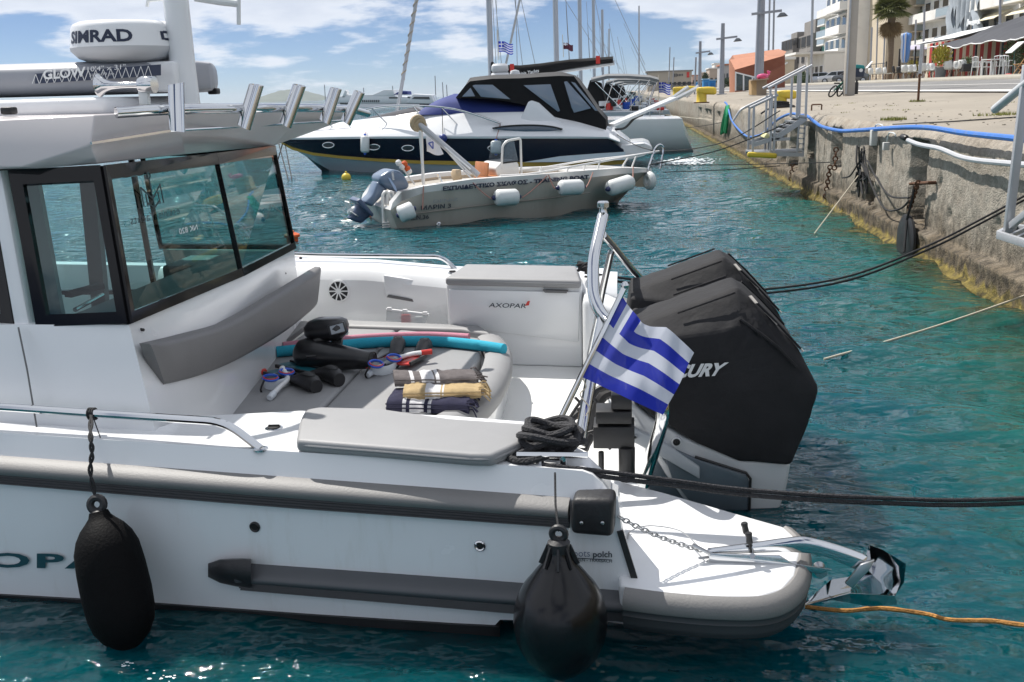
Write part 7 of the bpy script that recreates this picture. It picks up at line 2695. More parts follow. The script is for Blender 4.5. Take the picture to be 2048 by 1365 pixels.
# near gangway ladder at the right edge
ng = thing('boarding_gangway', 'galvanised gangway with handrail and grating platform at the right edge', 'gangway', ux(2030, 470, 2.45))
GX_ = 2.42
ga, gb = ux(1990, 219, GX_), ux(2110, 120, GX_)
mb = MB(); mb.tube([ga, gb], .028, 14); mb.build('handrail', mat('pale_grey_paint', (.50, .52, .54), .45, var=.08), ng)
mb = MB(); mb.tube([ga + (ga - gb).normalized() * .002, ga + (gb - ga).normalized() * .02], .023, 12); mb.build('rail_bore', RODT, ng)
p1, p0_ = ux(2055, 130, GX_), ux(2015, 470, GX_)
mb = MB(); mb.bar(p0_, p1, .04, .05); mb.build('rail_post', ALU, ng, bevel=.004)
mb = MB(); mb.bar(ux(2022, 452, GX_), ux(2090, 398, GX_), .03, .045); mb.build('brace', ALU, ng, bevel=.004)
zg = p0_.z
f0 = uz(1997, 470, zg); f1 = uz(2130, 512, zg); f2_ = uz(2200, 480, zg); f3_ = uz(2025, 455, zg)
mb = MB(); mb.bar(f0, f1, .03, .05); mb.bar(f0, f3_, .03, .05); mb.bar(f3_, f2_, .03, .05); mb.build('platform_frame', ALU, ng, bevel=.004)
for k in range(9):
    u = (k + .5) / 9
    mb = MB(); mb.bar(lerp(f0, f1, u), lerp(f3_, f2_, u), .018, .035); mb.build('grating_bar', GALV, ng)
mb = MB(); mb.bar(lerp(f0, f1, .5), lerp(f0, f1, .5) + V(.65, 0, .25), .03, .03); mb.build('wall_strut', ALU, ng)

# ------------------------------------------------------------------ street furniture on the quay
LAMPM = mat('lamp_post_steel', (.30, .31, .34), .45, .3, var=.1, vs=2)
def lamp_post(label, base_px, top_y, arm_y, xl, xr, r):
    b_ = ug(*base_px)
    t = thing('lamp_post', label, 'lamp post', b_, 'lamp posts along the quay')
    Y = b_.y
    top = uy(base_px[0] + (base_px[0] - 1290) * .02, top_y, Y)
    mb = MB(); mb.tube([b_, b_ + V(0, 0, .6), V(b_.x, Y, top.z)], [r * 1.15, r * 1.05, r * .75], 10); mb.build('post', LAMPM, t)
    za = uy(base_px[0], arm_y, Y).z
    xl_, xr_ = uy(xl, arm_y, Y).x, uy(xr, arm_y, Y).x
    mb = MB(); mb.bar(V(xl_, Y - r, za - .02), V(xr_, Y - r, za + .08), .09, .10); mb.build('arm', LAMPM, t)
    mb = MB(); mb.prism([V(xr_ - .2, Y - r - .18, za - .18), V(xr_ + .25, Y - r - .18, za - .15), V(xr_ + .1, Y - r - .1, za + .0), V(xr_ - .05, Y - r - .1, za + .0)], (0, .32, 0)); hd = mb.build('lamp_head', mat('lamp_head_grey', (.10, .11, .12), .4), t, bevel=.02)
    mb = MB(); mb.bar(V(xr_ - .15, Y - r - .02, za - .185), V(xr_ + .2, Y - r - .02, za - .16), .22, .01); mb.build('lamp_lens', WPLAS, hd)
    mb = MB(); mb.box(b_ + V(0, 0, .03), (r * 4, r * 4, .06)); mb.build('base_plate', GALV, t, bevel=.01)
    return t
lamp_post('nearest lamp post, thick, standing in front of the terracotta pavilion', (1517, 190), -60, 28, 1502, 1562, .19)
lamp_post('second lamp post, left of the terracotta pavilion', (1443, 190), 47, 78, 1432, 1474, .13)
lamp_post('farthest full lamp post, behind the yellow bollard', (1399, 188), 83, 106, 1391, 1420, .12)
b_ = ug(1697, 192)
up_ = thing('utility_pole', 'thick concrete utility pole with a conduit, bicycle leaning at its foot', 'pole', b_)
CONP = mat('pole_concrete', (.40, .37, .33), .85, var=.1, vs=2, bump=.3, bs=40)
mb = MB(); w0 = .135
mb.hexa([b_ + V(sx_ * w0, sy_ * w0, 0) for sx_, sy_ in ((-1, -1), (1, -1), (1, 1), (-1, 1))] + [b_ + V(sx_ * w0 * .85, sy_ * w0 * .85, 5) for sx_, sy_ in ((-1, -1), (1, -1), (1, 1), (-1, 1))]); mb.build('shaft', CONP, up_, bevel=.02)
mb = MB(); mb.tube([b_ + V(-.10, -.16, .05), b_ + V(-.10, -.15, 5)], .025, 8); mb.build('conduit', GALV, up_)
b_ = ug(1836, 204)
tp = thing('sign_post', 'thin steel post with a darker lower half standing alone on the paving', 'post', b_)
mb = MB(); mb.tube([b_, b_ + V(0, 0, .50)], .022, 8); mb.build('sleeve', RUST, tp)
mb = MB(); mb.tube([b_ + V(0, 0, .50), uy(1844, 88, b_.y)], .03, 8); mb.build('shaft', GALV, tp)
b_ = ug(1622, 176)
pole_thing('flag_pole', 'tall thin pole rising from the top of the stair rail', 'pole', b_, uy(1626, -40, b_.y), .09, GALV)
for x, yb_, yt, d_, lab in ((1540, 112, -30, 110, 'thin tall mast behind the pavilion, left of its pair'), (1549, 112, -30, 110, 'thin tall mast behind the pavilion, right of its pair'), (1340, 190, 95, 200, 'lone tall mast above the warehouse roof'), (1348, 190, 115, 190, 'thin floodlight mast in front of the warehouse'), (1392, 190, 115, 72, 'thin post just left of the farthest full lamp post')):
    pole_thing('tall_mast', lab, 'mast', uy(x - 3, yb_, d_), uy(x, yt, d_), .10 if d_ > 80 else .06, LAMPM, 'thin masts beyond the quay')
# wooden casing round the lamp base with a pink float on it
b_ = ug(1527, 191)
wb = thing('wooden_box', 'tall open wooden box standing at the foot of the nearest lamp post', 'box', b_)
Y = b_.y - .3
WD = mat('weathered_plywood', (.33, .26, .19), .8, var=.12, vs=4, streak=(1, 1, .2))
WD2 = mat('raw_plywood', (.40, .27, .13), .8, var=.12, vs=4)
pa, pb_, pc_, pd = uy(1513, 191, Y), uy(1533, 190, Y), uy(1534, 160, Y), uy(1513, 161, Y)
mb = MB(); mb.hexa([pa, pb_, pb_ + V(0, 1.0, 0), pa + V(0, 1.0, 0), pd, pc_, pc_ + V(0, 1.0, 0), pd + V(0, 1.0, 0)]); mb.build('casing', WD, wb)
pe, pf_ = uy(1503, 190, Y + .2), uy(1503, 162, Y + .2)
mb = MB(); mb.hexa([pe, pa, pa + V(0, .9, 0), pe + V(0, .9, 0), pf_, pd, pd + V(0, .9, 0), pf_ + V(0, .9, 0)]); mb.build('side_compartment', WD2, wb)
mb = MB(); mb.bar(uy(1501, 161, Y), uy(1534, 158.5, Y), 1.0, .05); mb.build('box_lid', WD, wb)
c = uy(1525, 154, Y + .4)
pk = thing('inflatable_float', 'bright pink inflatable float lying on the wooden box', 'float', c - V(0, 0, .1))
PINK = mat('pink_vinyl', (.72, .10, .26), .35)
mb = MB(); mb.torus(c, .16, .075, (0, .3, 1), 20, 10); mb.build('ring', PINK, pk)
mb = MB(); mb.tube(catmull([c + V(.15, 0, .02), c + V(.26, 0, .1), c + V(.2, 0, .2), c + V(.3, 0, .16)], 4), .04, 8); mb.build('neck', PINK, pk)
# teal lidded litter bin
b_ = ug(1712, 189)
bn = thing('litter_bin', 'dark litter bin with a teal lid and white disc on a short black post', 'bin', b_)
Y = b_.y
mb = MB(); mb.tube([b_, b_ + V(0, 0, .33)], .055, 8); mb.tube([b_ + V(0, 0, .3), uy(1714, 160, Y)], .03, 8); mb.build('post', BLACK, bn)
mb = MB(); mb.prism([uy(1708, 155, Y), uy(1728, 155, Y), uy(1731, 137, Y), uy(1709, 136, Y)], (0, .3, 0)); mb.build('body', mat('navy_bin_plastic', (.02, .03, .06), .5), bn, bevel=.03)
mb = MB(); mb.prism([uy(1708, 137, Y - .02), uy(1731, 138, Y - .02), uy(1729, 131, Y - .02), uy(1712, 129, Y - .02)], (0, .34, 0)); mb.build('bin_lid', mat('teal_bin_lid', (.01, .22, .22), .4), bn, bevel=.03)
mb = MB(); mb.lathe([(.05, 0), (.05, .01)], uy(1722, 141, Y - .03), (0, -1, 0), 16); mb.build('emblem', WTXT, bn)
# bicycle leaning at the pole
q = ug(1690, 192)
bk_ = thing('bicycle', 'small green bicycle leaning against the concrete utility pole', 'bicycle', q)
GRN = mat('green_bike_paint', (.02, .16, .10), .35)
Yb = q.y - .25
def bkp(px, py): return uy(px, py, Yb)
def wheel(cx_, cy_, rx, ry, th):
    P = []
    for k in range(22):
        a = 2 * math.pi * k / 22
        x_, y_ = rx * math.cos(a), ry * math.sin(a)
        P.append(bkp(cx_ + x_ * math.cos(th) - y_ * math.sin(th), cy_ + x_ * math.sin(th) + y_ * math.cos(th)))
    c = bkp(cx_, cy_)
    m2 = MB(); m2.tube(P, .022, 6, loop=True); w_ = m2.build('wheel', BLACK, bk_)
    for k in range(0, 22, 3):
        m2 = MB(); m2.tube([c, P[k]], .004, 3); m2.build('spoke', GALV, w_)
wheel(1666, 183, 5.5, 12.5, R(35)); wheel(1682, 180, 5.5, 14, R(25))
for pts in ([(1668, 182), (1677, 172), (1690, 160), (1683, 180)], [(1677, 172), (1683, 180)], [(1690, 160), (1682, 168), (1668, 182)]):
    m2 = MB(); m2.tube([bkp(*p) for p in pts], .02, 6); m2.build('frame', GRN, bk_)
m2 = MB(); m2.tube([bkp(1684, 164), bkp(1692, 155), bkp(1698, 165)], .014, 6); m2.build('handlebar', BLACK, bk_)
m2 = MB(); m2.box(bkp(1674, 167), (.16, .08, .04)); m2.build('saddle', BLACK, bk_, bevel=.015)
# dark shrub-like rock edging, foam by the yacht stern
FOAM_GLINT = mat('white_foam_and_glints', (.72, .76, .78), .8, var=.1, vs=20)
random.seed(12)
mb = MB()
for k in range(420):
    a = random.gauss(0, 1); b2 = random.gauss(0, 1)
    p = uz(1372 + a * 22, 325 + b2 * 3.2, .01)
    mb.ball(p + V(0, 0, random.uniform(0, .04)), random.uniform(.01, .04), 6, sc=(1.6, 2.2, .45))
for cx_, cy_, n_ in ((722, 1350, 26), (330, 1356, 16), (575, 1338, 8), (880, 1356, 8), (250, 1330, 10)):  # small white blobs near the camera: foam flecks and painted sun glints
    for k in range(n_):
        mb.ball(uz(cx_ + random.gauss(0, 16), cy_ + random.gauss(0, 4), .008), random.uniform(.0015, .0055), 6, sc=(1.7, 1, .3))
mb.build('foam_and_glints', FOAM_GLINT, kind='stuff', smooth=True)

# ------------------------------------------------------------------ terrace of the restaurant
TZ = ground(12.5) + .10
CHW = mat('white_chair_shell', (.66, .67, .67), .4)
CHWOOD = mat('brown_chair_wood', (.20, .10, .05), .6, var=.2, vs=10)
def make_chair(label, shell, legm):
    t = thing('terrace_chair', label, 'chair', V(0, 0, 0), 'chairs on the restaurant terrace')
    mb = MB()
    rings = []
    for (y_, z_, w_) in ((-.24, .44, .20), (-.05, .42, .23), (.16, .43, .23), (.23, .52, .24), (.27, .70, .23), (.29, .82, .17)):
        rings.append([V(-w_, y_ - (.10 if z_ > .5 else .0), z_ + .04), V(-w_ * .6, y_, z_), V(w_ * .6, y_, z_), V(w_, y_ - (.10 if z_ > .5 else .0), z_ + .04), V(w_ * .6, y_ + .02, z_ - .015), V(-w_ * .6, y_ + .02, z_ - .015)])
    mb.loft(rings); mb.build('seat_shell', shell, t, sharp=70)
    for sx_ in (-1, 1):
        for sy_ in (-1, 1):
            m2 = MB(); m2.tube([V(sx_ * .13, sy_ * .13, .42), V(sx_ * .22, sy_ * .23, 0)], [.02, .013], 6); m2.build('leg', legm, t)
    return t
ch0 = make_chair('white shell chair with brown wooden legs', CHW, CHWOOD)
spots = [(1745, 166), (1759, 165), (1775, 164), (1811, 161), (1823, 160), (1834, 160), (1846, 159), (1858, 158), (1869, 157), (1896, 156), (1906, 155), (1917, 155), (1926, 154)]
names = ['first', 'second', 'third', 'fourth', 'fifth', 'sixth', 'seventh', 'eighth', 'ninth', 'tenth', 'eleventh', 'twelfth', 'last']
def on_terrace(px, X=12.3, z=TZ):
    X = X * 1.33 if X < 16.2 else X
    d = ray(px, 160)
    k = X / d.x
    return V(X, d.y * k, z)
for i, (px, py) in enumerate(spots):
    p = on_terrace(px, 12.2 + .25 * (i % 3))
    lab = 'white shell chair with wooden legs, %s from the left in the terrace row' % names[i]
    c_ = ch0 if i == 0 else dup(ch0)
    c_.location = p
    c_.rotation_euler.z = 2.0 + .4 * math.sin(i * 2.3)
    c_['label'] = lab
ch1 = make_chair('black shell chair between the third and fourth white ones', BLACK, CHWOOD)
ch1.location = on_terrace(1793, 12.5); ch1.rotation_euler.z = 1.2
ch2 = dup(ch1, on_terrace(1801, 12.9), 2.2, 'black shell chair just right of the other black one')
def make_armchair(label):
    t = thing('metal_armchair', label, 'chair', V(0, 0, 0), 'metal armchairs on the terrace')
    mb = MB(); mb.box((0, 0, .44), (.44, .44, .03)); mb.build('seat', CHW, t, bevel=.008)
    for k in range(5):
        m2 = MB(); m2.bar((-.2 + k * .1, .22, .46), (-.2 + k * .1, .26, .86), .03, .012); m2.build('slat', CHW, t)
    for sx_ in (-1, 1):
        m2 = MB(); m2.tube(fillet([V(sx_ * .22, -.24, 0), V(sx_ * .22, -.2, .66), V(sx_ * .22, .2, .68), V(sx_ * .22, .26, 0)], .06, 4), .018, 6); m2.build('arm_frame', CHW, t)
    m2 = MB(); m2.tube([V(-.22, .26, .86), V(0, .27, .9), V(.22, .26, .86)], .018, 6); m2.build('top_rail', CHW, t)
    return t
a0 = make_armchair('white metal armchair left of the white table')
a0.location = on_terrace(1957, 12.1); a0.rotation_euler.z = 1.9
dup(a0, on_terrace(1972, 12.7), 1.2, 'white metal armchair half behind the white table')
dup(a0, on_terrace(1998, 12.6), 2.6, 'white metal armchair right of the white table')
dup(a0, on_terrace(2012, 12.9), 2.2, 'white metal armchair beside the slanted menu board')
def table(label, px, X, m_, rz=.3, w_=.7, n=None):
    p = on_terrace(px, X)
    t = thing('terrace_table', label, 'table', p, 'tables on the terrace')
    mb = MB(); mb.box(p + V(0, 0, .73), (w_, w_, .035), rz=rz); mb.build('tabletop', m_, t, bevel=.006)
    for sx_, sy_ in ((-1, -1), (1, -1), (1, 1), (-1, 1)):
        m2 = MB(); q_ = Matrix.Rotation(rz, 3, 'Z') @ V(sx_ * w_ * .43, sy_ * w_ * .43, 0); m2.bar(p + q_, p + q_ + V(0, 0, .72), .05, .05); m2.build('leg', m_, t)
    return t
table('white square table at the right end of the chair row', 1983, 12.3, CHW)
table('long white table edge behind the shell chairs', 1866, 14.0, CHW, w_=1.1)
table('white table far back behind the metal armchairs', 2004, 15.0, CHW, w_=1.6)
table('dark table beside the red plate', 1990, 13.6, BLACK, w_=.9)
p = on_terrace(1988, 13.5)
mb = MB(); mb.box(p + V(0, 0, .80), (.5, .7, .05)); mb.build('red_tray', REDP, None, label='flat red tray on the dark terrace table', cat='tray')
p = on_terrace(2016, 11.9)
mb = MB(); mb.ball(p + V(0, 0, .03), .16, 12, sc=(1, 1.3, .35)); mb.build('red_basin', REDP, None, label='red plastic basin on the kerb below the menu board', cat='basin')
# wooden folding chair at the edge
p = on_terrace(2042, 11.9)
wc = thing('folding_chair', 'wooden slatted folding chair at the right edge of the terrace', 'chair', p)
WO = mat('varnished_wood', (.42, .24, .10), .5, var=.15, vs=10)
for k in range(6):
    m2 = MB(); m2.bar(p + V(-.25, -.25 + k * .1, .42), p + V(.25, -.25 + k * .1, .46), .07, .02); m2.build('seat_slat', WO, wc)
for k in range(6):
    m2 = MB(); m2.bar(p + V(.24, -.22 + k * .09, .5), p + V(.36, -.22 + k * .09, .95), .035, .015); m2.build('back_slat', WO, wc)
for sy_ in (-.27, .27):
    for a, b_ in ((V(-.25, sy_, 0), V(.36, sy_, .95)), (V(.3, sy_, 0), V(-.25, sy_, .45))):
        m2 = MB(); m2.bar(p + a, p + b_, .04, .025); m2.build('leg', WO, wc)
# menu boards
for (px, X, h, w_, lab) in ((2024, 12.0, 1.0, .75, 'large white slanted menu board on a green post'), (1737, 12.2, .95, .55, 'small white slanted menu board left of the shell chairs')):
    p = on_terrace(px, X)
    t = thing('menu_board', lab, 'menu board', p, 'menu boards')
    mb = MB(); mb.tube([p, p + V(0, 0, h)], .03, 8); mb.box(p + V(0, 0, .02), (.35, .35, .04)); mb.build('stand', mat('dark_green_paint', (.02, .07, .05), .5), t)
    mb = MB(); mb.hexa([p + V(-.3 * w_, -.5 * w_, h - .1), p + V(-.3 * w_, .5 * w_, h - .1), p + V(.3 * w_, .5 * w_, h + .3), p + V(.3 * w_, -.5 * w_, h + .3)] + [p + V(-.3 * w_, -.5 * w_, h - .06), p + V(-.3 * w_, .5 * w_, h - .06), p + V(.3 * w_, .5 * w_, h + .34), p + V(.3 * w_, -.5 * w_, h + .34)]); mb.build('board', WPLAS, t)
# planted pots
LEAFY = mat('yellow_green_leaf', (.32, .28, .03), .6, var=.35, vs=8)
LEAFG = mat('green_leaf', (.06, .10, .03), .6, var=.4, vs=8)
LEAFD = mat('dark_green_leaf', (.03, .06, .02), .6, var=.4, vs=8)
def leaves(c, rx, ry, rz, n_, size, m_, par, name='foliage', up=.3):
    mb = MB()
    for k in range(n_):
        a, b2 = random.uniform(0, 6.283), math.acos(random.uniform(-1, 1))
        r_ = random.random() ** .4
        p = c + V(math.cos(a) * math.sin(b2) * rx * r_, math.sin(a) * math.sin(b2) * ry * r_, math.cos(b2) * rz * r_)
        d = (p - c).normalized() * .6 + V(random.uniform(-1, 1), random.uniform(-1, 1), random.uniform(-.4, 1) + up)
        d.normalize()
        s_ = d.cross(V(random.uniform(-1, 1), random.uniform(-1, 1), random.uniform(-1, 1))).normalized()
        L_ = size * random.uniform(.6, 1.4)
        mb.add([p, p + d * L_ * .5 + s_ * L_ * .16, p + d * L_, p + d * L_ * .5 - s_ * L_ * .16], [(0, 1, 2, 3)])
    return mb.build(name, m_, par, smooth=False, recalc=False)
random.seed(14)
p = on_terrace(1880, 11.95)
pt = thing('potted_shrub', 'yellow green shrub in a tall grey pot between the shell chairs', 'plant', p)
mb = MB(); mb.lathe([(.22, 0), (.25, .05), (.28, .5), (.30, .55), (.24, .55)], p, (0, 0, 1), 16); mb.build('pot', mat('grey_pot', (.16, .17, .18), .7), pt)
leaves(p + V(0, 0, 1.05), .42, .42, .5, 420, .22, LEAFY, pt, up=1.0)
p = on_terrace(1933, 12.3)
pt = thing('potted_plant', 'low green plant in a dark planter right of the shell chairs', 'plant', p)
mb = MB(); mb.box(p + V(0, 0, .45), (.6, .7, .35)); mb.build('planter', BLACK, pt, bevel=.02)
for sx_, sy_ in ((-.25, -.3), (.25, -.3), (.25, .3), (-.25, .3)):
    m2 = MB(); m2.bar(p + V(sx_, sy_, 0), p + V(sx_, sy_, .3), .05, .05); m2.build('leg', CHWOOD, pt)
leaves(p + V(0, 0, .72), .3, .35, .18, 160, .14, LEAFG, pt)
p = on_terrace(2046, 14.0)
bu = thing('bush', 'broad green bush behind the slanted menu board', 'bush', p)
mb = MB(); mb.tube([p, p + V(0, 0, 1.0)], .05, 6); mb.build('stem', CHWOOD, bu)
leaves(p + V(0, 0, 1.15), .9, 1.3, .75, 1500, .16, LEAFG, bu)
p = on_terrace(1824, 15)
bu = thing('bush', 'small yellow green bush behind the thin sign post', 'bush', p)
mb = MB(); mb.tube([p, p + V(0, 0, .6)], .03, 6); mb.build('stem', CHWOOD, bu)
leaves(p + V(0, 0, .85), .4, .4, .45, 200, .2, LEAFY, bu)
# low fence panels with lattice
def mesh_fence(label, px0, px1, X, h):
    a, b_ = on_terrace(px0, X), on_terrace(px1, X)
    t = thing('lattice_fence', label, 'fence', lerp(a, b_, .5), 'black lattice fences on the terrace')
    for q_ in (a, b_):
        m2 = MB(); m2.bar(q_, q_ + V(0, 0, h + .1), .07, .07); m2.build('post', BLACK, t)
    m2 = MB(); m2.bar(a + V(0, 0, h), b_ + V(0, 0, h), .05, .05); m2.build('top_rail', BLACK, t)
    n_ = 9
    for k in range(1, n_):
        q_ = lerp(a, b_, k / n_)
        m2 = MB(); m2.bar(q_, q_ + V(0, 0, h), .02, .012); m2.build('lattice_bar', BLACK, t)
    for k in range(1, 7):
        m2 = MB(); m2.bar(a + V(0, 0, h * k / 7), b_ + V(0, 0, h * k / 7), .02, .012); m2.build('lattice_bar', BLACK, t)
mesh_fence('black lattice fence panel left of the palm trunk', 1738, 1771, 15.0, 1.35)
mesh_fence('black lattice fence panel under the closed blue parasol', 1798, 1821, 15.2, 1.4)
mb = MB()
a, b_ = on_terrace(1771, 15.6), on_terrace(1800, 15.6)
# closed blue parasol
p = on_terrace(1807, 14.6)
um = thing('closed_parasol', 'folded blue and white parasol standing behind the lattice fence', 'parasol', p)
mb = MB(); mb.tube([p, p + V(0, 0, 3.3)], .04, 8); mb.build('pole', ALU, um)
mb = MB()
rings = []
for z_, r_ in ((1.2, .16), (1.5, .22), (2.0, .26), (2.6, .24), (2.95, .30), (3.15, .26), (3.2, .05)):
    rings.append([p + V(math.cos(a) * r_ * (1 + .28 * math.cos(a * 6)), math.sin(a) * r_ * (1 + .28 * math.cos(a * 6)), z_) for a in [2 * math.pi * k / 36 for k in range(36)]])
mb.loft(rings)
for fi in range(len(mb.f) - 2):
    mb.m[fi] = 1 if (fi % 6) in (0, 1) else 0
mb.build('folded_canopy', [mat('parasol_blue', (.10, .24, .55), .8), mat('parasol_white', (.62, .66, .72), .8)], um, sharp=70)
p = on_terrace(1826, 23)
um = thing('open_parasol', 'pale grey open parasol partly behind the closed blue one', 'parasol', p)
mb = MB(); mb.tube([p, p + V(0, 0, 2.7)], .03, 8); mb.build('pole', ALU, um)
mb = MB(); mb.lathe([(1.2, 2.35), (1.1, 2.42), (.5, 2.66), (.02, 2.75), (.02, 2.73), (.5, 2.62), (1.15, 2.34)], p, (0, 0, 1), 8); mb.build('canopy', mat('pale_lilac_canvas', (.45, .42, .50), .85), um, sharp=20)
# restaurant: striped curtains under black and white awnings
RX = 20.5
rs = thing('restaurant', 'terrace restaurant with red and cream striped curtain walls under awnings', 'restaurant', on_terrace(1940, RX))
RED = mat('red_curtain', (.36, .025, .02), .85, var=.12, vs=3)
CRM = mat('cream_curtain', (.52, .46, .36), .85, var=.08, vs=3)
ya_, yb3 = on_terrace(2075, RX).y, on_terrace(1850, RX).y
n_ = 31
for k in range(n_):
    y0, y1 = lerp(ya_, yb3, k / n_), lerp(ya_, yb3, (k + 1) / n_)
    m2 = MB()
    m2.prism([V(RX, y0, TZ), V(RX - .06, (y0 + y1) / 2, TZ), V(RX, y1, TZ), V(RX, y1, TZ + 2.35), V(RX - .06, (y0 + y1) / 2, TZ + 2.35), V(RX, y0, TZ + 2.35)], (.05, 0, 0))
    m2.build('curtain_panel', RED if k % 2 else CRM, rs)
for k in range(6):
    y0 = lerp(ya_, yb3, k / 5)
    m2 = MB(); m2.bar(V(RX - 1.8, y0, TZ), V(RX - 1.8, y0, TZ + 2.1), .09, .09); m2.build('awning_post', BLACK, rs)
mb = MB(); mb.box((RX + 3, (ya_ + yb3) / 2, TZ + 1.3), (5, yb3 - ya_, 2.6)); mb.build('wall', mat('restaurant_wall', (.30, .26, .22), .9), rs)
BLKC = mat('black_awning', (.018, .02, .028), .6, var=.2, vs=2)
ny = 14
def awn(u, v):
    y = lerp(ya_ - 8, on_terrace(1878, RX - 2.2).y, v)
    x = lerp(RX - 2.9, RX + 1.2, u)
    w_ = .5 + .5 * mnoise.noise((v * 6.5, 3, 1)) + .25 * mnoise.noise((v * 19, 1, 4))
    tpr = max(0, v - .7) / .3
    return V(x, y, TZ + lerp(1.5 + .2 * tpr, 3.35 - 1.2 * tpr, u ** .8) + .30 * w_ * (1 - u) + .22 * mnoise.noise((v * 9, u * 3, 2)) * (.3 + u))
mb = MB(); mb.grid(awn, 6, 56); mb.grid(lambda u, v: awn(u, v) + V(0, 0, -.05), 6, 56); mb.build('black_awning', BLKC, rs, sharp=50)
mb = MB(); mb.tube([awn(0, i / 56) + V(-.02, 0, -.02) for i in range(57)], .03, 4); mb.build('awning_piping', WPLAS, rs)
mb = MB()
def awn2(u, v):
    y = lerp(on_terrace(1935, RX - 1).y, on_terrace(1852, RX - 1).y, v)
    return V(lerp(RX - 1.9, RX + 1.0, u), y, TZ + lerp(2.25, 2.95, u) - .02)
mb.grid(awn2, 3, 10); mb.grid(lambda u, v: awn2(u, v) + V(0, 0, -.08), 3, 10); mb.build('white_awning', WPLAS, rs)
sg = MB()
y0, y1 = on_terrace(1921, RX - 1).y, on_terrace(1898, RX - 1).y
sg.tube(catmull([V(RX - .2, lerp(y1, y0, i / 22), TZ + 3.0 + .30 * abs(math.sin(i * 1.15)) * (1.3 if i < 4 else .75)) for i in range(23)], 3), .05, 5)
sg.build('script_sign', WPLAS, rs)
# ------------------------------------------------------------------ palm
p = on_terrace(1778, 19.5)
pm = thing('palm_tree', 'fan palm with a shaggy skirt of dead fronds in front of the apartments', 'palm', p)
random.seed(17)
TRK = mat('palm_trunk', (.17, .125, .085), .95, var=.3, vs=6, bump=1.0, bs=18, streak=(1, 1, 3))
ptz = uy(1784, 24, p.y)
mb = MB(); mb.tube([p, lerp(p, ptz, .4) + V(.05, 0, 0), lerp(p, ptz, .8), ptz], [.21, .2, .25, .32], 12); mb.build('trunk', TRK, pm)
FR = mat('palm_frond', (.15, .165, .045), .6, var=.4, vs=3)
FRD = mat('dead_frond', (.22, .15, .07), .9, var=.3, vs=3)
def frond(c, az, el, L_, m_, droop):
    mb = MB()
    d = V(math.cos(az) * math.cos(el), math.sin(az) * math.cos(el), math.sin(el))
    tip = c + d * L_ * .55
    m2 = [c, c + d * L_ * .3 + V(0, 0, -.02), tip]
    mb.tube(m2, .025, 4)
    s_ = d.cross(V(0, 0, 1)).normalized(); u_ = s_.cross(d)
    nb = 16
    for k in range(nb):
        a = -1.9 + 3.8 * k / (nb - 1)
        q_ = d * math.cos(a) + s_ * math.sin(a) + u_ * .15
        e = tip + q_ * L_ * .62 + V(0, 0, -droop * L_ * (.3 + .3 * abs(math.sin(a))))
        w_ = q_.cross(u_).normalized() * .05
        md = lerp(tip, e, .5) + V(0, 0, droop * .08)
        mb.add([tip, md + w_, e, md - w_], [(0, 1, 2, 3)])
    return mb.build('frond', m_, pm, smooth=False, recalc=False)
for k in range(75):
    el = random.uniform(-.5, 1.35)
    frond(ptz + V(0, 0, .3), random.uniform(0, 6.283), el, random.uniform(1.1, 1.5), FR, .6 if el < .5 else .3)
for k in range(26):
    frond(ptz + V(0, 0, -.25), random.uniform(0, 6.283), random.uniform(-1.52, -1.15), random.uniform(1.0, 1.5), FRD, .3)

# ------------------------------------------------------------------ pavilion
TERRA = mat('terracotta_cladding', (.44, .20, .125), .8, var=.08, vs=3)
TERRD = mat('terracotta_wall', (.30, .11, .065), .85, var=.1, vs=3)
PY = 64.0
pv = thing('pavilion', 'angular terracotta pavilion with a glazed corner behind the nearest lamp post', 'pavilion', uy(1500, 186, PY))
def pvp(px, py, y=PY): return uy(px, py, y)
mb = MB()
A0, A1, A2, A3 = pvp(1461, 119), pvp(1470, 140), pvp(1567, 112), pvp(1566, 106.5)
dz = V(0, 9, 0)
mb.prism([A1, A2, A3 + V(0, 3, .1), A0 + V(0, .6, 0)], V(.2, .25, .25)); mb.build('roof', TERRA, pv)
mb = MB(); mb.hexa([pvp(1461, 187, PY + .5), pvp(1469.5, 187), pvp(1469.5, 187) + V(0, .6, 0), pvp(1461, 187, PY + .5) + V(0, .6, 0), A0 + V(0, .5, 0), A1, A1 + V(0, .6, 0), A0 + V(0, 1.0, 0)]); mb.build('corner_wall', TERRA, pv)
mb = MB(); mb.prism([pvp(1469, 186, PY + 3.5), pvp(1570, 183, PY + 3.5), pvp(1570, 110, PY + 3.5), pvp(1469, 136, PY + 3.5)], (0, .3, 0)); mb.build('rear_wall', TERRD, pv)
mb = MB(); mb.prism([pvp(1512, 156, PY + .2), pvp(1570, 130, PY + .2), pvp(1570, 186, PY + .2), pvp(1512, 186, PY + .2)], (0, .25, 0)); mb.build('wall', TERRD, pv)
mb = MB(); mb.prism([pvp(1471, 145, PY + .1), pvp(1512, 156, PY + .1), pvp(1512, 184, PY + .1), pvp(1471, 185.5, PY + .1)], (0, .02, 0)); mb.build('pane', glass('green_shop_glass', (.25, .36, .34), 1.6, haze=(.10, .13, .13), hz=.4), pv, smooth=False)
for x, y0, y1 in ((1471, 145, 186), (1487, 149, 186), (1505, 154, 185)):
    m2 = MB(); m2.bar(pvp(x, y1, PY + .06), pvp(x, y0, PY + .06), .09, .09); m2.build('mullion', WPLAS, pv)
m2 = MB(); m2.bar(pvp(1470, 184, PY + .05), pvp(1512, 183, PY + .05), .1, .12); m2.build('sill', TERRD, pv)
m2 = MB(); m2.bar(pvp(1470, 145, PY + .05), pvp(1513, 156, PY + .05), .1, .08); m2.build('mullion', WPLAS, pv)

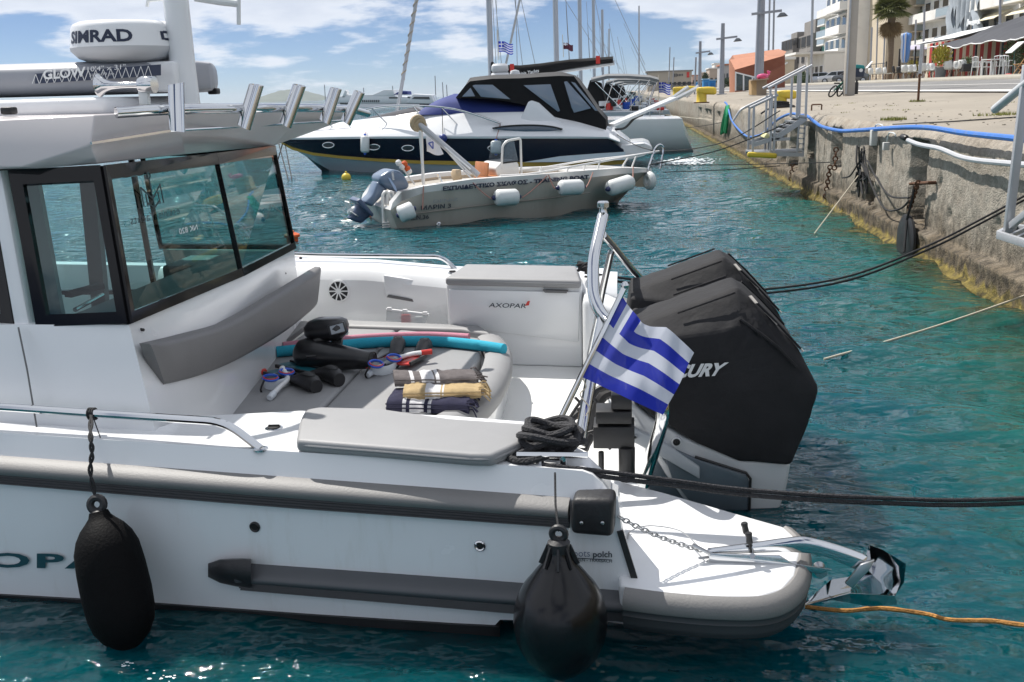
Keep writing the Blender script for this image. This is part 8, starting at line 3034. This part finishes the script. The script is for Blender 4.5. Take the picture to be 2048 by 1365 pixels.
# ------------------------------------------------------------------ cars
def car(label, px0, px1, X, col, suv=True):
    a, b_ = on_terrace(px0, X, 1.83), on_terrace(px1, X, 1.83)
    c = lerp(a, b_, .5)
    t = thing('parked_car', label, 'car', c, 'cars parked along the street')
    m_ = mat('car_paint_' + label.split()[0], col, .25, .4, coat=.6)
    L_, w_ = 4.3, 1.75
    # length runs along -X/+Y view diagonal so the flank faces the camera
    fwd = V(1, -.25, 0).normalized(); sd_ = V(.25, 1, 0).normalized()
    def P(u, s_, z): return c + fwd * u * L_ + sd_ * s_ * w_ + V(0, 0, z)
    prof = [(-.5, .35), (-.5, .75), (-.44, .95), (-.30, 1.0), (-.14, 1.48), (.22, 1.55), (.38, 1.1), (.48, 1.0), (.5, .4), (.46, .3), (-.46, .3)]
    mb = MB(); mb.loft([[P(u, s_, z if not (z > 1.02 and abs(s_) > .45) else z * .99) for u, z in prof] for s_ in (-.5, -.46, .46, .5)]); mb.build('body', m_, t, bevel=.04, seg=2)
    mb = MB(); mb.prism([P(-.27, -.505, 1.02), P(.0, -.505, 1.02), P(.0, -.505, 1.42), P(-.13, -.505, 1.42)], sd_ * -.004); mb.build('window', DKGLASS, t)
    mb = MB(); mb.prism([P(.02, -.505, 1.02), P(.34, -.505, 1.05), P(.22, -.505, 1.45), P(.02, -.505, 1.44)], sd_ * -.004); mb.build('window', DKGLASS, t)
    mb = MB(); mb.prism([P(-.30, -.42, 1.02), P(-.30, .42, 1.02), P(-.15, .40, 1.44), P(-.15, -.40, 1.44)], fwd * -.02); mb.build('windscreen', DKGLASS, t)
    for u in (-.31, .31):
        for s_ in (-.47, .47):
            m2 = MB(); m2.lathe([(.33, -.1), (.34, -.08), (.34, .08), (.33, .1)], P(u, s_, .34), sd_, 18); w2 = m2.build('wheel', RUB, t)
            m2 = MB(); m2.lathe([(.22, .11), (.20, .12), (.05, .115)], P(u, s_, .34), sd_ * (-1 if s_ < 0 else 1), 14); m2.build('rim', STEEL, w2)
    for s_ in (-.36, .36):
        m2 = MB(); m2.box(P(-.495, s_, .78), (.08, .3, .14)); m2.build('headlight', WPLAS, t, bevel=.02)
    return t
car('silver suv parked below the white apartments', 1625, 1650, 25.0, (.40, .43, .48))
car('dark hatchback just behind the silver car', 1616, 1636, 27.5, (.03, .035, .045))
car('white car parked beside the concrete utility pole', 1658, 1690, 25.5, (.66, .67, .68))
car('grey van-like car mostly hidden by the utility pole', 1690, 1716, 26.5, (.14, .15, .16))

# ------------------------------------------------------------------ buildings
GZ = 1.83
PLAS = mat('white_render', (.76, .75, .72), .85, var=.05, vs=.5, dirt=(.46, .44, .40), ds=.3, damt=.4)
CREAM = mat('cream_render', (.56, .48, .36), .85, var=.05, vs=.5)
GREYC = mat('bare_concrete', (.24, .225, .21), .9, var=.15, vs=.6)
AWN = mat('ivory_awning', (.68, .63, .48), .85, var=.05)
AWNW = mat('white_awning_cloth', (.70, .70, .70), .85, var=.04)
RAILG = mat('balcony_glass_rail', (.30, .36, .38), .2, spec=.7)
def block(name, label, X, Y0, Y1, z0, z1, depth, m_):
    t = thing(name, label, 'building', V(X + depth / 2, (Y0 + Y1) / 2, z0))
    mb = MB(); mb.box((X + depth / 2, (Y0 + Y1) / 2, (z0 + z1) / 2), (depth, Y1 - Y0, z1 - z0)); mb.build('wall', m_, t)
    return t
def windows(t, X, Y0, Y1, z, h, n, m_=DKGLASS, fm=WPLAS, w_=.55, rnd=None):
    for k in range(n):
        if rnd is not None and random.random() > rnd:
            continue
        yc = lerp(Y0, Y1, (k + .5) / n)
        ww = (Y1 - Y0) / n * w_
        m2 = MB(); m2.box((X - .02, yc, z + h / 2), (.10, ww + .16, h + .16)); f_ = m2.build('window', fm, t)
        m2 = MB(); m2.box((X - .08, yc, z + h / 2), (.03, ww, h)); m2.build('pane', m_, f_)
def balcony(t, X, Y0, Y1, z, proj, m_, rail=True, solid=True):
    m2 = MB(); m2.box((X - proj / 2, (Y0 + Y1) / 2, z - .09), (proj, Y1 - Y0, .2)); b_ = m2.build('balcony', m_, t)
    m2 = MB()
    if solid:
        m2.box((X - proj + .06, (Y0 + Y1) / 2, z + .45), (.1, Y1 - Y0, .9)); m2.box((X - proj / 2, Y0 + .05, z + .45), (proj - .24, .1, .9))
        m2.build('parapet', m_, b_)
    else:
        m2.box((X - proj + .06, (Y0 + Y1) / 2, z + .45), (.04, Y1 - Y0, .85)); m2.box((X - proj / 2, Y0 + .05, z + .45), (proj - .2, .04, .85))
        m2.build('parapet', RAILG, b_)
        m3 = MB(); m3.bar((X - proj + .06, Y0, z + .92), (X - proj + .06, Y1, z + .92), .07, .06); m3.build('rail', ALU, b_)
def awning(t, X, Y0, Y1, z, proj, drop, m_):
    m2 = MB(); m2.hexa([V(X, Y0, z), V(X - proj, Y0, z - drop), V(X - proj, Y1, z - drop), V(X, Y1, z), V(X, Y0, z + .06), V(X - proj, Y0, z - drop + .06), V(X - proj, Y1, z - drop + .06), V(X, Y1, z + .06)]); m2.build('awning', m_, t)
def yat(px, X):
    d = ray(px, 165)
    return d.y * X / d.x
random.seed(23)
FX = 35.0
# white four storey apartments left of the pole
X = 31.0
Y0, Y1 = yat(1702, X), yat(1646, X)
t = block('apartment_block', 'white four storey apartment block with deep balconies left of the utility pole', X, Y0, Y1, GZ, GZ + 13.2, 12, PLAS)
for s in range(4):
    z = GZ + 1.0 + s * 3.1
    windows(t, X, Y0, Y1, z + .3, 1.9, 5, rnd=.9)
    if s:
        balcony(t, X, Y0 + 1.5, lerp(Y0, Y1, .55), z - .2, 1.7, PLAS, solid=True)
        balcony(t, X, lerp(Y0, Y1, .6), Y1, z - .2, 1.4, PLAS, solid=s != 2)
    awning(t, X - .1, Y0 + 2.5, lerp(Y0, Y1, .5), z + 2.5, 1.5, .6, AWNW)
m2 = MB(); m2.box((X + 1.2, lerp(Y0, Y1, .3), GZ + 13.6), (6, 8, 1.0)); m2.build('roof', PLAS, t)
# tower with green netting behind
X2 = 32.5
Y0, Y1 = yat(1664, X2), yat(1636, X2)
t = block('apartment_block', 'half finished building wrapped in dark green netting with a stair tower on top', X2, Y0, Y1, GZ, GZ + 10.5, 10, mat('green_netting', (.015, .10, .085), .9, var=.25, vs=.8))
m2 = MB(); m2.box((X2 + 2, lerp(Y0, Y1, .6), GZ + 13), (3, 5.5, 7.5)); tw = m2.build('stair_tower', mat('tan_tower', (.42, .32, .24), .9, var=.1), t)
m2 = MB(); m2.box((X2 + 1.5, lerp(Y0, Y1, .35), GZ + 16), (3.2, 5, 3.4)); m2.build('tower_room', GREYC, t)
windows(t, X2 - .1, lerp(Y0, Y1, .1), lerp(Y0, Y1, .5), GZ + 15.5, 1.2, 1)
for s in range(3):
    balcony(t, X2, Y0, lerp(Y0, Y1, .5), GZ + 3.2 + s * 3, 1.6, PLAS, solid=False)
# unfinished concrete frames
for (pa, pb, X, hh, lab) in ((1621, 1580, 31.0, 10.2, 'bare concrete unfinished building with dark open storeys beyond the pavilion'), (1583, 1561, 30.0, 8.5, 'lower bare concrete unfinished building at the pavilion roof tip'), (1640, 1622, 33.0, 9.4, 'grey concrete shell between the unfinished building and the green netting')):
    Y0, Y1 = yat(pa, X), yat(pb, X)
    t = block('unfinished_building', lab, X, Y0, Y1, GZ, GZ + hh * .82, 12, GREYC)
    for s in range(3):
        windows(t, X, Y0, Y1, GZ + 1.2 + s * 2.6, 1.7, 4, m_=RODT, fm=GREYC, w_=.5 if s < 2 else .8)
    # end face openings
    for s in range(3):
        for k in range(2):
            m2 = MB(); m2.box((X + 2 + k * 4, Y0 - .03, GZ + 2.2 + s * 2.6), (2.6 if s == 2 else 1.4, .12, 1.8)); m2.build('window', RODT, t)
    m2 = MB(); m2.box((X + 4, lerp(Y0, Y1, .4), GZ + hh * .82 + 1.2), (6, (Y1 - Y0) * .5, 2.4)); m2.build('roof_room', GREYC, t)
# low white building and wall in front
X = 27.5
Y0, Y1 = yat(1664, X), yat(1612, X)
t = block('low_building', 'low white building with a shaded entrance behind the parked cars', X, Y0 + 6, Y1, GZ, GZ + 4.2, 6, PLAS)
windows(t, X, Y0 + 6, Y1, GZ + .6, 1.9, 4)
m2 = MB(); m2.box((X - .4, (Y0 + Y1) / 2 + 3, GZ + 4.3), (7, Y1 - Y0 - 6, .3)); m2.build('roof', PLAS, t)
# cream tall block right of the pole
X = 33.0
Y0, Y1 = yat(1763, X), yat(1702, X)
t = block('apartment_block', 'tall cream block with a blank side wall behind the palm', X, yat(1712, X) - 16, yat(1712, X) + 6, GZ, GZ + 18, 16, CREAM)
yw = yat(1712, X) - 16
for s in range(5):
    m2 = MB(); m2.box((X + 6, yw - .7, GZ + 3 + s * 3.1), (6, 1.4, .2)); b_ = m2.build('balcony', CREAM, t)
    m2 = MB(); m2.box((X + 6, yw - 1.36, GZ + 3.5 + s * 3.1), (6, .08, .9)); m2.build('parapet', RAILG, b_)
    m2 = MB(); m2.box((X + 6, yw - .02, GZ + 4.3 + s * 3.1), (3, .1, 2.0)); m2.build('window', DKGLASS, t)
m2 = MB(); m2.box((X - .15, (yw * 2 + 22) / 2, GZ + 13.5), (.3, 21.8, .3)); m2.build('cornice', PLAS, t)
# white balconied apartments
def apart(label, pa, pb, X, n_st, m_, aw, solid, greens=False, z_off=0.0, zmax=None):
    Y0, Y1 = yat(pa, X), yat(pb, X)
    t = block('apartment_block', label, X, Y0, Y1, GZ, GZ + n_st * 3.1 + 1, 12, m_)
    for s in range(n_st):
        z = GZ + z_off + s * 3.1
        windows(t, X, Y0, Y1, z + .15, 2.0, max(2, int((Y1 - Y0) / 3.2)), rnd=.9)
        if s or z_off > 1:
            balcony(t, X, Y0 + .3, lerp(Y0, Y1, .48), z, 1.5, m_, solid=solid)
            balcony(t, X, lerp(Y0, Y1, .52), Y1 - .3, z, 1.5, m_, solid=not solid)
        if aw and s:
            awning(t, X - .05, Y0 + 1, lerp(Y0, Y1, .42), z + 2.6, 1.6, .8, aw)
            awning(t, X - .05, lerp(Y0, Y1, .56), Y1 - 1, z + 2.6, 1.6, .8, aw)
        if greens and s:
            for k in range(2):
                leaves(V(X - 1.1, lerp(Y0, Y1, .3 + .4 * k), z + .95), .35, .7, .35, 60, .25, LEAFG, t, 'balcony_plant')
    return t
apart('white apartment block with planted balconies right of the palm', 1890, 1783, 37.0, 5, PLAS, None, True, True, .9)
apart('white apartment block with ivory awnings above the black restaurant canopy', 2110, 1952, 36.0, 5, PLAS, AWN, False, False, .6)
tn_ = apart('grey apartment block with torn construction netting above the white awning', 1952, 1886, 36.6, 5, mat('grey_render', (.36, .36, .36), .85, var=.06, vs=.5), None, True, False, .8)
NET = mat('torn_netting', (.34, .38, .42), .9, var=.2, vs=.7)
for k in range(7):
    yy = lerp(yat(1948, 34.6), yat(1890, 34.6), (k + .5) / 7)
    z0, z1 = GZ + random.uniform(2.5, 6), GZ + random.uniform(10, 14)
    m2 = MB()
    m2.grid(lambda u, v, yy=yy, z0=z0, z1=z1, k=k: V(34.6 + .35 * math.sin(u * 6 + v * 9 + k), yy + (u - .5) * (2.4 * (1 - .4 * v)) + .5 * math.sin(v * 6 + k), lerp(z1, z0, v)), 10, 20)
    m2.build('netting', NET, tn_, recalc=False)
for k in range(5):
    yy = lerp(yat(1950, 34.8), yat(1888, 34.8), k / 4)
    m2 = MB(); m2.bar((34.8, yy, GZ), (34.8, yy, GZ + 15), .12, .12); m2.build('scaffold_pole', PLAS, tn_)
# street lamps and thin posts before the facades
for px, X, yt, lab in ((1740, 20.0, 55, 'double armed street lamp left of the palm trunk'), (1752, 24.0, 20, 'taller street lamp beside the palm trunk'), (1766, 22.0, 60, 'dark street post touching the palm trunk'), (1845, 20.0, 20, 'dark street post left of the white awning'), (1828, 24.0, 40, 'thin street post among the parasols'), (1997, 16.0, -20, 'thin wire post before the ivory awnings')):
    p = on_terrace(px, X)
    pole_thing('street_post', lab, 'street post', p, uy(px + 4, yt, p.y), .07, LAMPM, 'thin posts along the street')
# pillar with cap and hedge
p = on_terrace(1576, 13.5, 1.75)
pl_ = thing('gate_pillar', 'beige gate pillar with a white cap right of the pavilion', 'pillar', p)
m2 = MB(); m2.box(p + V(0, 0, 1.4), (1.1, 1.1, 2.8)); m2.build('shaft', CREAM, pl_, bevel=.03)
m2 = MB(); m2.box(p + V(0, 0, 2.95), (1.35, 1.35, .3)); m2.build('pillar_cap', PLAS, pl_, bevel=.03)
m2 = MB(); m2.tube(fillet([p + V(-.6, -.5, .2), p + V(-.7, -.6, 2.2), p + V(-.2, -.6, 2.5)], .3, 4), .09, 8); m2.build('drain_pipe', WPLAS, pl_)
p = on_terrace(1599, 15.0, 1.8)
hg = thing('hedge', 'short green hedge between the gate pillar and the parked cars', 'hedge', p)
m2 = MB(); m2.box(p + V(0, 0, .6), (1.6, 4, 1.0)); m2.build('stem', LEAFD, hg, bevel=.2)
leaves(p + V(0, 0, .75), 1.1, 2.6, .75, 1600, .28, LEAFG, hg)
# blue site cabins, warehouse, far town
for i, (pa, pb, yt, yb_, d_) in enumerate(((1392, 1402, 166, 189, 105), (1406, 1418, 160, 189, 100), (1418, 1431, 162, 189, 102))):
    a, b_ = uy(pa, yb_, d_), uy(pb, yb_, d_)
    t = thing('site_cabin', ['small blue cabin left of the farthest lamp post foot', 'blue cabin right of the farthest lamp post', 'blue cabin next to the second lamp post'][i], 'cabin', a, 'blue cabins on the quay')
    zt_ = uy(pa, yt, d_).z
    m2 = MB(); m2.box(((a.x + b_.x) / 2, d_ + .6, (a.z + zt_) / 2), (b_.x - a.x, 1.2, zt_ - a.z)); m2.build('wall', mat('cabin_blue', (.02, .22, .52), .5, var=.08), t, bevel=.03)
    m2 = MB(); m2.box(((a.x + b_.x) / 2, d_ - .02, lerp(a.z, zt_, .45)), ((b_.x - a.x) * .6, .06, (zt_ - a.z) * .75)); m2.build('door', mat('cabin_blue_dark', (.015, .15, .38), .5), t, bevel=.02)
    m2 = MB(); m2.box(((a.x + b_.x) / 2, d_ + .6, zt_ + .05), (b_.x - a.x + .15, 1.35, .1)); m2.build('roof', mat('cabin_roof', (.25, .45, .62), .5), t)
WH = mat('warehouse_beige', (.42, .37, .30), .85, var=.06, vs=.2)
a, b_ = uy(1295, 192, 240), uy(1383, 192, 240)
zt_ = uy(1340, 144, 240).z
t = thing('warehouse', 'long beige harbour warehouse with lettering at the far end of the quay', 'building', a)
m2 = MB(); m2.box(((a.x + b_.x) / 2, 246, zt_ / 2), (b_.x - a.x, 12, zt_)); m2.build('wall', WH, t)
m2 = MB(); m2.box(((a.x + b_.x) / 2, 246, zt_ + .15), (b_.x - a.x + .6, 12.4, .3)); m2.build('roof', GREYC, t)
for k in range(6):
    m2 = MB(); m2.box((uy(1349 + k * 3.2, 150, 239.9).x, 239.9, uy(1349, 151 - k * .1, 239.9).z), (.18, .1, .75 if k < 2 else .45)); m2.build('sign_letter', DKTXT, t)
for x, m_ in ((1376, REDP), (1338, CREAM)):
    m2 = MB(); m2.box((uy(x, 150, 239.9).x, 239.9, uy(x, 150, 239.9).z), (.6, .1, 1.2)); m2.build('sign_panel', m_, t)
for k in range(9):
    m2 = MB(); m2.box((lerp(a.x, b_.x, (k + .5) / 9), 239.95, uy(1340, 168, 240).z), (.7, .1, .7)); m2.build('window', DKGLASS, t)
# iron railing before it
a, b_ = uy(1344, 190, 130), uy(1392, 190, 130)
t = thing('iron_railing', 'tall dark iron railing in front of the warehouse', 'fence', lerp(a, b_, .5))
for k in range(26):
    q_ = lerp(a, b_, k / 25)
    m2 = MB(); m2.bar(q_ + V(0, 0, -.5), V(q_.x, 130, uy(1344, 166, 130).z), .06, .06); m2.build('bar', BLACK, t)
for yy in (168, 186):
    m2 = MB(); m2.bar(V(a.x, 130, uy(1344, yy, 130).z), V(b_.x, 130, uy(1344, yy, 130).z), .08, .08); m2.build('rail', BLACK, t)
TAN = mat('tan_render', (.46, .38, .31), .85, var=.06, vs=.2)
ROSE = mat('rose_render', (.50, .36, .30), .85, var=.06, vs=.2)
for i, (pa, pb, yt, d_, m_, lab) in enumerate(((1384, 1402, 152, 300, ROSE, 'small rose house far behind the blue cabins'), (1402, 1420, 146, 280, TAN, 'tan house far behind the farthest lamp post'), (1418, 1446, 138, 250, TAN, 'tan stepped apartment block left of the second lamp post'), (1444, 1464, 131, 180, mat('grey_gable', (.40, .40, .41), .85), 'grey gabled building tucked left of the pavilion'), (1428, 1441, 128, 320, PLAS, 'pale block just visible above the tan apartments'))):
    a, b_ = uy(pa, 186, d_), uy(pb, 186, d_)
    zt_ = uy(pa, yt, d_).z
    t = thing('far_house', lab, 'building', lerp(a, b_, .5), 'houses at the far end of the harbour')
    m2 = MB(); m2.box(((a.x + b_.x) / 2, d_ + 5, zt_ / 2), (b_.x - a.x, 10, zt_)); m2.build('wall', m_, t)
    m2 = MB(); m2.box(((a.x + b_.x) / 2, d_ + 5, zt_ + .1), (b_.x - a.x + .4, 10.4, .25)); m2.build('roof', mat('tile_roof', (.40, .16, .09), .9) if i in (0, 3) else PLAS, t)
    ns = max(1, int(zt_ / 2.4))
    for s in range(ns):
        for k in range(3):
            m2 = MB(); m2.box((lerp(a.x, b_.x, (k + .5) / 3), d_ - .03, 1.2 + s * 2.4), ((b_.x - a.x) / 6, .1, 1.1)); m2.build('window', DKGLASS, t)
random.seed(41)
for i, (px, yt, d_, lab) in enumerate(((1410, 150, 200, 'dark cypress like tree behind the blue cabins'), (1452, 160, 120, 'dark leafy bush between second lamp post and pavilion'))):
    b_ = uy(px, 186, d_); zt_ = uy(px, yt, d_).z
    t = thing('broadleaf_tree' if i == 0 else 'bush', lab, 'tree' if i == 0 else 'bush', b_)
    m2 = MB(); m2.tube([b_, V(b_.x, d_, zt_ * .6)], .15, 6); m2.build('trunk' if i == 0 else 'stem', CHWOOD, t)
    leaves(V(b_.x, d_, lerp(b_.z, zt_, .62)), .6, .6, (zt_ - b_.z) * .42, 500, .5 if i == 0 else .3, LEAFD, t, 'crown' if i == 0 else 'foliage')

# ------------------------------------------------------------------ ferries and boats on the horizon
FY = 210.0
fe = thing('ferry', 'large white passenger ferry with a row of dark windows on the horizon', 'ferry', uy(760, 236, FY))
def fp(px, py, y=FY): return uy(px, py, y)
mb = MB(); mb.prism([fp(655, 206), fp(690, 240), fp(860, 244), fp(872, 212), fp(860, 208), fp(700, 207)], (0, 9, 0)); mb.build('hull', CW, fe, bevel=.3)
mb = MB(); mb.prism([fp(668, 194), fp(664, 207), fp(850, 208), fp(850, 196), fp(800, 193), fp(700, 190)], (0, 8, 0)); dk_ = mb.build('deckhouse', CW, fe, bevel=.2)
mb = MB(); mb.prism([fp(700, 191), fp(790, 193), fp(786, 180), fp(768, 180), fp(745, 190)], (0, 7, 0)); mb.build('upper_deck', CW, fe, bevel=.2)
mb = MB(); mb.prism([fp(690, 196), fp(694, 184), fp(690, 180), fp(683, 196)], (0, 2, 0)); mb.build('funnel', CW, fe, bevel=.1)
for k in range(10):
    mb = MB(); mb.prism([fp(720 + k * 4, 205, FY - .05), fp(722.6 + k * 4, 205, FY - .05), fp(722.6 + k * 4, 200.5, FY - .05), fp(720 + k * 4, 200.5, FY - .05)], (0, .1, 0)); mb.build('window', DKGLASS, fe)
for x0, x1, y0 in ((680, 700, 209), (778, 800, 197.5), (815, 840, 196.5)):
    mb = MB(); mb.prism([fp(x0, y0, FY - .06), fp(x1, y0, FY - .06), fp(x1, y0 - 3, FY - .06), fp(x0, y0 - 3, FY - .06)], (0, .1, 0)); mb.build('window_band', DKGLASS, fe)
text('CALDERA VISTA', lambda u, v: fp(lerp(720, 800, u), 237 - 7 * v - u * 2, FY - .1), NAVYTXT, fe, shear=.25, bold=.02)
mb = MB(); mb.prism([fp(830, 238, FY - 1), fp(868, 236, FY - 1), fp(866, 200, FY - 1), fp(840, 206, FY - 1)], (0, .5, 0)); mb.build('bow_panel', NAVY, fe)
t = thing('patrol_boat', 'second white vessel with a blue canopy right of the ferry windows', 'boat', fp(830, 205, 190))
mb = MB(); mb.prism([fp(812, 207, 190), fp(870, 209, 190), fp(862, 190, 190), fp(826, 188, 190)], (0, 5, 0)); mb.build('hull', CW, t, bevel=.2)
mb = MB(); mb.prism([fp(786, 190, 190), fp(815, 190, 190), fp(814, 183, 190), fp(800, 182, 190)], (0, 4, 0)); mb.build('canopy', CBLUE, t, bevel=.1)
mb = MB(); mb.prism([fp(824, 198, 189.9), fp(860, 199, 189.9), fp(858, 194, 189.9), fp(828, 194, 189.9)], (0, .1, 0)); mb.build('window_band', DKGLASS, t)
for k, (x, yt) in enumerate(((649, 170), (870, 152), (885, 165), (893, 170), (727, 176), (785, 172))):
    pole_thing('harbour_light', ['thin floodlight mast at the left end of the ferry', 'thin floodlight mast right of the ferry', 'first thin mast left of the blue cover', 'second thin mast left of the blue cover', 'thin aerial over the ferry funnel', 'thin aerial over the ferry upper deck'][k], 'mast', fp(x + 2, 205, 230), fp(x, yt, 230), .10, LAMPM, 'masts on the horizon')
